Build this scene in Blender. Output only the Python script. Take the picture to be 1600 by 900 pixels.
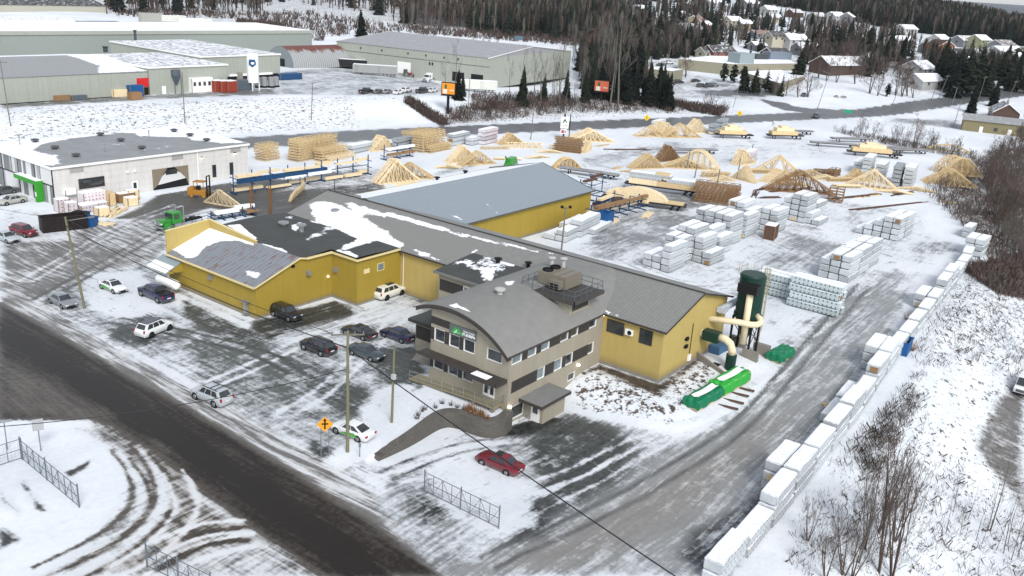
import bpy, math, random
import numpy as np
from mathutils import Matrix, Vector
random.seed(7); RNG = np.random.default_rng(7)
for o in list(bpy.data.objects): bpy.data.objects.remove(o, do_unlink=True)
S = bpy.context.scene
COL = S.collection
# ------------------------------------------------------------ camera, world, sun, exposure
F = 1412.6; PIT = math.radians(19.047); ROL = math.radians(3.741); YAW = math.radians(36.468)
CAM = np.array([-67.224, -49.353, 42.0])
fw = np.array([math.cos(PIT)*math.cos(YAW), math.cos(PIT)*math.sin(YAW), -math.sin(PIT)])
_r0 = np.array([math.sin(YAW), -math.cos(YAW), 0]); _u0 = np.cross(_r0, fw)
rt = _r0*math.cos(ROL) + _u0*math.sin(ROL); upv = -_r0*math.sin(ROL) + _u0*math.cos(ROL)
cd = bpy.data.cameras.new('camera'); cam = bpy.data.objects.new('camera', cd); COL.objects.link(cam)
cd.sensor_width = 36; cd.lens = F/1600*36; cd.clip_start = 1; cd.clip_end = 20000
cam.matrix_world = Matrix(((rt[0], upv[0], -fw[0], CAM[0]), (rt[1], upv[1], -fw[1], CAM[1]), (rt[2], upv[2], -fw[2], CAM[2]), (0, 0, 0, 1)))
S.camera = cam
SUN_AZ, SUN_EL = math.radians(235), math.radians(42)      # azimuth counted from +X towards +Y
w = bpy.data.worlds.new('World'); S.world = w; w.use_nodes = True
nt = w.node_tree; nt.nodes.clear()
sky = nt.nodes.new('ShaderNodeTexSky'); sky.sky_type = 'NISHITA'; sky.sun_disc = False
sky.sun_elevation = SUN_EL; sky.sun_rotation = math.pi/2 - SUN_AZ; sky.dust_density = 1.0; sky.air_density = 1.0; sky.ozone_density = 1.5
hs = nt.nodes.new('ShaderNodeHueSaturation'); hs.inputs['Saturation'].default_value = 0.36
bg = nt.nodes.new('ShaderNodeBackground'); bg.inputs['Strength'].default_value = 0.125
wo = nt.nodes.new('ShaderNodeOutputWorld')
nt.links.new(sky.outputs[0], hs.inputs['Color']); nt.links.new(hs.outputs[0], bg.inputs['Color']); nt.links.new(bg.outputs[0], wo.inputs['Surface'])
sd = bpy.data.lights.new('sun', 'SUN'); sd.energy = 1.5; sd.angle = math.radians(22); sd.color = (1.0, 0.975, 0.94)
sun = bpy.data.objects.new('sun', sd); COL.objects.link(sun)
sdir = Vector((math.cos(SUN_AZ)*math.cos(SUN_EL), math.sin(SUN_AZ)*math.cos(SUN_EL), math.sin(SUN_EL)))
sun.rotation_euler = sdir.to_track_quat('Z', 'Y').to_euler(); sun.location = (0, 0, 200)
S.view_settings.view_transform = 'Standard'; S.view_settings.look = 'None'; S.view_settings.gamma = 1
S.view_settings.exposure = 0.81
S.render.engine = 'CYCLES'
# ------------------------------------------------------------ terrain height
def ss(a, b, x):
    t = np.clip((np.asarray(x, float)-a)/(b-a), 0, 1); return t*t*(3-2*t)
def pip(X, Y, poly):
    ins = np.zeros(X.shape, bool); n = len(poly)
    for i in range(n):
        x1, y1 = poly[i]; x2, y2 = poly[(i+1) % n]
        if y1 == y2: continue
        c = ((y1 > Y) != (y2 > Y)) & (X < (x2-x1)*(Y-y1)/(y2-y1)+x1); ins ^= c
    return ins
def sdist(X, Y, poly):
    """signed distance, positive inside"""
    D = np.full(X.shape, 1e9); n = len(poly)
    for i in range(n):
        x1, y1 = poly[i]; x2, y2 = poly[(i+1) % n]; dx, dy = x2-x1, y2-y1; L = dx*dx+dy*dy+1e-9
        t = np.clip(((X-x1)*dx+(Y-y1)*dy)/L, 0, 1); D = np.minimum(D, np.hypot(X-x1-t*dx, Y-y1-t*dy))
    return np.where(pip(X, Y, poly), D, -D)
HWX = [-400, 20, 68, 106, 141, 189, 245, 295, 363, 450, 800]
HWY = [220, 141, 132, 122.5, 110.5, 93.7, 73.7, 56.5, 35.8, 12, -80]
WALLP = [(-16.2, 2.7), (-13.8, 2.85), (-11, 3.15), (-8.2, 3.75), (-6.5, 4.1), (-5.3, 4.15), (-4.5, 3.8), (-4.05, 3.1), (-3.9, 2.1), (-3.9, .7), (-3.5, -.35), (-2.5, -.9), (-1.3, -.85), (-.1, -.5)]
UPPER = WALLP+[(.5, 1.5), (18, 1.5), (18, 20), (-40, 20), (-40, 2.4), (-20, 2.4)]
EDX = [-400, -60, -9, 30, 50, 100, 125, 140, 150, 190, 240, 300, 800]
EDY = [-45, -33, -30.2, -28.6, -27.2, -24.6, -22, -12, -5, 3, 9, 0, -100]
def az_px(x, y):
    dx, dy = x-CAM[0], y-CAM[1]
    a = np.arctan2(dy, dx)-YAW
    a = (a+math.pi) % (2*math.pi)-math.pi
    return 800-1412*np.tan(np.clip(a, -1.2, 1.2))
def T(x, y):
    x = np.asarray(x, float); y = np.asarray(y, float)
    r = np.hypot(x-CAM[0], y-CAM[1])
    d = (y-np.interp(x, HWX, HWY))*.93
    z = 5*ss(9, 34, d)*(1-.75*ss(150, 235, x))
    L = np.interp(x, [-18.5, -2, 14, 40, 100, 200], [0, -1.8, -1.8, -1.0, -.6, 0])
    wl = np.where(x < 18, (y < 2.4)*1.0, 1-ss(0, 25, y))
    nr = (x > -18) & (x < 2) & (y > -3) & (y < 8)
    if nr.any():
        x_, y_ = np.atleast_1d(x), np.atleast_1d(y); n_ = np.atleast_1d(nr); w_ = np.atleast_1d(wl).astype(float); w_[n_] = 1-ss(.0, .38, sdist(x_[n_], y_[n_], UPPER)); wl = w_.reshape(np.shape(wl))
    site = L*wl
    bermw = ss(7.5, 15, x)*ss(-17.5, -9.5, y)*(1-ss(31, 40, x))*(y < 20)
    site = site*(1-bermw)-.25*bermw
    ye = np.interp(x, EDX, EDY)
    site = site-4.2*ss(0, 15, ye-y)*(1-.45*ss(110, 150, x))*(1-ss(220, 320, x))
    z = z+site
    px = az_px(x, y)
    hc = np.interp(px, [-4000, 1150, 1300, 1380, 1480, 1600, 1900, 4000], [75, 75, 42, 32, 25, 15, 6, 0])
    h = .055*np.maximum(0, r-370)
    h = np.where(h < hc, h, hc) + 1.5*np.sin(x*.011)*np.cos(y*.013)*ss(380, 600, r)
    h = h*(1-ss(1300, 1900, r)) - 45*ss(1400, 2100, r)
    h = h + 62*ss(2500, 3300, r)*(1-ss(3500, 4100, r))*ss(1530, 1600, px)
    h = h + 104*ss(4700, 6200, r)
    z = z+h*ss(360, 420, r)
    return z
def ray(px, py): return fw+(px-800)/F*rt-(py-450)/F*upv
def G(px, py, z=0.0):
    d = ray(px, py); t = (z-CAM[2])/d[2]; return CAM+t*d
_TS = np.geomspace(35, 2600, 300)
def on(px, py, dz=0.0, zf=None):
    """point of the terrain (or of the roof surface zf) seen in that direction"""
    d = ray(px, py); hn = math.hypot(d[0], d[1]); f = zf or T; ts = _TS/hn
    for step in range(3):
        zz = f(CAM[0]+ts*d[0], CAM[1]+ts*d[1])+dz; k = int(np.argmax(CAM[2]+ts*d[2] <= zz))
        if k == 0: k = len(ts)-1
        ts = np.linspace(ts[k-1], ts[k], 40)
    t = ts[k] if k < len(ts) else ts[-1]; t = (ts[0]+ts[-1])/2
    return np.array([CAM[0]+t*d[0], CAM[1]+t*d[1], CAM[2]+t*d[2]-dz])
def zt(x, y): return float(T(x, y))
def dist(p): return float(np.linalg.norm(np.array(p)-CAM))
# ------------------------------------------------------------ materials
MATS = {}
def N(nt, t, **k):
    n = nt.nodes.new('ShaderNode'+t)
    for a, b in k.items(): setattr(n, a, b)
    return n
def lk(nt, a, b): nt.links.new(a, b)
def math_(nt, op, a, b=None, clamp=False):
    n = N(nt, 'Math', operation=op); n.use_clamp = clamp
    for i, v in enumerate((a, b)):
        if v is None: continue
        if isinstance(v, (int, float)): n.inputs[i].default_value = v
        else: lk(nt, v, n.inputs[i])
    return n.outputs[0]
def mixc(nt, f, a, b):
    n = N(nt, 'Mix', data_type='RGBA')
    for i, v in ((0, f), (6, a), (7, b)):
        if isinstance(v, (int, float)): n.inputs[i].default_value = v
        elif isinstance(v, tuple): n.inputs[i].default_value = (*v, 1) if len(v) == 3 else v
        else: lk(nt, v, n.inputs[i])
    return n.outputs[2]
def newmat(name):
    m = bpy.data.materials.new(name); m.use_nodes = True; nt = m.node_tree
    return m, nt, nt.nodes['Principled BSDF']
def noise(nt, vec, scale, detail=4, rough=.55):
    n = N(nt, 'TexNoise'); n.inputs['Scale'].default_value = scale; n.inputs['Detail'].default_value = detail; n.inputs['Roughness'].default_value = rough
    if vec is not None: lk(nt, vec, n.inputs['Vector'])
    return n.outputs['Fac']
def mapv(nt, vec, sc, rot=(0, 0, 0)):
    n = N(nt, 'Mapping'); n.inputs['Scale'].default_value = sc; n.inputs['Rotation'].default_value = rot; lk(nt, vec, n.inputs['Vector']); return n.outputs[0]
def M(name, col, rough=.7, metal=0.0, var=.12, scale=1.5, ribs=None, rib=.03, seam=None, emit=None, streak=0, snow=False, spec=.22, stain=None):
    """plain or ribbed surface; ribs = metres per rib, seam = axis the ribs are counted along ('x','y','xy','z')"""
    if name in MATS: return MATS[name]
    if max(col) < .55: col = tuple(c*.84 for c in col)
    m, nt, p = newmat(name)
    geo = N(nt, 'NewGeometry'); pos = geo.outputs['Position']
    if seam in ('o', None) and ribs is None:
        tc = N(nt, 'TexCoord'); pos = tc.outputs['Object']
    n1 = noise(nt, pos, scale, 5); n2 = noise(nt, pos, scale*9, 3)
    v = math_(nt, 'ADD', math_(nt, 'MULTIPLY', math_(nt, 'SUBTRACT', math_(nt, 'ADD', math_(nt, 'MULTIPLY', n1, .65), math_(nt, 'MULTIPLY', n2, .35)), .5), var*4), 1.0)
    h = n2
    if streak and seam == 'xy':
        sz = N(nt, 'SeparateXYZ'); lk(nt, pos, sz.inputs[0])
        dirt_z = sz.outputs[2]
    if streak:
        st = noise(nt, mapv(nt, pos, (1.6, 1.6, .12)), 1.0, 4)
        v = math_(nt, 'MULTIPLY', v, math_(nt, 'ADD', math_(nt, 'MULTIPLY', math_(nt, 'SUBTRACT', st, .5), streak), 1.0))
    if ribs:
        sx = N(nt, 'SeparateXYZ'); lk(nt, pos, sx.inputs[0])
        a = {'x': sx.outputs[0], 'y': sx.outputs[1], 'z': sx.outputs[2]}.get(seam)
        if a is None: a = math_(nt, 'ADD', sx.outputs[0], sx.outputs[1])
        fr = math_(nt, 'FRACT', math_(nt, 'DIVIDE', a, ribs))
        e = math_(nt, 'LESS_THAN', fr, .16)
        v = math_(nt, 'MULTIPLY', v, math_(nt, 'SUBTRACT', 1.0, math_(nt, 'MULTIPLY', e, rib*5)))
        h = e
    c = N(nt, 'VectorMath', operation='SCALE'); c.inputs[0].default_value = col; lk(nt, v, c.inputs['Scale'])
    cc = c.outputs[0]
    if streak and seam == 'xy' and 'yellow' in name:
        dd = math_(nt, 'MULTIPLY', math_(nt, 'SUBTRACT', math_(nt, 'ADD', .35, math_(nt, 'MULTIPLY', n2, 1.2)), dirt_z), .9, True); cc = mixc(nt, math_(nt, 'MULTIPLY', dd, .6), cc, (.13, .115, .09))
    if stain:
        sn = noise(nt, mapv(nt, pos, stain[2]), 1.0, 5, .7)
        f = math_(nt, 'MULTIPLY', math_(nt, 'SUBTRACT', sn, stain[1]), 14, True)
        cc = mixc(nt, f, cc, stain[0])
    if snow:
        at = N(nt, 'Attribute', attribute_name='cover'); sp = N(nt, 'SeparateColor'); lk(nt, at.outputs['Color'], sp.inputs[0])
        nn = math_(nt, 'ADD', math_(nt, 'MULTIPLY', noise(nt, geo.outputs['Position'], .7, 7, .62), .6), math_(nt, 'MULTIPLY', noise(nt, geo.outputs['Position'], 2.6, 5, .6), .4))
        f = math_(nt, 'MULTIPLY', math_(nt, 'SUBTRACT', math_(nt, 'ADD', math_(nt, 'MULTIPLY', math_(nt, 'SUBTRACT', nn, .5), 2.3), sp.outputs[0]), .5), 5, True)
        cc = mixc(nt, f, cc, (.84, .86, .89))
        lk(nt, math_(nt, 'ADD', math_(nt, 'MULTIPLY', f, .3), rough*.9, True), p.inputs['Roughness'])
        p.inputs['Metallic'].default_value = 0
    else:
        p.inputs['Roughness'].default_value = rough; p.inputs['Metallic'].default_value = metal
    lk(nt, cc, p.inputs['Base Color'])
    p.inputs['Specular IOR Level'].default_value = spec
    b = N(nt, 'Bump'); b.inputs['Strength'].default_value = .25; b.inputs['Distance'].default_value = .03; lk(nt, h, b.inputs['Height']); lk(nt, b.outputs[0], p.inputs['Normal'])
    if emit:
        p.inputs['Emission Color'].default_value = (*emit[0], 1); p.inputs['Emission Strength'].default_value = emit[1]
    MATS[name] = m; return m
def glass_dark(name='window_glass', c=(.018, .022, .025), r=.06):
    if name in MATS: return MATS[name]
    m, nt, p = newmat(name); p.inputs['Base Color'].default_value = (*c, 1); p.inputs['Roughness'].default_value = r; p.inputs['Specular IOR Level'].default_value = .8
    tc = N(nt, 'TexCoord'); n1 = noise(nt, tc.outputs['Object'], .9, 3)
    lk(nt, mixc(nt, n1, tuple(x*.5 for x in c), tuple(x*2.4+.01 for x in c)), p.inputs['Base Color'])
    MATS[name] = m; return m
# ------------------------------------------------------------ mesh builder
class MB:
    def __init__(s): s.v = []; s.f = []; s.m = []; s.cur = 0
    def add(s, vs, fs):
        n = len(s.v); s.v.extend([tuple(map(float, a)) for a in vs]); s.f.extend([tuple(n+i for i in f) for f in fs]); s.m.extend([s.cur]*len(fs)); return s
    def box(s, x0, x1, y0, y1, z0, z1, R=None, taper=0):
        vs = [(x0, y0, z0), (x1, y0, z0), (x1, y1, z0), (x0, y1, z0), (x0+taper, y0+taper, z1), (x1-taper, y0+taper, z1), (x1-taper, y1-taper, z1), (x0+taper, y1-taper, z1)]
        if R is not None: vs = [R@Vector(a) for a in vs]
        return s.add(vs, [(3, 2, 1, 0), (4, 5, 6, 7), (0, 1, 5, 4), (1, 2, 6, 5), (2, 3, 7, 6), (3, 0, 4, 7)])
    def bar(s, a, b, w, h=None, n=4, w2=None):
        a = Vector(a); b = Vector(b); h = w if h is None else h; w2 = w if w2 is None else w2
        d = (b-a)
        if d.length < 1e-6: return s
        d.normalize(); up = Vector((0, 0, 1)) if abs(d.z) < .95 else Vector((1, 0, 0))
        sd_ = d.cross(up).normalized(); u = sd_.cross(d)
        vs = []
        for P, k in ((a, 1), (b, w2/w)):
            for i in range(n):
                t = 2*math.pi*(i+.5)/n; q = 1/math.cos(math.pi/n)/2 if n == 4 else .5
                vs.append(P+sd_*math.cos(t)*w*k*q+u*math.sin(t)*h*k*q)
        fs = [(i, (i+1) % n, n+(i+1) % n, n+i) for i in range(n)]+[tuple(range(n))[::-1], tuple(range(n, 2*n))]
        return s.add(vs, fs)
    def tube(s, pts, r, n=10, cap=True):
        pts = [Vector(p) for p in pts]; k = len(pts); rr = r if isinstance(r, (list, tuple)) else [r]*k
        vs = []; prev = None
        for i, p in enumerate(pts):
            d = (pts[min(i+1, k-1)]-pts[max(i-1, 0)]).normalized()
            if prev is None:
                up = Vector((0, 0, 1)) if abs(d.z) < .9 else Vector((1, 0, 0)); a = d.cross(up).normalized()
            else: a = (prev-d*prev.dot(d)).normalized()
            prev = a; b = a.cross(d)
            for j in range(n):
                t = 2*math.pi*j/n; vs.append(p+(a*math.cos(t)+b*math.sin(t))*rr[i])
        fs = [(i*n+j, i*n+(j+1) % n, (i+1)*n+(j+1) % n, (i+1)*n+j) for i in range(k-1) for j in range(n)]
        if cap: fs += [tuple(range(n))[::-1], tuple((k-1)*n+j for j in range(n))]
        return s.add(vs, fs)
    def prism(s, poly, off):
        """poly = list of 3D points, off = extrusion vector"""
        n = len(poly); o = Vector(off); vs = [Vector(p) for p in poly]; vs += [p+o for p in vs]
        return s.add(vs, [tuple(range(n))[::-1], tuple(range(n, 2*n))]+[(i, (i+1) % n, n+(i+1) % n, n+i) for i in range(n)])
    def quad(s, a, b, c, d): return s.add([a, b, c, d], [(0, 1, 2, 3)])
    def mesh(s, name, mats, smooth=False, fix=True):
        me = bpy.data.meshes.new(name); me.from_pydata(s.v, [], s.f)
        for m in (mats if isinstance(mats, (list, tuple)) else [mats]): me.materials.append(m)
        if s.m and max(s.m) > 0: me.polygons.foreach_set('material_index', s.m)
        if smooth: me.polygons.foreach_set('use_smooth', [True]*len(me.polygons))
        if fix and len(s.f) < 20000:
            import bmesh
            b = bmesh.new(); b.from_mesh(me); bmesh.ops.recalc_face_normals(b, faces=b.faces[:]); b.to_mesh(me); b.free()
        me.update(); return me
    def build(s, name, mats, parent=None, smooth=False, bevel=0, loc=None, fix=True):
        o = bpy.data.objects.new(name, s.mesh(name, mats, smooth, fix)); COL.objects.link(o)
        if parent is not None: o.parent = parent
        if loc is not None: o.location = loc
        if bevel:
            b = o.modifiers.new('bevel', 'BEVEL'); b.width = bevel; b.segments = 2; b.limit_method = 'ANGLE'
        return o
def tag(o, label, cat, group=None, kind=None):
    if label: o['label'] = label
    if cat: o['category'] = cat
    if group: o['group'] = group
    if kind: o['kind'] = kind
    return o
def root(name, loc, rz=0, label=None, cat=None, group=None):
    o = bpy.data.objects.new(name, None); COL.objects.link(o); o.location = loc; o.rotation_euler = (0, 0, rz); o.empty_display_size = .3
    return tag(o, label, cat, group)
def copytree(o, loc=None, rz=None, label=None, group=None, scale=None, parent=None):
    c = o.copy(); COL.objects.link(c); c.parent = parent
    if loc is not None: c.location = loc
    if rz is not None: c.rotation_euler = (0, 0, rz)
    if label: c['label'] = label
    if group: c['group'] = group
    if scale is not None: c.scale = scale if hasattr(scale, '__len__') else (scale,)*3
    for ch in o.children: copytree(ch, parent=c)
    return c
def struct(o): o['kind'] = 'structure'; return o
def sheet(name, P, zones, mat, parent=None, default=(0, 0, 0, 1), kind=None, faces=None, extra=None):
    """a grid surface (array nu x nv x 3) with painted cover attributes from traced zones"""
    nu, nv = P.shape[:2]; V = P.reshape(-1, 3)
    idx = np.arange(nu*nv).reshape(nu, nv)
    q = np.stack([idx[:-1, :-1], idx[1:, :-1], idx[1:, 1:], idx[:-1, 1:]], -1).reshape(-1, 4)
    me = bpy.data.meshes.new(name); me.vertices.add(len(V)); me.vertices.foreach_set('co', V.ravel().astype(np.float32))
    me.loops.add(q.size); me.loops.foreach_set('vertex_index', q.ravel().astype(np.int32))
    me.polygons.add(len(q)); me.polygons.foreach_set('loop_start', (np.arange(len(q))*4).astype(np.int32))
    try: me.polygons.foreach_set('loop_total', np.full(len(q), 4, np.int32))
    except Exception: pass
    me.polygons.foreach_set('use_smooth', np.ones(len(q), bool))
    X, Y = V[:, 0], V[:, 1]
    att = {}
    for an, ks in (('cover', 4), ('mark', 4)):
        att[an] = np.tile(np.array(default if an == 'cover' else (extra or (0, 0, 0, .3)), float), (len(V), 1))
    for z in zones:
        poly, soft, vals = z['p'], z.get('s', 1.0), z['v']
        xs = [p[0] for p in poly]; ys = [p[1] for p in poly]
        sel = np.where((X > min(xs)-soft) & (X < max(xs)+soft) & (Y > min(ys)-soft) & (Y < max(ys)+soft))[0]
        if len(sel) == 0: continue
        wgt = ss(-soft, soft, sdist(X[sel], Y[sel], poly))
        for k, val in vals.items():
            an, ch = {'snow': ('cover', 0), 'tone': ('cover', 1), 'brown': ('cover', 2), 'flow': ('mark', 0), 'speck': ('mark', 1), 'green': ('mark', 2), 'st': ('mark', 3)}[k]
            att[an][sel, ch] = att[an][sel, ch]*(1-wgt)+val*wgt
    for an in att:
        a = me.attributes.new(an, 'FLOAT_COLOR', 'POINT'); a.data.foreach_set('color', att[an].ravel().astype(np.float32))
    me.materials.append(mat); me.update(); me.validate()
    o = bpy.data.objects.new(name, me); COL.objects.link(o)
    if parent is not None: o.parent = parent
    if kind: o['kind'] = kind
    return o
# ------------------------------------------------------------ ground
def ground_mat():
    m, nt, p = newmat('snow_and_asphalt')
    geo = N(nt, 'NewGeometry'); pos = geo.outputs['Position']
    a1 = N(nt, 'Attribute', attribute_name='cover'); s1 = N(nt, 'SeparateColor'); lk(nt, a1.outputs['Color'], s1.inputs[0])
    a2 = N(nt, 'Attribute', attribute_name='mark'); s2 = N(nt, 'SeparateColor'); lk(nt, a2.outputs['Color'], s2.inputs[0])
    snow, tone, brown = s1.outputs; flow, speck, green = s2.outputs
    # gentle warp so that tyre tracks are not ruler-straight
    wn = N(nt, 'TexNoise'); wn.inputs['Scale'].default_value = .035; wn.inputs['Detail'].default_value = 2; lk(nt, pos, wn.inputs['Vector'])
    wv = N(nt, 'VectorMath', operation='MULTIPLY_ADD'); lk(nt, wn.outputs['Color'], wv.inputs[0]); wv.inputs[1].default_value = (4, 4, 0); lk(nt, pos, wv.inputs[2]); wp = wv.outputs[0]
    sY = noise(nt, mapv(nt, wp, (1.7, .16, 1)), 1.0, 7, .62)
    sX = noise(nt, mapv(nt, wp, (.15, 1.6, 1)), 1.0, 7, .62)
    rY = noise(nt, mapv(nt, wp, (3.4, .045, 1)), 1.0, 5, .6); rX = noise(nt, mapv(nt, wp, (.045, 3.2, 1)), 1.0, 5, .6)
    sY = math_(nt, 'ADD', math_(nt, 'MULTIPLY', sY, .65), math_(nt, 'MULTIPLY', rY, .35)); sX = math_(nt, 'ADD', math_(nt, 'MULTIPLY', sX, .68), math_(nt, 'MULTIPLY', rX, .32))
    st = N(nt, 'Mix', data_type='FLOAT'); lk(nt, flow, st.inputs[0]); lk(nt, sY, st.inputs[2]); lk(nt, sX, st.inputs[3])
    sa = a2.outputs['Alpha']
    iso = noise(nt, pos, .42, 9, .72); fine = noise(nt, pos, 1.9, 6, .72)
    big = noise(nt, wp, .11, 4, .6); nb_ = math_(nt, 'ADD', math_(nt, 'ADD', math_(nt, 'MULTIPLY', iso, .45), math_(nt, 'MULTIPLY', fine, .25)), math_(nt, 'MULTIPLY', big, .30))
    nm = N(nt, 'Mix', data_type='FLOAT'); lk(nt, sa, nm.inputs[0]); lk(nt, nb_, nm.inputs[2]); lk(nt, st.outputs[0], nm.inputs[3]); n = nm.outputs[0]
    f = math_(nt, 'ADD', math_(nt, 'MULTIPLY', math_(nt, 'ADD', math_(nt, 'MULTIPLY', math_(nt, 'SUBTRACT', n, .5), 3.8), math_(nt, 'SUBTRACT', snow, .5)), 3.0), .5, True)
    # bare ground: dark asphalt to pale ice, browned by slush
    tn = math_(nt, 'ADD', tone, math_(nt, 'MULTIPLY', math_(nt, 'SUBTRACT', math_(nt, 'ADD', math_(nt, 'MULTIPLY', st.outputs[0], .6), math_(nt, 'MULTIPLY', fine, .4)), .5), 1.1), True)
    base = mixc(nt, tn, (.012, .0125, .013), (.42, .445, .46))
    br = mixc(nt, tn, (.019, .0145, .011), (.35, .305, .25))
    base = mixc(nt, brown, base, br)
    base = mixc(nt, math_(nt, 'MULTIPLY', green, .8), base, (.045, .062, .043))
    dirty = math_(nt, 'MULTIPLY', math_(nt, 'SUBTRACT', 1.0, snow, True), math_(nt, 'MULTIPLY', iso, 1.15), True)
    lown = noise(nt, mapv(nt, wp, (.05, .09, 1)), 1.0, 6, .6)
    sc = mixc(nt, math_(nt, 'MULTIPLY', math_(nt, 'SUBTRACT', math_(nt, 'ADD', math_(nt, 'MULTIPLY', lown, .6), math_(nt, 'MULTIPLY', fine, .4)), .40), 2.6, True), (.60, .635, .67), (.86, .875, .89))
    sc = mixc(nt, dirty, sc, (.48, .51, .53))
    sc = mixc(nt, math_(nt, 'MULTIPLY', brown, math_(nt, 'MULTIPLY', dirty, 1.2), True), sc, (.40, .34, .27))
    col = mixc(nt, f, base, sc)
    # stones and stalks poking through
    k1 = noise(nt, mapv(nt, pos, (1.0, 1.0, 1)), 1.15, 3, .6)
    k2 = noise(nt, pos, 3.4, 3, .6)
    kk = math_(nt, 'ADD', math_(nt, 'MULTIPLY', k1, .6), math_(nt, 'MULTIPLY', k2, .4))
    kf = math_(nt, 'MULTIPLY', math_(nt, 'SUBTRACT', kk, math_(nt, 'SUBTRACT', .675, math_(nt, 'MULTIPLY', speck, .19))), 16, True)
    kf = math_(nt, 'MULTIPLY', kf, math_(nt, 'GREATER_THAN', speck, .02))
    col = mixc(nt, kf, col, mixc(nt, fine, (.035, .030, .026), (.13, .095, .07)))
    lk(nt, col, p.inputs['Base Color'])
    lk(nt, math_(nt, 'ADD', .42, math_(nt, 'MULTIPLY', f, .4)), p.inputs['Roughness'])
    p.inputs['Specular IOR Level'].default_value = .15
    b = N(nt, 'Bump'); b.inputs['Strength'].default_value = .5; b.inputs['Distance'].default_value = .10
    hh = math_(nt, 'ADD', math_(nt, 'MULTIPLY', f, .5), math_(nt, 'ADD', math_(nt, 'MULTIPLY', fine, .5), math_(nt, 'MULTIPLY', st.outputs[0], .3)))
    lk(nt, hh, b.inputs['Height']); lk(nt, b.outputs[0], p.inputs['Normal'])
    return m
GM = ground_mat()
def Z(px, s=1.0, dz=0, zf=None, **v):
    return {'p': [tuple((G(a, b, zf)[:2]) if zf is not None else on(a, b)[:2]) for a, b in px], 's': s, 'v': v}
def ZW(pts, s=1.0, **v): return {'p': pts, 's': s, 'v': v}
def strip(ptsw, w):
    L, R_ = [], []
    for i, (x, y) in enumerate(ptsw):
        a = ptsw[max(i-1, 0)]; b = ptsw[min(i+1, len(ptsw)-1)]; dx, dy = b[0]-a[0], b[1]-a[1]; l = math.hypot(dx, dy); nx, ny = -dy/l*w/2, dx/l*w/2
        L.append((x+nx, y+ny)); R_.append((x-nx, y-ny))
    return L+R_[::-1]
zones = []
A = zones.append
# right-hand slope, berms, verges: stalks and stones through the snow
A(Z([(0, 168), (300, 156), (600, 148), (650, 160), (690, 190), (640, 196), (380, 210), (0, 225)], 2, speck=.74))
A(Z([(560, 152), (640, 160), (690, 195), (640, 200), (560, 198)], 2, speck=.3))
A(Z([(690, 190), (900, 172), (1060, 160), (1190, 178), (1000, 180), (700, 200)], 2, speck=.72))
A(Z([(700, 168), (900, 150), (1060, 150), (1100, 168), (900, 178), (700, 195)], 3, speck=.9, snow=.6, brown=.8, tone=.1))
A(ZW([(-60, -32), (0, -31), (60, -28), (118, -24), (125, -45), (60, -48), (-60, -50)], 3, speck=.64))
A(Z([(1480, 440), (1600, 400), (1600, 520), (1500, 560), (1440, 560)], 3, speck=.8))
A(Z([(1470, 300), (1500, 240), (1600, 235), (1600, 420), (1540, 400), (1500, 350)], 4, speck=.95, snow=.55, brown=.7, tone=.08))
A(Z([(1240, 860), (1300, 760), (1420, 760), (1560, 790), (1600, 840), (1600, 900), (1240, 900)], 4, speck=.55))
A(Z([(880, 620), (930, 575), (1025, 610), (1095, 560), (1130, 580), (1070, 640), (1060, 665), (990, 655), (900, 640)], 1.5, speck=.95, tone=.1))
A(Z([(890, 600), (935, 568), (1028, 600), (1095, 552), (1100, 562), (1028, 618), (935, 580)], .8, snow=.25, brown=.9, tone=.08, speck=1.0))
A(Z([(595, 715), (680, 660), (705, 635), (660, 605), (640, 610), (650, 640), (600, 690)], .8, speck=.35, snow=.95))
# far ground under the woods
A(ZW([(100, 420), (330, 330), (560, 200), (700, 330), (400, 900), (0, 900)], 25, snow=.75, speck=.8, brown=.5, tone=.1))
# industrial yard
A(Z([(430, 112), (540, 106), (640, 118), (720, 140), (740, 150), (600, 150), (430, 148)], 3, snow=.52, tone=.45, flow=.5, speck=0))
A(Z([(0, 165), (0, 158), (240, 148), (330, 143), (430, 138), (432, 148), (300, 152), (0, 170)], 1.5, snow=.35, tone=.3, brown=.3, speck=0, flow=1))
A(Z([(880, 138), (1040, 112), (1100, 118), (1215, 150), (1195, 158), (1060, 152), (1010, 150)], 3, snow=.6, tone=.3, flow=.6, speck=0))
A(Z([(1000, 98), (1060, 92), (1130, 100), (1050, 112), (1000, 108)], 3, snow=.6, tone=.3))
A(Z([(1085, 142), (1150, 140), (1210, 142), (1215, 149), (1120, 150)], 1.5, snow=.15, tone=.32))
# highway and its side road
A(ZW(strip(list(zip(HWX, HWY)), 17), 2.5, snow=.55, tone=.35, flow=1, speck=0))
A(ZW(strip(list(zip(HWX, HWY)), 11.5), .6, snow=-.4, tone=.26, flow=1, speck=0, brown=.15, st=.6))
A(Z([(1190, 157), (1215, 158), (1250, 168), (1330, 172), (1330, 177), (1260, 177), (1210, 168)], .8, snow=-.1, tone=.3, flow=1))
A(Z([(1400, 184), (1500, 188), (1500, 202), (1380, 190)], 3, snow=.4, tone=.5, flow=1))
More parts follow.
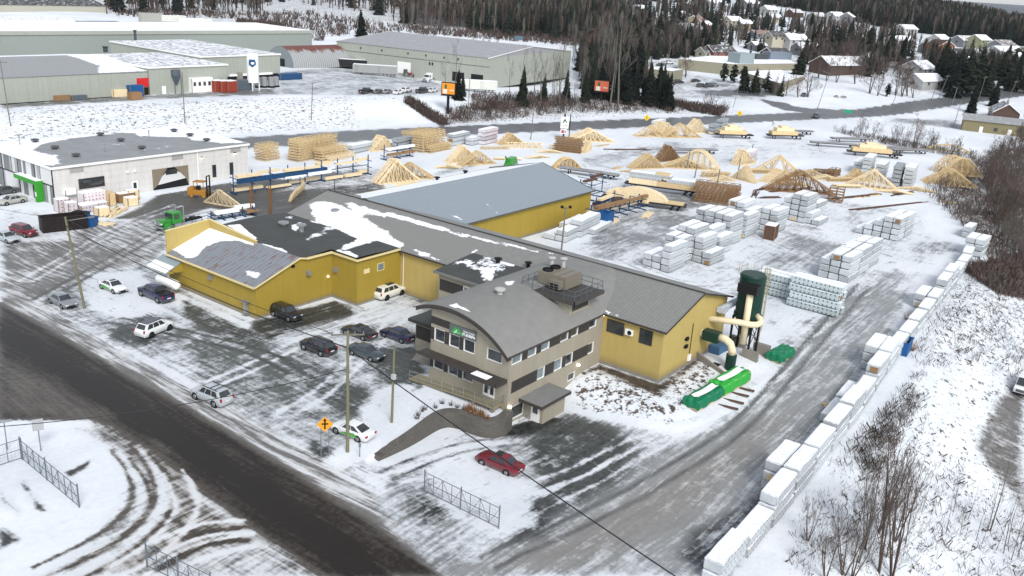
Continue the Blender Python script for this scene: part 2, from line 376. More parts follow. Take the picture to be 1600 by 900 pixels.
# street, junction, shoulder
STREET = [(0, 474), (60, 505), (140, 553), (220, 598), (300, 642), (400, 704), (500, 765), (590, 825), (690, 900), (500, 900), (430, 850), (330, 780), (240, 715), (170, 668), (140, 655), (0, 655)]
A(Z([(0, 440), (60, 470), (160, 530), (300, 605), (430, 672), (560, 752), (640, 800), (800, 900), (700, 900), (590, 830), (400, 710), (220, 604), (0, 480)], 1.0, snow=.45, tone=.42, brown=.5, flow=0, st=.75))
A(Z(STREET, .8, snow=-.6, tone=.02, brown=1.0, flow=0, st=.9))
A(Z([(0, 500), (100, 560), (260, 655), (420, 760), (560, 860), (600, 900), (540, 900), (400, 790), (240, 680), (100, 590), (0, 535)], 1.2, tone=-.08, brown=.8))
A(Z([(0, 560), (70, 590), (170, 650), (160, 662), (60, 650), (0, 648)], 1.5, tone=.2, brown=.8))
A(Z([(140, 655), (250, 700), (330, 780), (430, 850), (500, 900), (120, 900), (190, 860), (262, 790), (240, 740), (190, 700)], 1.5, snow=.42, tone=.22, brown=.95, flow=.6, st=.6))
A(Z([(120, 670), (175, 665), (235, 720), (225, 735), (180, 700)], 1.2, snow=.5, tone=.2, brown=.8))
A(Z([(215, 745), (262, 790), (190, 860), (110, 900), (60, 900), (150, 840)], 1.5, snow=.6, tone=.3, brown=.6, flow=1))
A(Z([(30, 755), (60, 800), (75, 800), (38, 750)], .5, snow=.35, tone=.1)); A(Z([(0, 765), (36, 800), (30, 805), (0, 785)], .5, snow=.3, tone=.1))
A(Z([(104, 738), (142, 718), (134, 732), (108, 744)], .5, snow=.1, brown=.8, tone=.05)); A(Z([(0, 825), (30, 843), (0, 856)], .8, snow=.1, tone=.08))
A(Z([(340, 850), (430, 860), (470, 900), (330, 900), (290, 870)], 1.5, snow=.6, tone=.15, brown=.6))
# forecourt on the left
A(Z([(0, 380), (80, 360), (170, 345), (250, 350), (262, 385), (250, 405), (170, 425), (90, 455), (50, 470), (0, 450)], 1.5, snow=.36, tone=.36, brown=.5, flow=0, st=.5))
A(Z([(0, 325), (80, 330), (90, 345), (140, 352), (100, 375), (0, 380)], 1.5, snow=.72, tone=.4, flow=0))
A(Z([(175, 342), (215, 325), (245, 305), (400, 278), (590, 285), (600, 296), (520, 310), (430, 345), (330, 325), (270, 345)], 1.2, snow=.2, tone=.17, brown=.35, flow=1, green=.1))
A(Z([(480, 292), (600, 283), (600, 296), (525, 308)], 1.5, snow=.32, tone=.1))
A(Z([(150, 352), (240, 335), (262, 350), (262, 385), (200, 400), (150, 380)], 1.5, snow=.45, tone=.4, brown=.4))
# front car park
A(Z([(60, 478), (60, 455), (130, 425), (240, 405), (265, 430), (300, 460), (390, 500), (523, 468), (580, 480), (640, 455), (690, 470), (668, 600), (640, 620), (590, 660), (510, 720), (420, 665), (300, 600), (160, 525)], 1.0, snow=.53, tone=.30, flow=.35, green=.22, speck=0, st=.35))
A(Z([(140, 430), (215, 425), (260, 475), (240, 500), (160, 490), (130, 470)], 1.2, snow=.78, flow=0)); A(Z([(262, 455), (300, 465), (390, 508), (385, 522), (290, 490), (262, 470)], .5, snow=.85))
A(Z([(290, 470), (400, 520), (420, 560), (330, 520), (280, 490)], 1, snow=.3, tone=.15, green=.25))
A(Z([(180, 510), (230, 490), (270, 500), (230, 540), (170, 530)], 1, snow=.3, tone=.12)); A(Z([(300, 530), (480, 560), (520, 600), (430, 640), (330, 600), (290, 560)], 2, snow=.34, tone=.28, green=.45))
A(Z([(398, 503), (523, 470), (560, 492), (540, 512), (470, 520), (420, 530), (395, 515)], .6, snow=.22, tone=.08, flow=1, green=.15))
A(Z([(440, 530), (560, 505), (640, 500), (650, 490), (640, 470), (560, 490), (450, 520)], 1.2, snow=.62, tone=.5, flow=1))
A(Z([(580, 545), (650, 545), (668, 600), (640, 610), (600, 600)], 1, snow=.22, tone=.16, green=.3)); A(Z([(480, 600), (560, 600), (610, 640), (600, 660), (540, 650)], 1, snow=.32, tone=.16, green=.3))
A(Z([(430, 555), (500, 570), (530, 590), (500, 600), (440, 575)], 1, snow=.35, tone=.2, green=.2)); A(Z([(490, 690), (520, 700), (500, 720), (480, 705)], .8, snow=.3, tone=.1))
A(Z([(560, 640), (600, 600), (650, 600), (640, 625), (600, 670), (575, 690)], .8, snow=.8))
# lower drive
A(Z([(620, 830), (700, 900), (1140, 900), (1190, 820), (1260, 720), (1330, 620), (1400, 510), (1430, 440), (1340, 430), (1215, 520), (1220, 570), (1180, 620), (1060, 680), (960, 650), (880, 640), (800, 680), (700, 690), (600, 740), (590, 790)], 1.0, snow=.50, tone=.50, flow=.85, brown=.1, speck=0, st=.35))
A(Z([(700, 900), (830, 850), (900, 800), (1060, 690), (1190, 620), (1240, 560), (1330, 440), (1420, 440), (1380, 520), (1290, 640), (1200, 760), (1110, 880), (1100, 900)], 1.5, snow=.36, tone=.66, flow=1, brown=.15, st=.45))
A(Z([(760, 890), (900, 820), (1050, 740), (1180, 660), (1240, 640), (1180, 720), (1050, 830), (900, 890)], 2, snow=.28, tone=.60, flow=1, brown=.5, st=.4))
A(Z([(840, 660), (900, 648), (960, 668), (1000, 705), (960, 760), (880, 800), (840, 760), (830, 720), (820, 700)], 1.5, snow=.24, tone=.14, flow=.8, green=.2))
A(Z([(800, 790), (860, 770), (880, 790), (850, 840), (790, 850)], 1, snow=.25, tone=.12)); A(Z([(1080, 830), (1160, 790), (1200, 770), (1150, 860), (1100, 890), (1060, 870)], 1, snow=.4, tone=.12))
A(Z([(800, 665), (850, 650), (880, 655), (830, 680), (790, 682), (775, 678)], .5, snow=0, tone=.03)); A(Z([(600, 735), (640, 705), (720, 670), (780, 690), (740, 720), (640, 760)], 1.2, snow=.68, tone=.4, flow=1))
A(Z([(640, 770), (690, 770), (720, 800), (680, 830), (640, 800)], 1, snow=.35, tone=.12, green=.2)); A(Z([(560, 710), (600, 730), (570, 770), (520, 740)], 1, snow=.55, tone=.3))
A(Z([(650, 735), (740, 715), (830, 760), (830, 820), (780, 840), (690, 790)], 1.5, snow=.82, flow=.9))
A(Z([(880, 640), (960, 620), (1060, 640), (1110, 640), (1180, 570), (1200, 580), (1180, 625), (1060, 682), (960, 655)], 1, snow=1))
# storage yard
A(Z([(870, 395), (990, 340), (1100, 300), (1200, 315), (1300, 310), (1440, 330), (1470, 390), (1420, 460), (1340, 440), (1215, 530), (1180, 500), (1130, 460), (1000, 420)], 2, snow=.66, tone=.55, flow=.8, speck=0))
A(Z([(930, 345), (1000, 325), (1060, 330), (1100, 345), (1010, 380), (960, 410), (930, 400)], 2, snow=.42, tone=.45, flow=.8)); A(Z([(1010, 300), (1090, 300), (1110, 320), (1060, 330), (990, 320)], 1.5, snow=.3, tone=.36, flow=.2))
A(Z([(1200, 400), (1330, 380), (1300, 400), (1190, 440), (1150, 440)], 2, snow=.45, tone=.5, flow=1)); A(Z([(1215, 360), (1260, 370), (1330, 390), (1310, 400), (1240, 385)], 2, snow=.4, tone=.5))
A(Z([(1350, 450), (1400, 420), (1420, 430), (1360, 500), (1290, 560), (1300, 520)], 1.5, snow=.40, tone=.58, flow=1)); A(Z([(1425, 380), (1490, 375), (1500, 395), (1430, 400)], 1.5, snow=.45, tone=.5, flow=1))
A(Z([(930, 330), (880, 260), (960, 225), (1130, 215), (1300, 225), (1320, 245), (1150, 262), (1000, 262), (1010, 290)], 3, snow=.72, tone=.5, flow=1)); A(Z([(900, 250), (990, 232), (1060, 222), (1070, 232), (990, 245), (940, 262)], 1.5, snow=.5, tone=.5, flow=1))
A(Z([(430, 300), (480, 270), (600, 262), (640, 285), (560, 290)], 1.5, snow=.5, tone=.3, flow=1)); A(Z([(640, 285), (700, 262), (760, 250), (740, 262), (690, 275)], 1.5, snow=.5, tone=.4, flow=1))
A(Z([(1525, 690), (1545, 640), (1600, 570), (1600, 800), (1570, 760), (1535, 720)], 1.2, snow=.3, tone=.35, brown=.5, flow=.3))
for P_ in ([(1190, 4), (1240, 13), (1300, 26), (1400, 46), (1500, 59), (1610, 73), (1610, 44), (1500, 24), (1400, 8), (1300, 0), (1240, 0)], [(740, 48), (900, 66), (985, 84), (1010, 60), (960, 36), (960, 0), (730, 0), (720, 20)], [(640, 40), (740, 44), (740, 5), (640, 5)]): A(Z(P_, 12, snow=.22, tone=.0, brown=.8, speck=.9))
A(Z([(1240, 58), (1300, 62), (1400, 82), (1440, 100), (1430, 116), (1370, 110), (1290, 88)], 8, snow=.5, tone=.0, brown=.8, speck=.9))
# tyre ruts
def ruts(px, gauge=1.7, w_=.45, **v):
    P_ = [on(*p)[:2] for p in px]; Q = []
    for i in range(len(P_)-1):
        p0, p1, p2, p3 = P_[max(i-1, 0)], P_[i], P_[i+1], P_[min(i+2, len(P_)-1)]
        for k in range(6): t = k/6; Q.append(.5*((2*p1)+(p2-p0)*t+(2*p0-5*p1+4*p2-p3)*t*t+(3*p1-p0-3*p2+p3)*t**3))
    Q.append(P_[-1]); Lp = strip(Q, gauge); h = len(Q)
    for side in (Lp[:h], Lp[h:]): A(ZW(strip(side, w_), .30, **v))
for pts_, kw in [([(760, 830), (900, 760), (1020, 695), (1130, 650), (1220, 575), (1320, 460), (1400, 400)], dict(snow=.66)), ([(720, 800), (880, 745), (1000, 690), (1110, 655), (1200, 590)], dict(snow=.7)), ([(760, 880), (860, 835), (1010, 760), (1150, 670), (1250, 560), (1350, 445)], dict(snow=.12, tone=.2)),
    ([(600, 745), (700, 705), (800, 690), (900, 690)], dict(snow=.3, tone=.2)), ([(400, 842), (350, 852), (290, 872), (240, 905)], dict(snow=.85)), ([(385, 822), (330, 826), (280, 840), (220, 870)], dict(snow=.8)), ([(390, 833), (340, 838), (290, 852), (230, 885)], dict(snow=.15, brown=1, tone=.1)),
    ([(120, 895), (200, 850), (252, 795), (245, 750), (215, 712)], dict(snow=.22, brown=1, tone=.15)), ([(60, 895), (170, 838), (222, 785), (215, 735), (188, 697)], dict(snow=.25, brown=.9, tone=.2)), ([(180, 895), (250, 850), (290, 800), (285, 765), (268, 735)], dict(snow=.75)), ([(90, 900), (190, 845), (236, 790), (230, 742), (200, 703)], dict(snow=.7)),
    ([(440, 650), (500, 615), (560, 560), (600, 520), (640, 480)], dict(snow=.74)), ([(330, 600), (400, 570), (480, 530), (560, 505), (630, 490)], dict(snow=.72)), ([(180, 500), (280, 520), (400, 550), (460, 580)], dict(snow=.22, tone=.15)), ([(60, 470), (150, 420), (220, 380), (300, 340), (420, 315)], dict(snow=.2, tone=.2, brown=.6)), ([(40, 440), (110, 400), (200, 350), (280, 320)], dict(snow=.65)),
    ([(1330, 460), (1240, 420), (1150, 440), (1060, 440), (960, 400)], dict(snow=.45, tone=.6)), ([(1400, 400), (1330, 385), (1230, 390), (1120, 330), (1060, 300)], dict(snow=.42, tone=.55)), ([(960, 390), (1010, 340), (1080, 320), (1180, 330)], dict(snow=.4, tone=.5)), ([(900, 262), (980, 240), (1080, 225), (1200, 232), (1300, 245)], dict(snow=.45, tone=.5))]: ruts(pts_, **kw)
# wooded ridges on the horizon
A({'p': [tuple(CAM[:2]+r_*np.array([math.cos(a_), math.sin(a_)])) for r_, a_ in [(2450, YAW-.75), (3650, YAW-.75), (3650, YAW-.49), (2450, YAW-.49)]], 's': 120, 'v': dict(snow=-1, tone=.0)})
A({'p': [tuple(CAM[:2]+r_*np.array([math.cos(a_), math.sin(a_)])) for r_, a_ in [(4700, YAW-.9), (9400, YAW-.9), (9400, YAW-.7), (9400, YAW-.5), (9400, YAW-.3), (4700, YAW-.3), (4700, YAW-.5), (4700, YAW-.7)]], 's': 250, 'v': dict(snow=-1, tone=.02)})
# polar grid centred below the camera: one sheet out to the far hills
rs = np.concatenate([np.linspace(.5, 24, 12), np.geomspace(25, 37.9, 24), np.geomspace(38, 190, 520), np.geomspace(191, 9500, 340)])
a0 = np.radians(np.concatenate([np.linspace(-180, -75, 36)[:-1], np.linspace(-75, -38, 50)[:-1], np.linspace(-38, 38, 520), np.linspace(38, 75, 50)[1:], np.linspace(75, 180, 36)[1:]]))
RR, AA = np.meshgrid(rs, a0+YAW, indexing='ij')
PX_ = CAM[0]+RR*np.cos(AA); PY_ = CAM[1]+RR*np.sin(AA); PZ_ = T(PX_, PY_)
rough = (np.sin(PX_*.9+np.sin(PY_*.7)*2)*np.cos(PY_*.8+np.sin(PX_*.5)*2))*.06
PZ_ = PZ_+rough*ss(24, 60, RR)*0
gr = sheet('ground', np.stack([PX_, PY_, PZ_], -1), zones, GM, default=(1.0, .4, .1, 1), kind='structure')
# ------------------------------------------------------------ shared colours
BEIGE = M('beige_siding', (.365, .33, .26), .75, ribs=.3, seam='z', rib=.012, var=.06, streak=.25)
DARK = M('charcoal_panel', (.050, .046, .043), .6, var=.1)
FASC = M('brown_fascia', (.060, .052, .047), .6, var=.15)
WHITE = M('white_trim', (.80, .80, .78), .5, var=.03)
SHING = M('grey_shingles', (.22, .22, .21), .9, var=.16, scale=.8, streak=0)
YEL = M('yellow_siding', (.40, .285, .045), .6, ribs=.3, seam='xy', rib=.03, var=.05, streak=.22)
YEL2 = M('pale_yellow_siding', (.54, .41, .14), .6, ribs=.3, seam='xy', rib=.03, var=.05, streak=.15)
PALEY = M('pale_yellow_trim', (.68, .57, .30), .6, var=.04)
CONC = M('grey_concrete', (.27, .25, .22), .9, var=.15, streak=.5)
GLASS = glass_dark()
GLASS2 = glass_dark('pale_window_glass', (.10, .13, .14), .1)
STEEL = M('galvanised_steel', (.42, .43, .44), .4, metal=.6, var=.1)
BLACK = M('black_metal', (.012, .012, .013), .5, var=.1)
ROOFD = M('dark_ribbed_roof', (.255, .255, .24), .65, ribs=.45, seam='y', rib=.05, var=.12, streak=.2, snow=True)
ROOFB = M('blue_grey_roof', (.28, .325, .355), .5, ribs=.9, seam='x', rib=.018, var=.07, snow=True)
ROOFG = M('faded_blue_grey_tin', (.25, .275, .30), .55, ribs=.75, seam='y', rib=.05, var=.1, snow=True, stain=((.16, .045, .035), .555, (.5, 4.2, 1)))
ROOFF = M('dark_membrane_roof', (.072, .075, .071), .8, var=.22, scale=.5, snow=True)
HVAC_ = M('tan_sheet_metal', (.215, .19, .15), .5, var=.08)
CREAM = M('cream_duct', (.72, .62, .42), .5, var=.05)
DGREEN = M('dark_green_steel', (.013, .045, .033), .42, var=.15)

def lin(a, b, n): return np.linspace(a, b, n)
def plane_sheet(name, x0, x1, y0, y1, zf, mat, parent, zones=(), step=.5, default=(0, .4, 0, 1)):
    nx = max(2, int((x1-x0)/step)); ny = max(2, int((y1-y0)/step))
    X, Y = np.meshgrid(lin(x0, x1, nx), lin(y0, y1, ny), indexing='ij'); Zv = zf(X, Y)
    return sheet(name, np.stack([X, Y, Zv], -1), list(zones), mat, parent, default)
def ZR(px, zf, s=.4, **v): return {'p': [tuple(on(a, b, 0, zf)[:2]) for a, b in px], 's': s, 'v': v}
def roofzones(zf, *pls): return [ZR(p, zf, s, snow=v) for p, s, v in pls]

def holed_wall(mb, ax, c, a0, a1, z0, z1, holes, depth=.16, flip=1):
    """wall in the plane ax=c with recessed openings; returns jamb builder"""
    A_ = sorted({a0, a1, *[h[0] for h in holes], *[h[1] for h in holes]}); B = sorted({z0, z1, *[h[2] for h in holes], *[h[3] for h in holes]})
    P = (lambda a, z, d=0: (c+d*flip, a, z)) if ax == 'x' else (lambda a, z, d=0: (a, c+d*flip, z))
    for i in range(len(A_)-1):
        for j in range(len(B)-1):
            am, zm = (A_[i]+A_[i+1])/2, (B[j]+B[j+1])/2
            if any(h[0] < am < h[1] and h[2] < zm < h[3] for h in holes): continue
            mb.quad(P(A_[i], B[j]), P(A_[i+1], B[j]), P(A_[i+1], B[j+1]), P(A_[i], B[j+1]))
def window(parent, ax, c, a0, a1, z0, z1, flip=1, depth=.17, fr=WHITE, gl=GLASS, name='window', t=.035):
    P = (lambda a, z, d: (c+d*flip, a, z)) if ax == 'x' else (lambda a, z, d: (a, c+d*flip, z))
    m = MB(); e = .01
    for (aa, za, ab, zb) in ((a0, z0, a1, z0), (a0, z1, a1, z1), (a0, z0, a0, z1), (a1, z0, a1, z1)):
        hor = za == zb; s = t
        if hor: zs = (za, za+s) if za == z0 else (za-s, za); m.add([P(a, z, d) for d in (-.01, depth) for a, z in ((a0, zs[0]), (a1, zs[0]), (a1, zs[1]), (a0, zs[1]))], [(0, 1, 2, 3), (7, 6, 5, 4), (0, 4, 5, 1), (1, 5, 6, 2), (2, 6, 7, 3), (3, 7, 4, 0)])
        else:
            q = (aa, aa+s) if aa == a0 else (aa-s, aa); m.add([P(a, z, d) for d in (-.012, depth) for a, z in ((q[0], z0+s), (q[1], z0+s), (q[1], z1-s), (q[0], z1-s))], [(0, 1, 2, 3), (7, 6, 5, 4), (0, 4, 5, 1), (1, 5, 6, 2), (2, 6, 7, 3), (3, 7, 4, 0)])
    o = m.build(name, fr, parent)
    g = MB(); g.quad(P(a0+t, z0+t, depth-.02), P(a1-t, z0+t, depth-.02), P(a1-t, z1-t, depth-.02), P(a0+t, z1-t, depth-.02)); g.build('pane', gl, o)
    return o
def flat_window(parent, ax, c, a0, a1, z0, z1, out=-1, fr=FASC, gl=GLASS, name='window', t=.08):
    """framed window standing proud of a plain wall; out = direction of the outside"""
    P = (lambda a, z, d: (c+d*out, a, z)) if ax == 'x' else (lambda a, z, d: (a, c+d*out, z))
    m = MB()
    for (b0, b1, y0, y1) in ((a0-t, a1+t, z0-t, z0), (a0-t, a1+t, z1, z1+t), (a0-t, a0, z0, z1), (a1, a1+t, z0, z1)):
        m.add([P(a, z, d) for d in (0, .06) for a, z in ((b0, y0), (b1, y0), (b1, y1), (b0, y1))], [(0, 1, 2, 3), (7, 6, 5, 4), (0, 4, 5, 1), (1, 5, 6, 2), (2, 6, 7, 3), (3, 7, 4, 0)])
    o = m.build(name, fr, parent)
    g = MB(); g.quad(P(a0, z0, .02), P(a1, z0, .02), P(a1, z1, .02), P(a0, z1, .02)); g.build('pane', gl, o)
    return o

# ------------------------------------------------------------ office with the barrel roof
off = root('office_building', (0, 0, 0), label='beige two storey office with an arched grey roof and dark window bands', cat='office building')
ARY = [-.55, .2, 1.9, 4.1, 6.7, 7.8, 9.4, 11, 12.35]; ARZ = [5.85, 6.4, 7.35, 8.45, 9.08, 9.12, 8.92, 8.35, 7.6]
def arch(y):
    y = np.asarray(y, float); c = 7.65; R_ = 12.2
    return 9.15-R_+np.sqrt(np.maximum(R_*R_-(y-c)**2, 0))-.012*np.maximum(0, 4-y)**2-.02*np.maximum(0, y-10)**2
wl = MB()
Hf = [(8.75, 10.2, 4.72, 6.1), (6.7, 8.1, 4.72, 6.1), (4.62, 6.1, 4.72, 6.1), (1.0, 2.95, 4.78, 6.0), (8.75, 10.2, 1.5, 2.95), (6.7, 8.1, 1.5, 2.95), (4.62, 6.1, 1.5, 2.95), (1.65, 3.3, .62, 2.75)]
holed_wall(wl, 'x', 0, 0, 10.7, -1.95, 6.1, Hf)
ys = lin(0, 10.7, 24)
for i in range(23): wl.quad((0, ys[i], 6.1), (0, ys[i+1], 6.1), (0, ys[i+1], arch(ys[i+1])-.1), (0, ys[i], arch(ys[i])-.1))
up_w = [(.35, 2.0), (3.0, 4.5), (5.35, 6.85), (8.9, 10.4), (11.0, 12.35), (14.6, 16.1)]
lo_w = [(5.0, 6.35), (8.1, 9.6), (10.3, 11.7), (14.8, 16.0)]
Hs = [(a, b, 4.85, 6.0) for a, b in up_w]+[(a, b, 1.65, 2.95) for a, b in lo_w]+[(11.1, 12.5, -.55, .35), (.75, 3.0, -1.5, .0)]
holed_wall(wl, 'y', 0, 0, 17.7, -1.95, 6.12, Hs)
wl.quad((0, 10.7, -.3), (17.7, 10.7, -.3), (17.7, 10.7, 8.4), (0, 10.7, 8.4))
wl.build('wall', BEIGE, off, fix=False)
for h in Hf[:7]: window(off, 'x', 0, *h)
for h in Hs: window(off, 'y', 0, *h, gl=GLASS2 if h[0] in (.35, 3.0, 5.35, 5.0, 8.1) else GLASS)
def pan(ax, a0, a1, z0, z1, d=.03):
    mb = MB()
    if ax == 'x': mb.box(-d, .0, a0, a1, z0, z1)
    else: mb.box(a0, a1, -d, 0, z0, z1)
    mb.build('dark_cladding_panel', DARK, off)
for z0, z1 in ((4.72, 6.1), (1.5, 2.95)):
    for a in ((10.2, 10.69), (8.1, 8.75), (6.1, 6.7)): pan('x', *a, z0, z1)
for a in ((2.0, 3.0), (4.5, 5.35), (6.85, 8.9), (10.4, 11.0), (12.35, 14.6)): pan('y', *a, 4.85, 6.0)
for a in ((.55, 5.0), (6.35, 8.1), (9.6, 10.3), (11.7, 14.8)): pan('y', *a, 1.65, 2.95)
pan('x', 8.0, 10.69, 6.5, 7.35)
# barrel roof, its eave thickness and trim
ys = lin(-.22, 12.3, 40); U_, Y = np.meshgrid(lin(0, 1, 70), ys, indexing='ij')
za_ = arch(Y); xe = np.where(za_ < 8.6, 17.3+(za_-6.1)/.2875+.15, 26+(za_-8.6)/.55*.9); X = -.75+U_*(xe+.75)
rz = lambda x, y: arch(y)
ROOFA = M('barrel_roof_membrane', (.245, .245, .23), .85, var=.13, scale=.9, snow=True)
ZA = arch(Y)-np.maximum(0, arch(Y)-8.63)*ss(17, 25.5, X)
sheet('roof', np.stack([X, Y, ZA], -1), roofzones(rz, ([(700, 476), (712, 474), (735, 487), (733, 489), (715, 481), (702, 479)], .15, 1.0), ([(788, 440), (806, 438), (800, 446), (790, 446)], .2, .9)), ROOFA, off)
m = MB()
for i in range(39):
    a, b = ys[i], ys[i+1]; za, zb = float(arch(a)), float(arch(b))
    m.add([(-.78, a, za+.03), (-.78, b, zb+.03), (-.78, b, zb-.42), (-.78, a, za-.42), (-.70, a, za+.03), (-.70, b, zb+.03), (-.70, b, zb-.42), (-.70, a, za-.42)], [(0, 1, 2, 3), (7, 6, 5, 4), (0, 4, 5, 1), (3, 2, 6, 7)])
    m.quad((-.7, a, za-.40), (-.7, b, zb-.40), (0.0, b, zb-.40), (0.0, a, za-.40))
m.box(-.76, 17.4, -.28, -.225, float(arch(-.22))-.17, float(arch(-.22))+.02); m.box(-.7, 17.4, -.225, -.01, float(arch(-.22))-.16, float(arch(-.22))-.12)
m.build('roof_fascia', FASC, off)
# sign on the front
sg = MB(); sg.box(-.22, -.03, 4.45, 7.95, 5.98+.32, 7.32); sgo = sg.build('sign_board', M('grey_sign_panel', (.13, .15, .145), .5, var=.03), off); sgo['label'] = 'grey sign panel with green roof emblem and white lettering'
GRN = M('sign_green', (.06, .42, .10), .5, var=0); LG = M('sign_pale_green', (.30, .75, .35), .5, var=0)
lg = MB(); xq = -.235
def yz(*p): return [(xq, a, b) for a, b in p]
lg.prism(yz((7.70, 6.42), (7.05, 7.18), (6.85, 7.18), (7.45, 6.42)), (-.02, 0, 0)); lg.prism(yz((6.85, 7.18), (7.05, 7.18), (6.35, 6.42), (6.05, 6.42)), (-.02, 0, 0)); lg.build('emblem', GRN, sgo)
lg = MB(); lg.prism(yz((6.95, 6.92), (6.82, 6.78), (7.12, 6.42), (7.38, 6.42)), (-.022, 0, 0)); lg.prism(yz((7.28, 6.52), (6.5, 6.52), (6.58, 6.6), (7.22, 6.6)), (-.021, 0, 0)); lg.build('emblem_inlay', LG, sgo)
def text(body, size, loc, rot, mat, parent, name='lettering', ext=.01, align='CENTER', bold=0):
    cu = bpy.data.curves.new(name, 'FONT'); cu.body = body; cu.size = size; cu.extrude = ext; cu.align_x = align; cu.align_y = 'CENTER'; cu.offset = bold; cu.resolution_u = 2
    t = bpy.data.objects.new(name+'_tmp', cu); COL.objects.link(t)
    bpy.context.view_layer.update(); dg = bpy.context.evaluated_depsgraph_get(); me = bpy.data.meshes.new_from_object(t.evaluated_get(dg)); bpy.data.objects.remove(t, do_unlink=True)
    me.materials.clear(); me.materials.append(mat); o = bpy.data.objects.new(name, me); COL.objects.link(o); o.location = loc; o.rotation_euler = rot; o.parent = parent; return o
RF = (math.pi/2, 0, -math.pi/2)      # reads from -X
text('STRUCTURES', .26, (-.24, 5.28, 6.95), RF, M('sign_white', (.85, .85, .85), .5, var=0), sgo)
text('ST-JOSEPH', .37, (-.24, 5.30, 6.63), RF, MATS['sign_white'], sgo, bold=.012)
# entrance canopy and shelf above the ground floor windows
cp = MB(); cp.box(-1.25, -.02, 3.9, 11.3, 3.22, 3.42); cp.box(-1.28, -1.22, 3.9, 11.35, 3.12, 3.46); cp.box(-1.75, -.02, .25, 4.05, 3.05, 3.35); cp.box(-1.8, -1.72, .2, 4.1, 2.95, 3.4); cp.box(-1.8, -.02, .17, .25, 2.95, 3.4); cp.box(-1.8, -1.25, 4.05, 4.13, 2.95, 3.4)
cp.build('entrance_canopy', FASC, off)
sn = MB(); sn.box(-1.6, -.5, 1.6, 3.8, 3.351, 3.43, taper=.15); sn.build('canopy_snow', M('roof_snow', (.85, .87, .9), .8, var=.02), off, bevel=.05)
dr = MB(); dr.box(.04, .1, 1.65, 3.3, .62, 2.75); d_ = dr.build('entrance_door', WHITE, off)
dg_ = MB()
for a in (1.85, 2.62): dg_.box(.02, .05, a, a+.45, .95, 2.6)
dg_.build('door_glass', GLASS, d_)
hd = MB(); hd.box(-.03, .04, 2.42, 2.46, 1.5, 1.85); hd.box(-.03, .04, 2.50, 2.54, 1.5, 1.85); hd.build('door_handle', STEEL, d_)
# ramp deck
WOODW = M('weathered_deck_boards', (.30, .26, .17), .85, ribs=.28, seam='y', rib=.03, var=.15)
rp = MB()
rp.add([(-1.75, .35, .52), (-.05, .35, .52), (-.05, 3.6, .52), (-1.75, 3.6, .52), (-1.75, .35, .62), (-.05, .35, .62), (-.05, 3.6, .62), (-1.75, 3.6, .62)], [(3, 2, 1, 0), (4, 5, 6, 7), (0, 1, 5, 4), (1, 2, 6, 5), (2, 3, 7, 6), (3, 0, 4, 7)])
rp.add([(-1.75, 3.6, .52), (-.05, 3.6, .52), (-.05, 12.2, -.05), (-1.75, 12.2, -.05), (-1.75, 3.6, .62), (-.05, 3.6, .62), (-.05, 12.2, .05), (-1.75, 12.2, .05)], [(3, 2, 1, 0), (4, 5, 6, 7), (0, 1, 5, 4), (1, 2, 6, 5), (2, 3, 7, 6), (3, 0, 4, 7)])
rpo = rp.build('entrance_ramp', WOODW, off)
rl = MB(); WR = M('worn_wood_rail', (.33, .30, .24), .8, var=.1)
pts = [(-1.72, y, .62 if y < 3.6 else .62-.57*(y-3.6)/8.6) for y in (.4, 1.6, 2.9, 4.4, 5.9, 7.4, 8.9, 10.4, 12.1)]
for p in pts: rl.bar((p[0], p[1], p[2]-.05), (p[0], p[1], p[2]+.95), .05)
for k in (.45, .95):
    for a, b in zip(pts[:-1], pts[1:]): rl.bar((a[0], a[1], a[2]+k), (b[0], b[1], b[2]+k), .045)
    rl.bar((-1.72, .4, .62+k), (-.1, .4, .62+k), .045)
rl.bar((-.12, .4, .6), (-.12, .4, 1.57), .05); rl.build('railing', STEEL, rpo)
for x, y in ((-1.4, .8), (-1.4, 3.2)):
    ps = MB(); ps.box(x-.25, x+.25, y-.25, y+.25, -.3, .52, taper=.08); ps.build('deck_pier', CONC, rpo)
# side entry
se = MB(); se.box(2.9, 6.9, -2.55, -.02, -2.0, .62); se.build('side_entry_wall', BEIGE, off)
m = MB(); m.box(2.0, 7.3, -2.95, -.03, .62, .66); m.cur = 1; m.box(1.95, 7.35, -3.0, -.03, .30, .625); m.build('side_entry_roof', [SHING, FASC], off)
m = MB(); m.box(2.84, 2.9, -2.15, -1.05, -1.95, .15); so = m.build('side_door', WHITE, off)
m = MB(); m.box(2.80, 2.84, -1.9, -1.3, -.85, .0); m.build('side_door_glass', GLASS, so)
m = MB()
for a, b in (((.9, -1.0, -1.9), (.9, -1.0, -.9)), ((2.6, -1.0, -1.9), (2.6, -1.0, -.9)), ((.9, -1.0, -.9), (2.6, -1.0, -.9)), ((.9, -1.0, -1.35), (2.6, -1.0, -1.35))): m.bar(a, b, .04)
m.build('handrail', STEEL, off)
LAMP = M('lamp_glow', (1, .9, .7), .5, var=0, emit=((1, .86, .6), 5))
def wall_lamp(parent, x, y, z, s=.14):
    m = MB(); m.box(x-s, x+s, y-s, y+s, z-.10, z+.10); return m.build('wall_lamp', LAMP, parent, bevel=.03)
wall_lamp(off, .35, -.12, .25); wall_lamp(off, 12.9, -.12, 1.0); wall_lamp(off, 17.35, -.1, 5.9)
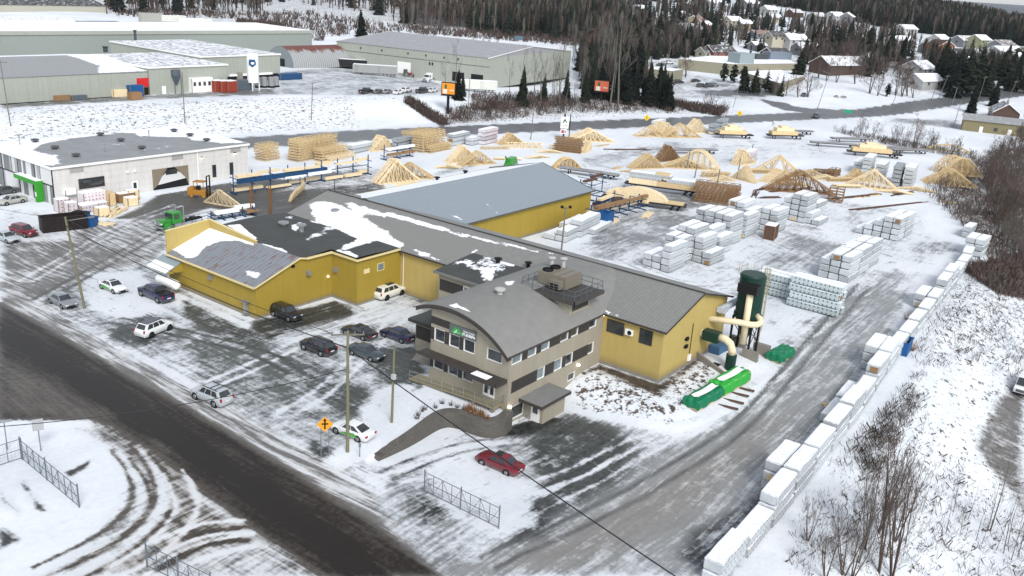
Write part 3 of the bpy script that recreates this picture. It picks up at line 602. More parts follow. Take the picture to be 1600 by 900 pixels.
# roof walk with unit house
UH = MB(); UH.box(11.6, 15.7, .9, 6.2, 6.2, 8.6); UH.build('roof_penthouse_wall', BEIGE, off)
m = MB(); m.box(12.2, 15.4, .86, .9, 7.35, 8.35); m.build('dark_cladding_panel', DARK, off)
pf = MB(); pf.box(11.1, 17.0, .0, 7.3, 8.75, 8.95); pf.box(11.0, 17.1, -.08, .0, 8.52, 9.0); pf.box(11.0, 11.1, -.08, 7.38, 8.52, 9.0); pf.box(11.4, 16.0, .5, 6.9, 8.5, 8.75)
pfo = pf.build('roof_platform', M('dark_grating', (.075, .07, .066), .7, var=.2), off)
rl = MB()
cor = [(11.2, 7.2), (11.2, .1), (16.9, .1), (16.9, 7.2), (11.2, 7.2)]
for (x0, y0), (x1, y1) in zip(cor[:-1], cor[1:]):
    n = 5
    for i in range(n):
        x = x0+(x1-x0)*i/n; y = y0+(y1-y0)*i/n; rl.bar((x, y, 8.95), (x, y, 10.05), .05)
    for z in (9.5, 10.05): rl.bar((x0, y0, z), (x1, y1, z), .05)
rl.build('platform_railing', M('blue_grey_rail', (.10, .125, .14), .5, var=.1), pfo)
hv = root('rooftop_air_unit', (13.2, 2.7, 8.95), label='tan rooftop air conditioning unit with two round fans on the office platform', cat='air conditioner')
m = MB(); m.box(.0, 3.1, .0, 3.9, .15, 1.6); m.box(-.75, 0, .3, 1.75, .25, 1.2); m.box(.1, 3.0, .2, 3.7, 0, .15); m.build('housing', HVAC_, hv, bevel=.03)
m = MB()
for y in (.0, 1.0, 2.0): m.box(-.03, 3.13, y+.02, y+.06, 1.57, 1.63)
m.build('panel_seam', M('brown_seam', (.15, .11, .09), .6), hv)
for fx in (.8, 2.25):
    m = MB(); m.tube([(fx, 3.05, 1.6), (fx, 3.05, 1.8)], .62, 20, cap=False); m.tube([(fx, 3.05, 1.61), (fx, 3.05, 1.65)], .60, 20); m.build('fan', BLACK, hv)
m = MB(); m.box(-.78, -.75, .5, 1.0, .35, .85); m.box(-.78, -.75, 1.1, 1.6, .35, .85); m.build('louvre', BLACK, hv)
def roof_vent(x, y, z, label, s=.35, h=.6, mat=STEEL, cap=1.35, group=None):
    r = root('roof_vent', (x, y, z), label=label, cat='roof vent', group=group)
    m = MB(); m.tube([(0, 0, -.3), (0, 0, h)], s*.7, 12); m.build('pipe', mat, r)
    m = MB(); m.tube([(0, 0, h), (0, 0, h+s*.35), (0, 0, h+s*.6)], [s*cap, s*cap, s*.5], 14); m.build('cap', mat, r); return r
p = on(781, 459, 0, rz); roof_vent(p[0], p[1], p[2], 'square pale vent cap alone on the front half of the arched roof', .45, .45, M('pale_vent', (.5, .5, .48), .6))
for px, lb in (((862, 416), 'left of two small pale vents behind the rooftop air unit'), ((880, 417), 'right of two small pale vents behind the rooftop air unit')):
    p = on(*px, 0, rz); roof_vent(p[0], p[1], p[2], lb, .35, 1.0, MATS['pale_vent'])
# small entry block on the far side with its dark canopy
vb = MB(); vb.box(4.6, 12, 10.72, 17.2, -.3, 3.6); vb.build('north_entry_wall', BEIGE, off)
m = MB(); m.box(4.55, 4.6, 10.8, 17.1, 1.6, 3.2); m.build('dark_cladding_panel', DARK, off)
zf = lambda x, y: 3.95+0*x
m = MB(); m.box(4.0, 13.9, 10.75, 17.9, 3.6, 3.92); m.build('north_entry_fascia', FASC, off)
plane_sheet('north_entry_roof', 4.0, 13.9, 10.75, 17.9, zf, ROOFF, off, roofzones(zf, ([(655, 462), (680, 455), (692, 460), (700, 466), (688, 472), (672, 466)], .4, 1.0)))
m = MB()
for i in range(4): m.box(3.0-i*.3, 4.6-i*0, 12.6, 15.4, -.2, .75-i*.2) if 0 else m.box(3.3-i*.33, 3.63-i*.33, 12.4, 15.6, -.2, .72-i*.22)
m.build('entry_steps', CONC, off)
# front wing with its low roof
m = MB(); m.box(14.0, 18.5, 10.72, 22.2, -.2, 6.15); m.build('wing_wall', BEIGE, off)
for a, b in ((18.1, 22.0), (11, 16.1)):
    m = MB(); m.box(13.95, 14.0, a, b, 4.0, 5.45); m.build('dark_cladding_panel', DARK, off)
flat_window(off, 'x', 13.97, 16.2, 18.0, 4.05, 5.4, -1, fr=WHITE, gl=GLASS2, t=.07)
wz = lambda x, y: 6.42+(x-13.6)*.105
plane_sheet('wing_roof', 13.6, 22.6, 10.0, 22.7, wz, ROOFF, off, roofzones(wz,
    ([(694, 418), (712, 412), (708, 408), (730, 403), (745, 408), (762, 396), (790, 402), (800, 412), (790, 424), (770, 438), (752, 440), (750, 425), (730, 420), (722, 412), (705, 420)], .8, .62),
    ([(770, 400), (810, 412), (800, 416), (775, 408)], .3, .9), ([(750, 420), (775, 418), (765, 435), (752, 432)], .4, .85)), step=.35)
m = MB(); m.box(13.5, 13.62, 10, 22.75, 6.15, 6.44); m.box(13.5, 22.0, 22.68, 22.78, 6.1, 6.45); m.build('wing_fascia', PALEY if 0 else M('grey_fascia', (.22, .22, .21), .6), off)
p = on(778, 410, 0, wz); roof_vent(p[0], p[1], p[2], 'dark round vent standing in the snow on the low front wing roof', .4, .45, BLACK)
p = on(825, 419, 0, wz); roof_vent(p[0], p[1], p[2]+.4, 'dark vent hood beside the far corner of the rooftop platform rail', .35, .3, BLACK)

# ------------------------------------------------------------ long yellow workshop (ridge along Y)
ws = root('yellow_workshop', (17.7, -7.8, 0), label='long yellow ribbed steel workshop with a dark grey gable roof behind the office', cat='workshop')
ws.location = (0, 0, 0)
m = MB()
m.quad((17.7, -7.8, .1), (17.7, 56, .1), (17.7, 56, 6.15), (17.7, -7.8, 6.15)); m.quad((34, -7.8, .1), (34, 56, .1), (34, 56, 6.15), (34, -7.8, 6.15))
for y in (-7.8, 56): m.add([(17.7, y, .1), (34, y, .1), (34, y, 6.15), (26, y, 8.6), (17.7, y, 6.15)], [(0, 1, 2, 3, 4)])
m.build('wall', YEL2, ws)
m = MB(); m.box(17.6, 34.1, -7.9, 56.1, -1.6, .1); m.build('foundation', CONC, ws)
mz = lambda x, y: np.where(np.asarray(x) < 26, 6.1+(np.asarray(x)-17.3)*.2875, 8.6-(np.asarray(x)-26)*.2875)
X, Y = np.meshgrid(np.concatenate([lin(17.25, 26, 18), lin(26.05, 34.5, 16)]), lin(-8.3, 56.4, 130), indexing='ij')
sheet('roof', np.stack([X, Y, mz(X, Y)], -1), roofzones(mz,
    ([(942, 483), (950, 486), (975, 496), (968, 497), (950, 492)], .3, .9),
    ([(608, 331), (700, 357), (712, 363), (800, 382), (880, 400), (860, 399), (720, 369), (600, 336)], .35, 1.0),
    ([(640, 388), (668, 394), (692, 410), (686, 410), (655, 398)], .25, .8), ([(736, 392), (750, 388), (751, 391), (735, 398)], .2, .9),
    ([(538, 317), (548, 315), (608, 334), (602, 340), (560, 334)], .6, .9), ([(482, 318), (498, 314), (520, 316), (545, 326), (570, 340), (600, 358), (618, 372), (634, 384), (622, 390), (560, 380), (500, 360)], .8, 1.1), ([(500, 304), (530, 300), (515, 311)], .5, .2)), ROOFD, ws, default=(0, .4, 0, 1))
m = MB()
m.box(17.15, 17.25, -8.3, 56.4, 5.92, 6.12); m.box(34.5, 34.6, -8.3, 56.4, 5.92, 6.12)
for y in (-8.36, 56.4):
    m.prism([(17.2, y, 5.9), (26, y, 8.43), (26, y, 8.63), (17.2, y, 6.1)], (0, .07, 0)); m.prism([(26, y, 8.43), (34.6, y, 5.96), (34.6, y, 6.16), (26, y, 8.63)], (0, .07, 0))
m.bar((26, -8.3, 8.64), (26, 56.4, 8.64), .3, .06); m.build('roof_trim', FASC, ws)
flat_window(ws, 'x', 17.7, -2.7, -.6, 4.0, 5.4, -1); flat_window(ws, 'x', 17.7, -6.4, -4.9, 3.9, 5.5, -1)
m = MB()
m.box(17.60, 17.64, -6.4, -4.9, 4.62, 4.72); m.build('window_rail', FASC, ws)
for a, b in ((23.2, 3.35), (23.2, 2.4)):
    m = MB(); m.box(a, a+.9, -7.95, -7.8, b, b+.22); m.box(a+.2, a+.7, -8.05, -7.8, b-.1, b+.3); m.build('wall_vent', BLACK, ws)
m = MB(); m.bar((24.9, -7.87, .4), (24.9, -7.87, 5.0), .06); m.build('conduit', BLACK, ws)
m = MB(); m.box(24.6, 25.2, -8.0, -7.8, .3, 1.1); m.build('meter_box', WHITE, ws)
m = MB(); m.box(17.35, 17.69, -4.05, -3.1, 4.35, 5.05); ao = m.build('wall_air_unit', WHITE, ws, bevel=.03)
m = MB(); m.tube([(17.33, -3.7, 4.7), (17.36, -3.7, 4.7)], .27, 16); m.build('fan', BLACK, ao)
m = MB(); m.tube([(17.66, 31.9, .2), (17.66, 31.9, 6.0)], .05, 6); m.build('downpipe', WHITE, ws)
m = MB(); m.box(30.9, 32.2, -8.9, -7.9, 4.9, 5.5); m.tube([(31, -8.3, 5.2), (36, -8.3, 5.2)], .45, 12); m.build('blower_duct', M('pale_blue_metal', (.45, .5, .55), .5), ws)
# snowy lean-to roof between workshop and shed
p = on(668, 300, 0, mz)
# ------------------------------------------------------------ front yellow building with the tin roof
fb = root('yellow_front_building', (0, 0, 0), label='yellow front building with a rust-streaked blue grey tin roof and a tall left parapet', cat='workshop')
m = MB()
m.add([(-2.5, 37.3, .25), (9.7, 37.3, .25), (9.7, 37.3, 6.3), (5.2, 37.3, 6.35), (4.2, 37.3, 6.6), (-2.5, 37.3, 4.25)], [(0, 1, 2, 3, 4, 5)])
m.quad((-2.5, 37.3, .25), (-2.5, 55.8, .25), (-2.5, 55.8, 4.25), (-2.5, 37.3, 4.25))
m.quad((9.7, 37.3, .25), (9.7, 32.5, .25), (9.7, 32.5, 6.3), (9.7, 37.3, 6.3)); m.quad((9.7, 32.5, .25), (17.7, 32.5, .25), (17.7, 32.5, 6.3), (9.7, 32.5, 6.3))
m.quad((-2.5, 55.8, .25), (18, 55.8, .25), (18, 55.8, 6.2), (-2.5, 55.8, 4.0))
m.build('wall', YEL, fb)
m = MB(); m.box(-2.6, 9.8, 37.2, 55.9, -.3, .25); m.box(9.6, 17.6, 32.4, 37.4, -.3, .25); m.build('foundation', CONC, fb)
tz = lambda x, y: np.minimum(4.3+(np.asarray(x)+2.85)*.335, 6.66)
plane_sheet('tin_roof', -2.9, 4.25, 37.0, 55.6, tz, ROOFG, fb, roofzones(tz,
    ([(320, 350), (332, 352), (395, 380), (396, 384), (372, 376), (345, 377), (322, 385), (305, 402), (296, 405), (270, 390), (282, 380), (312, 365)], .5, 1.1),
    ([(378, 423), (388, 421), (408, 427), (402, 435), (390, 433)], .3, .75), ([(400, 380), (420, 388), (440, 396), (420, 390)], .3, .8)), step=.3)
BIGS = ([(482, 318), (498, 314), (520, 316), (545, 326), (570, 340), (600, 358), (618, 372), (634, 384), (622, 387), (608, 376), (590, 374), (570, 380), (556, 372), (530, 360), (508, 352), (484, 346), (492, 335), (488, 325)], .8, 1.1)
BIG2 = ([(523, 392), (538, 382), (560, 374), (590, 366), (600, 372), (570, 382), (540, 391), (528, 396)], .6, .85); BIG3 = ([(470, 372), (495, 362), (512, 352), (530, 356), (505, 368), (480, 376)], .7, .62)
fz = lambda x, y: 6.42+.35*np.sin(np.clip((np.asarray(x)-4)/13.7, 0, 1)*math.pi)-.012*np.maximum(0, 40-np.asarray(y))
snp = [(355, 352), (375, 350), (388, 362), (402, 372), (398, 376), (375, 364)], .3, 1.2
plane_sheet('dark_roof', 4.2, 17.4, 32.2, 56, lambda x, y: np.where((x < 9.4) & (y < 37.0), np.nan, fz(x, y)), ROOFF, fb) if 0 else None
for nm, (x0, x1, y0, y1) in (('dark_roof', (4.2, 17.35, 37.02, 56)), ('dark_roof_extension', (9.45, 17.5, 32.2, 37.02))):
    plane_sheet(nm, x0, x1, y0, y1, fz, ROOFF, fb, roofzones(fz, snp,
        ([(408, 380), (440, 388), (452, 394), (446, 395), (425, 392), (410, 384)], .3, 1.0),
        BIGS, BIG2, BIG3,
        ([(455, 352), (470, 346), (476, 352), (462, 362), (456, 358)], .3, .9), ([(530, 393), (545, 392), (560, 400), (555, 404), (540, 400)], .3, 1.0),
        ([(440, 340), (460, 336), (458, 342)], .4, .6)), step=.3)
m = MB()
m.prism([(-2.95, 36.95, 4.05), (4.2, 36.95, 6.45), (4.2, 36.95, 6.66), (-2.95, 36.95, 4.26)], (0, .07, 0)); m.prism([(4.2, 36.95, 6.45), (5.3, 36.95, 6.2), (5.3, 36.95, 6.42), (4.2, 36.95, 6.66)], (0, .07, 0)); m.box(5.3, 9.5, 36.93, 37.0, 6.15, 6.47)
m.box(-2.98, -2.9, 36.95, 55.8, 4.05, 4.3); m.box(9.38, 9.46, 32.15, 36.93, 6.15, 6.45); m.box(9.4, 17.3, 32.1, 32.2, 6.15, 6.42); m.build('roof_trim', PALEY, fb)
pw = MB(); pw.prism([(-2.7, 55.6, 4.0), (-2.7, 55.6, 7.3), (3.9, 55.6, 7.75), (3.9, 55.6, 5.9)], (0, .28, 0)); pw.prism([(3.9, 55.6, 5.9), (3.9, 55.6, 7.75), (3.9, 45.6, 6.95), (3.9, 45.6, 6.5)], (.3, 0, 0)); pw.build('parapet', YEL2, fb)
m = MB(); m.bar((-2.75, 55.74, 7.33), (3.95, 55.74, 7.78), .34, .06); m.bar((4.05, 55.8, 7.78), (4.05, 45.5, 6.98), .34, .06); m.build('parapet_cap', PALEY, fb)
def wall_hood(parent, x, y, z, ax, s=.5):
    m = MB()
    if ax == 'x': m.prism([(x, y-s/2, z), (x-.5, y-s/2, z-.15), (x-.5, y-s/2, z-.6), (x, y-s/2, z-.75)], (0, s, 0))
    else: m.prism([(x-s/2, y, z), (x-s/2, y-.5, z-.15), (x-s/2, y-.5, z-.6), (x-s/2, y, z-.75)], (s, 0, 0))
    return m.build('exhaust_hood', STEEL, parent)
wall_hood(fb, -2.5, 46.2, 3.6, 'x'); wall_hood(fb, 5.6, 37.3, 4.6, 'y'); wall_hood(fb, 9.7, 36.3, 4.4, 'x')
m = MB(); m.box(3.0, 3.5, 37.15, 37.3, 5.5, 5.8); m.build('wall_light', BLACK, fb)
wall_lamp(fb, 9.0, 37.2, 3.0, .08)
m = MB(); m.box(-3.1, -2.5, 38.6, 39.5, .3, .35); m.box(-3.15, -2.5, 38.4, 39.7, 1.9, 2.0); m.box(-2.95, -2.55, 38.75, 39.3, .4, 1.8); m.build('meter_hood', STEEL, fb)
flat_window(fb, 'y', 32.5, 13.4, 14.5, 4.0, 4.9, -1, fr=PALEY, gl=GLASS2); m = MB(); m.box(10.9, 11.9, 32.42, 32.5, 4.1, 4.7); m.build('wall_plate', PALEY, fb)
# little awning over the tank
m = MB(); m.add([(-5.0, 52.6, 2.55), (-5.0, 57.0, 2.55), (-2.5, 57.0, 3.75), (-2.5, 52.6, 3.75), (-5.0, 52.6, 2.63), (-5.0, 57.0, 2.63), (-2.5, 57.0, 3.83), (-2.5, 52.6, 3.83)], [(3, 2, 1, 0), (4, 5, 6, 7), (0, 1, 5, 4), (1, 2, 6, 5), (2, 3, 7, 6), (3, 0, 4, 7)])
aw = m.build('awning', M('awning_tin', (.30, .36, .38), .5, var=.1), fb)
m = MB(); m.add([(-5.0, 52.7, 2.65), (-5.0, 56.9, 2.65), (-3.7, 56.9, 3.28), (-3.7, 52.7, 3.28), (-5.0, 52.7, 2.75), (-5.0, 56.9, 2.75), (-3.75, 56.9, 3.34), (-3.75, 52.7, 3.34)], [(3, 2, 1, 0), (4, 5, 6, 7), (0, 1, 5, 4), (1, 2, 6, 5), (2, 3, 7, 6), (3, 0, 4, 7)]); m.build('awning_snow', MATS['roof_snow'], aw)
m = MB(); m.prism([(-4.9, 52.62, 2.5), (-2.5, 52.62, 3.68), (-2.5, 52.62, 2.4)], (0, .08, 0)); m.build('awning_side', YEL, aw)
tk = root('propane_tank', (-4.4, 53.2, 0), label='white horizontal propane tank under the awning of the yellow front building', cat='tank')
m = MB(); m.tube([(0, -2.35, 1.25), (0, -2.2, 1.25), (0, -1.9, 1.25), (0, 1.9, 1.25), (0, 2.2, 1.25), (0, 2.35, 1.25)], [.15, .48, .62, .62, .48, .15], 18); m.build('vessel', WHITE, tk, smooth=True)
for y in (-1.3, 1.3):
    m = MB(); m.box(-.5, .5, y-.12, y+.12, 0, .85); m.build('saddle', CONC, tk)
m = MB(); m.tube([(0, 0, 1.8), (0, 0, 2.0)], .2, 10); m.build('valve_dome', WHITE, tk)
for px, lb in (((443, 352), 'squat steel vent near the dark roof left edge'),):
    p = on(*px, 0, fz); roof_vent(p[0], p[1], p[2], lb, .55, .3)
for px, lb in (((471, 362), 'tall round turbine vent with a snow collar on the dark roof'), ((524, 338), 'thin steel stack with a saucer base in the snow of the dark roof')):
    p = on(*px, 0, fz); roof_vent(p[0], p[1], p[2], lb, .5, .9)
p = on(525, 372, 0, fz)
# ------------------------------------------------------------ shed with the blue roof
sb = root('yellow_storage_shed', (0, 0, 0), label='long low yellow shed with a wide plain blue grey roof in mid yard', cat='shed')
XA, XB, YA, YB, YR = 34.2, 73.2, 37.6, 62.0, 49.4
m = MB()
m.quad((XA, YA, .0), (XB, YA, .0), (XB, YA, 5.2), (XA, YA, 5.2)); m.quad((XA, YB, .0), (XB, YB, .0), (XB, YB, 5.2), (XA, YB, 5.2))
for x in (XA+.1, XB): m.add([(x, YA, 0), (x, YB, 0), (x, YB, 5.2), (x, YR, 8.4), (x, YA, 5.2)], [(0, 1, 2, 3, 4)])
m.add([(27.6, YA+4, 6), (27.6, YB-3, 6), (27.6, YR, 8.4)], [(0, 1, 2)])
m.build('wall', YEL, sb)
m = MB(); m.box(XA, XB+.05, YA-.06, YB+.06, -.3, .25); m.build('foundation', CONC, sb)
bz = lambda x, y: 8.45-np.abs(np.asarray(y)-YR)*.262
X, Y = np.meshgrid(lin(27.2, XB+.5, 90), np.concatenate([lin(YA-.5, YR, 30), lin(YR+.05, YB+.5, 30)]), indexing='ij')
Zb = bz(X, Y)
sheet('roof', np.stack([X, Y, Zb], -1), [ZW([(20, YR+.25), (90, YR+.25), (90, 70), (20, 70)], .15, snow=1.4)]+roofzones(bz, ([(700, 335), (735, 352), (742, 350), (705, 332)], .25, .5), ([(752, 315), (775, 335), (780, 332), (757, 312)], .25, .42), ([(604, 330), (610, 330), (712, 357), (706, 360)], .3, .9), ([(700, 310), (712, 322), (716, 320), (704, 308)], .3, .4)), ROOFB, sb)
m = MB(); m.box(XA-1, XB+.55, YA-.6, YA-.5, 5.12, 5.35)
for x in (27.15, XB+.5):
    m.prism([(x, YA-.5 if x > 30 else YA+3, 5.1 if x > 30 else 6.0), (x, YR, 8.3), (x, YR, 8.5), (x, YA-.5 if x > 30 else YA+3, 5.32 if x > 30 else 6.2)], (.08, 0, 0)); m.prism([(x, YB+.5, 5.1), (x, YR, 8.3), (x, YR, 8.5), (x, YB+.5, 5.32)], (.08, 0, 0))
m.build('roof_trim', M('dark_gutter', (.10, .10, .085), .6), sb)
for px, lb in (((727, 268), 'small dark vent on the snowy far slope of the blue roof'), ((683, 278), 'tiny roof vent on the snow near the left of the blue roof shed')):
    p = on(px[0], px[1]+3, 0, bz); roof_vent(p[0], p[1], p[2], lb, .4, .4, BLACK)
# ------------------------------------------------------------ other buildings
GREEN_W = M('pale_green_siding', (.40, .42, .365), .7, ribs=1.2, seam='xy', rib=.008, var=.06, streak=.25)
GREEN_D = M('grey_green_siding', (.31, .345, .315), .7, ribs=.6, seam='xy', rib=.02, var=.06)
OFFW = M('off_white_block', (.60, .585, .56), .75, ribs=1.2, seam='z', rib=.01, var=.07, streak=.35)
ROOFS = M('snowy_membrane', (.30, .31, .32), .8, var=.2, scale=.4, snow=True)
ROOFM = M('grey_metal_roof', (.33, .34, .34), .55, ribs=1.2, seam='xy', rib=.03, var=.12, snow=True)
def rot2(c, s_, x, y, ox, oy): return (ox+x*c-y*s_, oy+x*s_+y*c)
class Bl:
    """box building; local x,y from its near corner, turned by deg"""
    def __init__(s, name, ox, oy, deg, w, l, z0, h, wall, label, cat='building'):
        s.ox, s.oy, s.z0, s.w, s.l, s.h = ox, oy, z0, w, l, h; s.a = math.radians(deg)
        s.r = root(name, (ox, oy, z0), s.a, label, cat)
        if wall:
            m = MB(); m.quad((0, 0, -1.5), (w, 0, -1.5), (w, 0, h), (0, 0, h)); m.quad((0, l, -1.5), (w, l, -1.5), (w, l, h), (0, l, h)); m.quad((0, 0, -1.5), (0, l, -1.5), (0, l, h), (0, 0, h)); m.quad((w, 0, -1.5), (w, l, -1.5), (w, l, h), (w, 0, h))
            m.build('wall', wall, s.r)
    def flat(s, mat, snow=.5, rise=0, axis='y', zs=None, over=.25, trim=WHITE, step=1.2, th=.35):
        """roof; rise>0 makes a gable with its ridge along axis"""
        nx = max(4, int(s.w/step)); ny = max(4, int(s.l/step)); X, Y = np.meshgrid(lin(-over, s.w+over, nx | 1), lin(-over, s.l+over, ny | 1), indexing='ij')
        t = (X-s.w/2)/(s.w/2+over) if axis == 'y' else (Y-s.l/2)/(s.l/2+over)
        Zv = s.h+.02+rise*(1-np.abs(t))
        zones_ = []
        o = sheet('roof', np.stack([X, Y, Zv], -1), zones_, mat, s.r, default=(snow, .4, 0, 1))
        if zs:
            me = o.data; co = np.empty(len(me.vertices)*3, np.float32); me.vertices.foreach_get('co', co); co = co.reshape(-1, 3)
            arr = np.empty(len(me.vertices)*4, np.float32); me.attributes['cover'].data.foreach_get('color', arr); arr = arr.reshape(-1, 4)
            for (poly, v) in zs:
                wgt = ss(-.8, .8, sdist(co[:, 0], co[:, 1], poly)); arr[:, 0] = arr[:, 0]*(1-wgt)+v*wgt
            me.attributes['cover'].data.foreach_set('color', arr.ravel())
        m = MB()
        if rise == 0:
            for b in ((-over, s.w+over, -over-.06, -over), (-over, s.w+over, s.l+over, s.l+over+.06), (-over-.06, -over, -over, s.l+over), (s.w+over, s.w+over+.06, -over, s.l+over)): m.box(*b, s.h-th, s.h+.06)
        else:
            q = over+.05
            if axis == 'y':
                for y in (-q, s.l+q-.06):
                    m.prism([(-q, y, s.h-.25), (s.w/2, y, s.h+rise-.2), (s.w/2, y, s.h+rise+.06), (-q, y, s.h+.05)], (0, .06, 0)); m.prism([(s.w/2, y, s.h+rise-.2), (s.w+q, y, s.h-.25), (s.w+q, y, s.h+.05), (s.w/2, y, s.h+rise+.06)], (0, .06, 0))
                    m2 = MB(); 
                g = MB()
                for y in (0, s.l): g.add([(0, y, s.h), (s.w, y, s.h), (s.w/2, y, s.h+rise)], [(0, 1, 2)])
            else:
                for x in (-q, s.w+q-.06):
                    m.prism([(x, -q, s.h-.25), (x, s.l/2, s.h+rise-.2), (x, s.l/2, s.h+rise+.06), (x, -q, s.h+.05)], (.06, 0, 0)); m.prism([(x, s.l/2, s.h+rise-.2), (x, s.l+q, s.h-.25), (x, s.l+q, s.h+.05), (x, s.l/2, s.h+rise+.06)], (.06, 0, 0))
                g = MB()
                for x in (0, s.w): g.add([(x, 0, s.h), (x, s.l, s.h), (x, s.l/2, s.h+rise)], [(0, 1, 2)])
            if len(g.f) == 2:
                for f_ in g.f: g2 = MB(); g2.add([g.v[i] for i in f_], [(0, 1, 2)]); g2.build('gable', s.r.children[0].data.materials[0], s.r)
        m.build('roof_edge', trim, s.r); return o
    def win(s, ax, a0, a1, z0, z1, fr=FASC, gl=GLASS, name='window', t=.08):
        if ax in ('x', 'y'): return flat_window(s.r, ax, 0, a0, a1, z0, z1, -1, fr, gl, name, t)
        return flat_window(s.r, 'x' if ax == 'X' else 'y', s.w if ax == 'X' else s.l, a0, a1, z0, z1, 1, fr, gl, name, t)
    def slab(s, name, ax, a0, a1, z0, z1, mat, d=.06, d2=0):
        m = MB()
        if ax == 'x': m.box(-d, -d2, a0, a1, z0, z1)
        elif ax == 'y': m.box(a0, a1, -d, -d2, z0, z1)
        return m.build(name, mat, s.r)
# white warehouse with the green entrance
b = Bl('white_warehouse', 5.9, 102.7, 0, 39.7, 24, 0, 6.6, OFFW, 'off-white flat roofed warehouse with a bright green entrance and an open loading door', 'warehouse')
# striped cladding of the short side
STR = [M('panel_white', (.62, .62, .61), .5, var=.04), M('panel_grey', (.22, .23, .24), .5, var=.05), M('panel_silver', (.42, .43, .44), .5, var=.05)]
m = MB(); rr = random.Random(3)
for z0, z1 in ((-.2, 3.25), (3.4, 6.4)):
    y = .1
    while y < 23.9:
        wdt = rr.choice([.35, .6, .6, 1.0]); m.cur = rr.choice([0, 0, 1, 2, 1, 0]); m.box(-.09, -.03, y, min(y+wdt, 23.9), z0, z1); y += wdt
m.build('striped_cladding', STR, b.r)
m = MB()
for y in (0, 6, 12, 18, 23.8): m.box(-.16, -.03, y, y+.16, -.2, 6.6)
for z in (3.25, 6.42): m.box(-.17, -.03, -.02, 24, z, z+.16)
m.build('black_frame', BLACK, b.r)
# big opening: flat black sheet painted in for the shade inside
m = MB(); m.box(18.3, 25.8, -.04, -.02, .0, 3.9); m.build('door_opening', BLACK, b.r)
m = MB(); m.prism([(18.3, -.06, .2), (18.3, -.06, 3.9), (21.4, -.06, 3.9), (20.0, -.06, 2.2), (19.2, -.06, .9)], (0, -.05, 0)); m.prism([(25.8, -.06, -.1), (25.8, -.06, 3.9), (22.9, -.06, 3.9), (24.4, -.06, 2.4), (25.3, -.06, 1.4)], (0, -.05, 0)); m.build('door_curtain', M('tan_tarp', (.26, .21, .15), .9, var=.15), b.r)
m = MB(); m.prism([(19.3, -.05, .9), (20.2, -.05, 2.4), (21.3, -.05, 3.2), (23.2, -.05, 3.2), (24.4, -.05, 2.5), (25.2, -.05, 1.5)], (0, -.03, 0)); m.build('plastic_sheet', STR[0], b.r)
m = MB(); m.box(21.0, 23.4, -.13, -.1, 2.6, 3.5); m.build('inner_window', GLASS, b.r)
b.win('y', 4.4, 8.9, 2.3, 3.9, t=.1); b.win('y', 31.2, 32.0, .8, 3.2, t=.03); b.win('y', 35.2, 36.0, .8, 3.2, t=.03)
dd = b.slab('personnel_door', 'y', 14.1, 15.3, 0, 2.3, WHITE); 
m = MB(); m.box(14.4, 15.0, -.09, -.06, .9, 2.0); m.build('door_glass', GLASS, dd)
b.slab('wall_stripe', 'y', 27.9, 28.1, 0, 6.4, WHITE)
for x in (3.0, 22.5, 35.5): b.slab('vent_grille', 'y', x, x+2.4, 5.2, 6.2, M('pale_grille', (.40, .39, .37), .7), .05)
LAMPW = M('wall_light_glow', (1, 1, .8), .5, var=0, emit=((1, .92, .65), 3))
for x in (28.6, 36.2):
    o = b.slab('wall_light', 'y', x, x+.5, 5.0, 5.15, BLACK, .5); mm = MB(); mm.box(x+.05, x+.45, -.48, -.02, 4.88, 5.0); mm.build('bulb', LAMPW, o)
for x in (13.2, 14.6): b.slab('round_vent', 'y', x, x+.45, 3.95, 4.35, WHITE, .25)
b.flat(ROOFS, .12, zs=[([(-1, 24.5), (-1, 3), (1.5, 1.0), (5, 8), (4, 15), (8, 20), (14, 22), (14, 25)], 1.2), ([(25, 25), (28, 21), (27, 18), (34, 12), (33, 9), (36, 3), (41, 1), (41, 25)], 1.2), ([(12, 22), (25, 22.5), (25, 25), (12, 25)], .8), ([(14, 12), (20, 10), (22, 13), (16, 15)], .42), ([(18, 4), (26, 3), (28, 7), (20, 8)], .36)])
grn = M('bright_green_panel', (.045, .32, .03), .5, var=.05)
m = MB(); m.box(-1.3, -.02, 3.6, 4.3, -.1, 3.7); m.box(-1.3, -.02, 4.3, 11.5, 3.0, 3.7); m.box(-1.3, -.02, 11.2, 11.5, -.1, 3.0) if 0 else None; en = m.build('green_entrance', grn, b.r)
m = MB(); m.box(-1.2, -.05, 3.7, 11.4, 3.71, 3.78); m.build('entrance_snow', MATS['roof_snow'], en)
m = MB(); m.box(-.12, -.06, 4.5, 7.4, 0, 2.8); m.build('entrance_glass', GLASS, en)
m = MB(); m.box(-1.34, -1.3, 3.68, 4.22, 1.0, 1.8); m.build('notice_board', STR[0], en)
rv = []
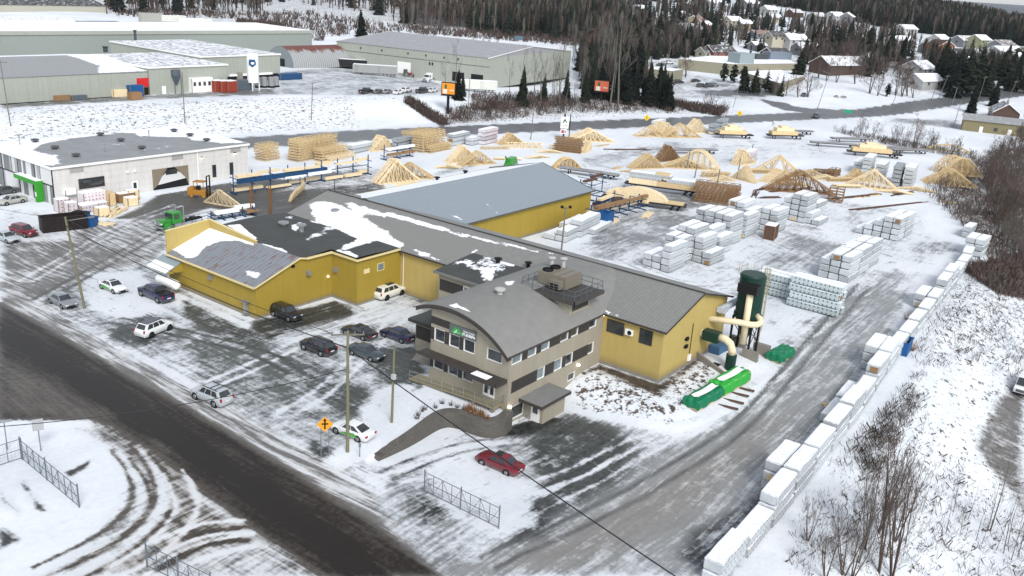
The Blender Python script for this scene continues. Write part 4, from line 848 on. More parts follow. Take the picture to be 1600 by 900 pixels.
for i, (px, lb) in enumerate([((55, 222), 'first'), ((86, 233), 'second'), ((119, 245), 'third'), ((157, 212), ''), ((189, 221), ''), ((222, 233), ''), ((272, 206), ''), ((297, 213), ''), ((323, 221), '')]):
    p = on(px[0], px[1], 0, lambda x, y: 6.62+0*x)
    names = ['far left square vent of the white warehouse roof', 'middle vent of the left trio on the white warehouse roof', 'front vent of the left trio on the white warehouse roof', 'back vent of the middle trio on the white warehouse roof', 'centre vent of the middle trio on the white warehouse roof', 'front vent of the middle trio on the white warehouse roof', 'back vent of the right trio in the snow of the white warehouse roof', 'middle vent of the right trio in the snow of the white warehouse roof', 'front vent of the right trio in the snow of the white warehouse roof']
    if i == 0: r0_ = roof_vent(p[0], p[1], 6.62, names[0], .55, .35, M('vent_grey', (.09, .095, .10), .6), group='vents on the white warehouse roof')
    else: copytree(r0_, (p[0], p[1], 6.62), label=names[i])
for px, lb in (((164, 238), 'thin steel pipe between the vents of the white warehouse roof'), ((233, 216), 'thin pipe near the back of the white warehouse roof'), ((31, 226), 'thin pipe in the snow at the left end of the white warehouse roof')):
    p = on(px[0], px[1], 0, lambda x, y: 6.62+0*x); r = root('vent_pipe', (p[0], p[1], 6.6), label=lb, cat='pipe'); m = MB(); m.tube([(0, 0, 0), (0, 0, 1.4)], .09, 6); m.build('pipe', STEEL, r); m = MB(); m.tube([(0, 0, 1.4), (0, 0, 1.6)], .18, 8); m.build('cap', STEEL, r)
# industrial complex beyond the highway (long left hall, middle hall, right hall)
b = Bl('long_factory_hall', -60, 181, 0, 132, 46, 5, 6.3, GREEN_W, 'long pale green factory hall at the left with a broad grey roof', 'factory'); b.flat(ROOFM, .12, rise=2.2, axis='x', zs=[([(95, 30), (134, 24), (134, 47), (90, 47)], .9), ([(-1, 24), (100, 24), (90, 47), (-1, 47)], .85), ([(118, 0), (134, 0), (134, 24), (122, 24), (124, 10)], 1.2)], step=2)
b.slab('red_roller_door', 'y', 128.6, 133.0-.9, 2.2, 4.6, M('red_door', (.55, .02, .02), .5)); b.slab('doorway', 'y', 128.6, 132.1, 0, 2.1, BLACK, .05); b.slab('dark_wall_base', 'y', 60, 128, -.4, .2, BLACK, .05)
b = Bl('middle_factory_hall', 72.1, 180.6, 0, 25, 34, 5, 7.4, GREEN_W, 'middle pale green factory hall with a snow covered roof beside the red door', 'factory'); b.flat(ROOFS, .62, step=1.6)
b.slab('white_door', 'y', 3.6, 4.8, 0, 2.2, WHITE)
b = Bl('right_factory_hall', 97.2, 193.6, 0, 29.5, 50, 5, 8.3, GREEN_W, 'right pale green factory hall with a dark loading opening behind the white silo', 'factory'); b.flat(ROOFS, .62, step=1.8)
b.slab('loading_opening', 'y', 8.5, 27.5, .1, 1.9, BLACK); b.slab('loading_beam', 'y', 9.8, 26, 2.0, 2.6, WHITE, .5); b.slab('loading_post', 'y', 12.5, 14.5, 0, 3.0, CONC, .6); b.slab('right_doorway', 'y', 26.6, 28.6, 0, 2.2, BLACK, .08)
for px, lb in (((212, 67), 'tall dark chimney pipe on the factory roofs'), ((165, 81), 'short dark vent box on the factory roofs')):
    p = on(px[0], px[1], 0, lambda x, y: 12.4+0*x); r = root('chimney_pipe', (p[0], p[1], 12.3), label=lb, cat='chimney'); m = MB(); m.tube([(0, 0, 0), (0, 0, 4 if px[0] == 212 else 1.5)], .45 if px[0] == 212 else .7, 8); m.build('pipe', M('dark_pipe', (.07, .08, .085), .6), r); m = MB(); m.tube([(0, 0, 4 if px[0] == 212 else 1.5), (0, 0, 4.3 if px[0] == 212 else 1.7)], .6 if px[0] == 212 else .9, 8); m.build('cap', BLACK, r)
b = Bl('left_roofed_extension', -40, 229, 0, 95, 26, 5, 8.6, GREEN_D, 'low dark roofed hall with snow behind the long factory hall', 'factory'); b.flat(ROOFS, .55, step=2.5)
b = Bl('back_factory_hall', 40, 262, -3, 152, 40, 5, 10.2, GREEN_D, 'tall grey green windowless hall behind the factory roofs', 'factory'); b.flat(ROOFS, .9, step=4, th=1.2, trim=GREEN_W)
b = Bl('grey_rear_hall', 30, 352, 0, 118, 24, 5, 6.5, M('slate_blue_siding', (.10, .115, .125), .7, ribs=.8, seam='xy', rib=.02), 'dark slate hall with a snowy roof beyond the tall green hall', 'factory'); b.flat(ROOFS, .7, step=4)
for i in range(3): b.slab('roof_hatch', 'y', 66+i*13, 70+i*13, 3.8, 5.6, M('pale_sheet', (.33, .36, .38), .6), .1)
b = Bl('cream_rear_hall', 40, 396, 0, 142, 50, 5, 10, M('cream_siding', (.47, .46, .38), .7, var=.08), 'cream walled hall with a snow streaked dark roof at the top left', 'factory'); b.flat(ROOFF, .42, rise=5, axis='x', step=3)
b = Bl('far_snowy_hall', 60, 470, 0, 120, 40, 8, 12, M('grey_far_siding', (.3, .31, .31), .7), 'snow roofed hall at the very top left corner', 'factory'); b.flat(ROOFS, .9, rise=2, axis='x', step=4)
# quonset hut
q = root('rusty_quonset_hut', (153, 219, 4.6), 0, 'corrugated arched hut with a rust red top next to the trailers', 'hut')
m = MB(); W_, Lq, n = 15.0, 38, 30
RUST = M('rusty_corrugation', (.30, .31, .31), .55, ribs=.95, seam='x', rib=.07, var=.2)
mr, ntr, pr_ = newmat('rust_topped_steel'); geo = N(ntr, 'NewGeometry'); sx = N(ntr, 'SeparateXYZ'); lk(ntr, geo.outputs['Position'], sx.inputs[0])
fr = math_(ntr, 'FRACT', math_(ntr, 'DIVIDE', sx.outputs[0], 1.0)); rb = math_(ntr, 'MULTIPLY_ADD', math_(ntr, 'ABSOLUTE', math_(ntr, 'SUBTRACT', fr, .5)), 1.0)
nn = noise(ntr, mapv(ntr, geo.outputs['Position'], (1.0, .25, .25)), 1.0, 4)
hh = math_(ntr, 'MULTIPLY', math_(ntr, 'SUBTRACT', math_(ntr, 'ADD', sx.outputs[2], math_(ntr, 'MULTIPLY', nn, 5)), 12.6), 1.2, True)
c1 = mixc(ntr, fr, (.20, .21, .21), (.40, .41, .41)); lk(ntr, mixc(ntr, hh, c1, (.14, .045, .03)), pr_.inputs['Base Color']); pr_.inputs['Roughness'].default_value = .6
vs = []
for i in range(n+1):
    t = math.pi*i/n; vs += [(0, W_/2-W_/2*math.cos(t), 7.6*math.sin(t)**.9), (Lq, W_/2-W_/2*math.cos(t), 7.6*math.sin(t)**.9)]
m.add(vs, [(2*i, 2*i+1, 2*i+3, 2*i+2) for i in range(n)]); m.build('shell', mr, q, fix=False)
m = MB(); m.add([vs[2*i] for i in range(n+1)], [tuple(range(n+1))]); m.add([vs[2*i+1] for i in range(n+1)], [tuple(range(n+1))]); m.build('end_wall', M('dull_tin', (.25, .28, .29), .6), q)
m = MB(); m.box(-.1, -.02, 4.8, 8.6, 0, 3.2); m.build('hut_door', BLACK, q)
# grey-roofed distribution warehouse
b = Bl('distribution_warehouse', 190.5, 158.5, 9, 70, 68, 4.2, 9.4, GREEN_W, 'large pale green distribution warehouse with a wide grey roof and loading docks', 'warehouse'); b.flat(M('pale_grey_roof', (.36, .36, .375), .8, var=.08, snow=True, scale=.3), .30, rise=3.0, axis='y', step=2.5, zs=[([(66, -1), (72, -1), (72, 70), (66, 70)], 1.2)])
b.slab('wall_band', 'x', 0, 68, 6.2, 6.4, M('dark_green_line', (.14, .16, .14), .7), .08); b.slab('wall_band', 'y', 0, 2, 6.2, 6.4, MATS['dark_green_line'], .08)
b.slab('white_loading_door', 'x', 33, 39, .4, 4.6, WHITE)
for y in (.5, 8.5): b.slab('dock_opening', 'x', y+1, y+6, 0, 3.3, BLACK, .12)
for i, y in enumerate((12, 18, 26, 34, 46, 56)): b.slab('wall_vent', 'x', y, y+.5, 7.6, 8.2, BLACK, .2)
for y in (23, 24.2): b.slab('wall_grille', 'x', y, y+.6, 4.6, 5.6, BLACK, .1)
b = Bl('warehouse_annex', 165, 237, 9, 60, 40, 5, 8, GREEN_W, 'lower pale green annex behind the quonset hut', 'warehouse') if 0 else b
# beige commercial block up the side road
b = Bl('beige_commercial_block', 352, 118, -36, 0.1, 0.1, 3, 1, None, 'low beige office block with a snow covered flat roof and car park', 'commercial building')
BG = M('beige_block', (.31, .29, .215), .8, var=.06)
def gp(px, py, z): return on(px, py, 0, lambda x, y: z+0*x)
cbp = [gp(1145, 100, 10), gp(1245, 99, 10), gp(1200, 78, 10), gp(1060, 92, 10)]
def poly_bld(r, pts, z0, z1, wall, roofm, snow=.9, name='wall'):
    m = MB(); n = len(pts); o = r.matrix_basis.translation if 0 else Vector(r.location)
    P = [Vector((p[0], p[1], 0)) for p in pts]
    for i in range(n): a, c = P[i], P[(i+1) % n]; m.quad((a.x, a.y, z0), (c.x, c.y, z0), (c.x, c.y, z1), (a.x, a.y, z1))
    w_ = m.build(name, wall, r); m = MB(); m.add([(p.x, p.y, z1) for p in P], [tuple(range(n))]); rr_ = m.build('flat_roof', roofm, r)
    return w_
bpy.data.objects.remove(b.r, do_unlink=True)
r = root('beige_commercial_block', (0, 0, 0), label='low beige office block with a snow covered flat roof and car park', cat='commercial building')
poly_bld(r, cbp, 1, 10, BG, MATS['roof_snow'])
cb2 = [gp(1218, 130, 7), gp(1258, 118, 7), gp(1215, 108, 7), gp(1160, 112, 7)]; poly_bld(r, cb2, 0, 7, M('beige_dark_block', (.30, .27, .20), .8), MATS['roof_snow'], name='lower_wall')
cb3 = [gp(1000, 106, 8), gp(1050, 111, 8), gp(1068, 108, 8), gp(1010, 103, 8)]; poly_bld(r, cb3, 1.5, 8, BG, MATS['roof_snow'], name='side_wall')
def px_box(r, name, px, py, z, w, d, h, mat, rz=-.4):
    p = gp(px, py, z); m = MB(); R_ = Matrix.Rotation(rz, 3, 'Z'); m.box(-w/2, w/2, -d/2, d/2, 0, h, R=R_); return m.build(name, mat, r, loc=(p[0], p[1], p[2]))
px_box(r, 'roof_plant_room', 1157, 98, 10, 9, 8, 4.5, M('grey_blue_sheet', (.30, .36, .37), .6)); px_box(r, 'roof_plant_room', 1185, 92, 10, 8, 5, 2.5, MATS['dark_pipe']); px_box(r, 'roof_plant_room', 1213, 92, 10, 15, 6, 3.5, M('steel_blue_sheet', (.20, .24, .29), .6))
# olive hall at the right edge and the cottage behind it
b = Bl('olive_hall', 286, 18.6, -77, 40, 14, -.3, 4.1, M('olive_siding', (.25, .215, .12), .7, ribs=.4, seam='xy', rib=.02), 'long low olive hall with a pale metal roof at the right edge', 'building')
b.flat(ROOFM, .35, rise=1.6, axis='x', step=1.5, over=.5)
for a in (5.5, 14.5): b.slab('white_door', 'y', a, a+1.1, .2, 2.3, WHITE)
b.slab('small_window', 'y', 10, 11.2, 1.2, 2.4, GLASS)
def house(px, py, w, d, h, deg, wallc, roofc, label, rise=None, chim=False, snow=.75, cat='house', wname=None, dz=0):
    p = on(px, py); a = math.radians(deg); r = root('house', (p[0], p[1], p[2]+dz), a, label, cat, 'houses on the hillside'); rise = rise or d*.28
    wm = M('house_wall_%s' % wallc, HC[wallc], .8, var=.06); rm = M('house_roof_%s' % roofc, HC[roofc], .8, var=.15, snow=True)
    m = MB(); m.box(-w/2, w/2, -d/2, d/2, -2, h)
    for x in (-w/2, w/2): m.add([(x, -d/2, h), (x, d/2, h), (x, 0, h+rise)], [(0, 1, 2)])
    m.build('wall', wm, r); o = .5
    for sgn in (-1, 1):
        X, Y = np.meshgrid(lin(-w/2-o, w/2+o, 8), lin(0, sgn*(d/2+o), 5), indexing='ij'); Zv = h+rise+.05-np.abs(Y)*rise/(d/2)
        sheet('roof_slope', np.stack([X, Y, Zv], -1), [], rm, r, default=(snow, .4, 0, 1))
    m = MB()
    for x in (-w/2-o, w/2+o-.12):
        m = MB()
        for sgn in (-1, 1): m.prism([(x, 0, h+rise+.08), (x, sgn*(d/2+o), h-.28*o*2+.08), (x, sgn*(d/2+o), h-.28*o*2-.22), (x, 0, h+rise-.2)], (.12, 0, 0))
        m.build('roof_trim', WHITE, r)
    for sx_ in (-w*.3, w*.05, w*.33):
        m = MB(); m.box(sx_-.6, sx_+.6, -d/2-.05, -d/2, h-1.9, h-.7); m.build('window', GLASS, r)
    m = MB(); m.box(-w/2-.05, -w/2, -.7, .7, h-1.9, h-.7); m.build('window', GLASS, r)
    if chim: m = MB(); m.box(w*.2, w*.2+.7, -.35, .35, h, h+rise+1.0); m.build('chimney', CONC, r)
    return r
HC = dict(cream=(.50, .46, .36), white=(.46, .46, .45), brown=(.10, .06, .045), brick=(.22, .10, .075), grey=(.20, .21, .22), tan=(.36, .29, .20), olive=(.33, .33, .20), darkroof=(.08, .075, .075), pinkroof=(.30, .20, .17), greyroof=(.17, .17, .18), redbrick=(.33, .13, .07), green=(.3, .34, .22))
house(1566, 187, 11, 9, 3.4, 200, 'brown', 'greyroof', 'brown gabled cottage with a pale chimney behind the olive hall', 3.2, True, .5)
HS = [
 (1122, 92, 15, 10, 4, -25, 'brick', 'darkroof', 'brick bungalow with a dark snow edged roof right above the beige office block', .45),
 (1103, 92, 8, 8, 3.6, -25, 'cream', 'darkroof', 'cream garage wing left of the brick bungalow above the beige block', .4),
 (1075, 55, 14, 11, 4, -20, 'grey', 'greyroof', 'grey house with a low hipped roof left of the steep pink roofed house', .5),
 (1086, 44, 13, 11, 5, 10, 'tan', 'pinkroof', 'tan house with a tall steep brownish pink roof amid dark trees', .1),
 (1101, 46, 9, 8, 3.2, 5, 'brick', 'darkroof', 'small house with a fully snow covered roof beside the steep pink roof', 1.1),
 (1143, 46, 11, 9, 6, -20, 'cream', 'darkroof', 'cream gabled house facing the valley above a snowy lawn', .8),
 (1160, 47, 11, 8, 4.5, -20, 'tan', 'pinkroof', 'tan house attached right of the cream gabled house above the lawn', .9),
 (1211, 74, 12, 9, 6.5, -30, 'cream', 'darkroof', 'tall cream house with a dark gable left of the snow roofed white house', .4),
 (1238, 76, 13, 10, 5.5, -30, 'white', 'greyroof', 'white house with a broad snow covered roof beside the tall cream house', 1.0),
 (1211, 92, 14, 9, 3.2, -20, 'brown', 'darkroof', 'dark brown house with a white eave just behind the office block roof', .35),
 (1182, 78, 9, 6, 3, -20, 'grey', 'darkroof', 'small low shed with a snowy roof left of the tall cream house', .9),
 (1188, 60, 14, 7, 3, -25, 'grey', 'pinkroof', 'long low grey bungalow above the cedar row', .3),
 (985+13, 20, 12, 8, 3.5, 0, 'grey', 'greyroof', 'snow roofed house among bare trees at the upper middle', .95),
 (1065, 29, 9, 7, 3.5, 0, 'white', 'greyroof', 'little white house left of the steep pink roof', 1.0),
 (872, 24, 13, 10, 5, -30, 'cream', 'greyroof', 'cream house with a snowy gable in the left wooded slope', .8),
 (846, 10, 14, 9, 4, -20, 'brown', 'pinkroof', 'brown house with pink grey roof at the top edge of the wooded slope', .6),
 (1115, 12, 16, 10, 4, -15, 'white', 'greyroof', 'large white house on the open snowy field at the top', 1.0),
 (1170, 14, 18, 11, 5, -15, 'grey', 'greyroof', 'big snow roofed house under the forest edge at the top', .95),
 (1200, 24, 12, 9, 5, -20, 'white', 'greyroof', 'white house with snow roof behind tall spruces at upper middle right', 1.0),
 (1207, 35, 11, 8, 4, -20, 'cream', 'darkroof', 'cream low house half hidden behind spruces at upper middle right', .8),
 (1240, 27, 13, 9, 4, -15, 'brown', 'pinkroof', 'brown house with a thin snow line below the forest', .6),
 (1275, 34, 13, 9, 4.5, -15, 'grey', 'greyroof', 'grey house with snowy gable below the forest, left of a white one', .9),
 (1303, 37, 14, 10, 6, -15, 'white', 'greyroof', 'white two storey house with columns of windows below the forest', 1.0),
 (1322, 38, 13, 10, 6, 10, 'grey', 'greyroof', 'pale grey house with a peaked snowy roof right of the white two storey one', .8),
 (1265, 86, 20, 9, 4, -30, 'grey', 'greyroof', 'grey blue garage with a snow roof by the bend of the side street', .9),
 (1308, 114, 26, 13, 4.4, -22, 'brown', 'greyroof', 'long house with streaky snow on the roof behind the round bare trees', .78),
 (1356, 107, 13, 11, 4, 30, 'grey', 'darkroof', 'house with a steep snowy gable among brown bare trees', .8),
 (1404, 74, 17, 9, 4.5, -20, 'white', 'brown', 'white house with a long flat snow line amid dark trees', .95),
 (1413, 56, 15, 9, 5, -20, 'white', 'greyroof', 'upper white house with a snow cap above the dark tree belt', 1.0),
 (1432, 118, 15, 12, 4, -10, 'white', 'greyroof', 'pale low house right of the brown trees near the highway bend', .8),
 (1447, 136, 22, 10, 3.4, -18, 'white', 'greyroof', 'long white house with a smooth snow roof behind the hedge', 1.2),
 (1466, 88, 12, 10, 6.5, 50, 'redbrick', 'brown', 'house with a steep orange red roof amid the right hand houses', .02),
 (1452, 82, 13, 9, 4, -10, 'grey', 'darkroof', 'dark house with a snow edged roof left of the orange red one', .5),
 (1500, 97, 15, 12, 4, -30, 'grey', 'darkroof', 'dark gabled house between conifers, right of the orange red one', .3),
 (1503, 72, 16, 9, 4, -15, 'grey', 'pinkroof', 'brown roofed house in the snowy strip under the forest', .6),
 (1527, 74, 13, 10, 5, -15, 'olive', 'greyroof', 'pale olive house with a snow roof in the right strip under the forest', .95),
 (1563, 79, 20, 9, 4, -12, 'grey', 'brown', 'long brown roofed house near the right edge under the forest', .5),
 (1568, 91, 30, 9, 4.5, -14, 'white', 'greyroof', 'very long white row house near the right edge', .9),
 (1585, 103, 16, 11, 4, 0, 'tan', 'greyroof', 'low tan house with a broad snowy roof at the right edge', .9),
 (1503, 108, 14, 9, 4, -15, 'white', 'greyroof', 'white porch fronted house between conifers right of the highway bend', .95),
 (1595, 92, 10, 9, 4, -15, 'brown', 'darkroof', 'dark brown house cut by the right edge of the picture', .3),
 (1465, 70, 14, 9, 4, -10, 'white', 'greyroof', 'white house half hidden by a round pinkish bare tree under the forest', 1.0),
]
for h_ in HS: house(*h_[:9], snow=h_[9], chim=h_[0] % 2 == 0)
for px, py, lb in ((66, 42, 0),) if 0 else (): pass
# ------------------------------------------------------------ vehicles
TYRE = M('tyre_rubber', (.015, .015, .015), .8, var=.05)
RIMS = M('silver_rim', (.30, .31, .32), .35, metal=.6, var=.05)
RIMB = M('black_rim', (.02, .02, .022), .35, var=.05)
TAIL = M('red_tail_lamp', (.35, .01, .015), .3, var=0); HEADL = M('clear_head_lamp', (.55, .58, .6), .15, var=0); PLATE = M('number_plate_white', (.6, .62, .65), .5, var=0)
def paint(n, c, r=.22, met=.0):
    if 'paint_'+n in MATS: return MATS['paint_'+n]
    m, nt, p = newmat('paint_'+n); tc = N(nt, 'TexCoord'); n1 = noise(nt, tc.outputs['Object'], 1.3, 5, .6)
    sx = N(nt, 'SeparateXYZ'); lk(nt, tc.outputs['Object'], sx.inputs[0])
    low = math_(nt, 'MULTIPLY', math_(nt, 'SUBTRACT', math_(nt, 'ADD', .62, math_(nt, 'MULTIPLY', n1, .35)), sx.outputs[2]), 1.3, True)
    lk(nt, mixc(nt, math_(nt, 'MULTIPLY', low, .55), c, (.16, .15, .135)), p.inputs['Base Color']); p.inputs['Metallic'].default_value = met
    p.inputs['Roughness'].default_value = r; p.inputs['Coat Weight'].default_value = .4; p.inputs['Coat Roughness'].default_value = .15
    MATS['paint_'+n] = m; return m
PAINTS = dict(grey=(.20, .215, .23), white=(.72, .73, .73), navy=(.012, .018, .055), silver=(.40, .43, .45), black=(.010, .011, .014), slate=(.04, .055, .065), blue=(.010, .014, .05), cream=(.72, .70, .62), red=(.14, .005, .013), wine=(.16, .006, .014), beige=(.38, .38, .34), dred=(.2, .02, .02), dgrey=(.06, .065, .07))
def wheel(parent, x, y, r=.34, wd=.24, rim=RIMS):
    s = 1 if y > 0 else -1
    m = MB(); m.tube([(0, -s*wd/2, 0), (0, -s*wd/2, 0), (0, s*wd/2-s*.02, 0), (0, s*wd/2, 0)], [r*.6, r, r, r*.9], 20); o = m.build('wheel', TYRE, parent, loc=(x, y, r))
    m = MB(); m.tube([(0, s*(wd/2-.03), 0), (0, s*(wd/2+.012), 0)], [r*.66, r*.58], 12); m.build('rim', rim, o); return o
SPEC = {  # L, W, H, belt, hood_h, windscreen base, roof front, roof rear, rear glass base, tail_h, clearance, wheel r, front axle, rear axle
 'sedan': (4.75, 1.80, 1.43, .92, .80, 1.05, .42, -.95, -1.55, .95, .20, .32, 1.42, -1.38),
 'coupe': (4.55, 1.76, 1.38, .90, .78, 1.0, .35, -.75, -1.75, .92, .20, .32, 1.35, -1.32),
 'hatch': (4.35, 1.76, 1.50, .95, .86, 1.15, .55, -1.55, -2.02, .98, .20, .31, 1.32, -1.28),
 'suv': (4.70, 1.88, 1.70, 1.08, .99, 1.15, .60, -1.70, -2.15, 1.10, .26, .37, 1.42, -1.36),
 'bigsuv': (5.00, 1.98, 1.80, 1.15, 1.08, 1.30, .75, -1.95, -2.35, 1.15, .28, .39, 1.52, -1.45),
 'pickup': (5.75, 1.98, 1.88, 1.18, 1.12, 1.55, 1.0, -.75, -1.0, 1.15, .32, .41, 1.85, -1.75),
}
def make_car(name, kind, col, label, cat='car', rim=RIMS, roofc=None, extras=(), group=None, simple=False):
    L, W, H, BT, HH, WB, RFx, RRx, RB, TH, CL, WR_, FA, RA = SPEC[kind]
    pt = paint(col, PAINTS[col]); r = root(name, (0, 0, 0), 0, label, cat, group)
    # lower body: stations (x, halfwidth, shoulder height, bottom)
    h = W/2
    st = [(-L/2, h*.80, TH-.22, CL+.12), (-L/2+.07, h*.90, TH-.06, CL+.02), (-L/2+.35, h*.975, TH, CL), (RA, h, BT+.02, CL), (RB+.35 if kind != 'pickup' else -1.0, h, BT, CL), (0, h, BT, CL), (WB-.1, h, BT-.02, CL), (FA, h*.995, (BT+HH)/2, CL), (L/2-.42, h*.965, HH, CL+.02), (L/2-.14, h*.88, HH-.12, CL+.06), (L/2, h*.72, HH-.30, CL+.12)]
    st = sorted(st, key=lambda s_: s_[0]); m = MB(); vs = []; n = 9
    for x, w_, t, b in st:
        prof = [(-w_*.90, b), (-w_, b+.14), (-w_*1.0, t-.18), (-w_*.955, t-.05), (-w_*.80, t+.0), (0, t+.045)]
        ring = prof+[(-a, z) for a, z in prof[::-1][1:]]
        vs += [(x, a, z) for a, z in ring]
    n = 11; k = len(st)
    fs = [(i*n+j, i*n+j+1, (i+1)*n+j+1, (i+1)*n+j) for i in range(k-1) for j in range(n-1)]+[(i*n+n-1, i*n, (i+1)*n, (i+1)*n+n-1) for i in range(k-1)]+[tuple(range(n))[::-1], tuple((k-1)*n+j for j in range(n))]
    m.add(vs, fs)
    if kind == 'pickup': pass
    body = m.build('body', pt, r, smooth=True)
    bm_ = body.modifiers.new('edge', 'BEVEL'); bm_.width = .03; bm_.segments = 2; bm_.angle_limit = math.radians(40)
    # wheel housings, sills, bumper and grille darkness
    for ax in (FA, RA):
        for s in (-1, 1): m = MB(); m.tube([(ax, s*(h-.10), WR_), (ax, s*(h+.004), WR_)], WR_+.075, 18); m.build('wheel_arch', BLACK, r)
    for ax in (FA, RA):
        for s in (-1, 1): wheel(r, ax, s*(h-.10), WR_, .24, rim)
    # cabin
    bw, tw = h*.93, h*.70; y0, y1 = BT-.03, H
    c = [(WB, bw*.93, y0), (RFx, tw, y1-.03), (RRx, tw*.98, y1-.04), (RB, bw*.92, y0+.02)]
    m = MB(); P = [(x, s*y, z) for s in (-1, 1) for x, y, z in c]
    P += [((RFx+RRx)/2, 0, y1+.03)]
    m.add(P, [(0, 1, 2, 3), (7, 6, 5, 4), (0, 4, 5, 1), (2, 6, 7, 3), (3, 7, 4, 0), (1, 5, 8), (5, 6, 8), (6, 2, 8), (2, 1, 8)])
    cb = m.build('cabin', pt if not roofc else paint(roofc, PAINTS[roofc]), r, bevel=.05)
    def gq(a, b, c_, d, u0, u1, v0, v1, push, name):
        a, b, c_, d = map(Vector, (a, b, c_, d)); f = lambda u, v: (a*(1-u)+b*u)*(1-v)+(d*(1-u)+c_*u)*v
        q = [f(u0, v0), f(u1, v0), f(u1, v1), f(u0, v1)]; nrm = (q[1]-q[0]).cross(q[3]-q[0]).normalized(); cen = sum(q, Vector())/4
        if nrm.dot(cen-Vector((cen.x*.2, 0, .6))) < 0: nrm = -nrm
        m = MB(); m.prism([p+nrm*push for p in q], nrm*-.03); return m.build(name, GLASS, r)
    wl_, wr_ = P[0:4], P[4:8]
    gq(P[0], P[4], P[5], P[1], .04, .96, .04, .95, .022, 'windscreen'); gq(P[3], P[7], P[6], P[2], .09, .91, .12, .90, .022, 'rear_window')
    for s in (0, 4):
        a, b, c_, d = P[s], P[s+1], P[s+2], P[s+3]
        f = lambda u, v: (Vector(d)*(1-u)+Vector(a)*u)*(1-v)+(Vector(c_)*(1-u)+Vector(b)*u)*v
        segs = [(.10, .36), (.40, .66), (.70, .93)] if kind in ('suv', 'bigsuv', 'hatch') else [(.10, .46), (.50, .90)]
        for u0, u1 in segs:
            m = MB(); q = [f(u0, .08), f(u1, .08), f(u1 if u1 < .9 else .89, .92), f(u0 if u0 > .12 else .13, .92)]; off_ = Vector((0, -.022 if s == 0 else .022, .012)); m.prism([p+off_ for p in q], -off_*1.4); m.build('side_window', GLASS, r)
    for s in (-1, 1):
        m = MB(); m.box(L/2-.36, L/2-.05, s*h*.58-.16, s*h*.58+.16, HH-.30, HH-.14); m.build('headlight', HEADL, r, bevel=.03)
        m = MB(); m.box(-L/2-.01, -L/2+.22, s*h*.72-.15, s*h*.72+.15, TH-.30, TH-.10) if kind not in ('suv', 'bigsuv', 'pickup') else m.box(-L/2-.0, -L/2+.15, s*h*.80-.09, s*h*.80+.09, TH-.35, TH+.02); m.build('tail_light', TAIL, r, bevel=.02)
        m = MB(); m.box(WB-.35, WB-.15, s*(h+.02)-.0, s*(h+.17), BT-.02, BT+.13) if s > 0 else m.box(WB-.35, WB-.15, -h-.17, -h-.02, BT-.02, BT+.13); m.build('wing_mirror', pt, r, bevel=.03)
    m = MB(); m.box(L/2-.08, L/2+.012, -h*.42, h*.42, HH-.46, HH-.24); m.build('grille', BLACK, r)
    m = MB(); m.box(L/2-.16, L/2+.0, -h*.7, h*.7, CL+.04, CL+.17); m.build('front_bumper', BLACK, r, bevel=.02)
    m = MB(); m.box(-L/2-.02, -L/2+.05, -.26, .26, .55 if kind not in ('suv', 'bigsuv', 'pickup') else .68, .68 if kind not in ('suv', 'bigsuv', 'pickup') else .82); m.build('number_plate', PLATE, r)
    if kind == 'pickup':
        m = MB(); m.box(-L/2+.08, -1.08, -h*.86, h*.86, BT-.02, BT+.075); m.build('bed_cover', BLACK, r, bevel=.02)
    if 'sunroof' in extras: m = MB(); m.box(RRx*.35, RFx-.1, -tw*.62, tw*.62, H-.05, H+.045); m.build('sunroof', GLASS, r)
    if 'blackroof' in extras: m = MB(); m.box(RRx+.1, RFx-.03, -tw*.90, tw*.90, H-.06, H+.045); m.build('black_roof', GLASS, r, bevel=.02)
    if 'rack' in extras:
        m = MB()
        for s in (-1, 1): m.bar((RRx+.1, s*tw*.92, H+.06), (RFx-.1, s*tw*.92, H+.06), .05)
        for x in (RRx+.5, RRx+1.15): m.bar((x, -tw*.92, H+.08), (x, tw*.92, H+.08), .07, .04)
        m.build('roof_rack', BLACK, r)
    if 'snowroof' in extras: m = MB(); m.box(RRx+.05, RFx-.05, -tw*.85, tw*.85, H-.04, H+.05); m.build('roof_snow_cover', MATS['roof_snow'], r, bevel=.03)
    if 'decal' in extras:
        for s in (-1, 1):
            m = MB(); yy = s*(h+.006); m.prism([(-1.4, yy, .35), (.9, yy, .35), (.2, yy, .62), (-.9, yy, .78)], (0, s*.004, 0)); m.build('green_decal', M('decal_green', (.10, .40, .06), .5, var=0), r)
    if 'sign' in extras: m = MB(); m.box(-.4, -.1, -.35, .35, H+.02, H+.14); m.build('roof_light_bar', BLACK, r)
    return r
def put(o, px, py, deg, dz=0):
    p = on(px, py); o.location = (p[0], p[1], p[2]+dz); o.rotation_euler = (0, 0, math.radians(deg)); return o
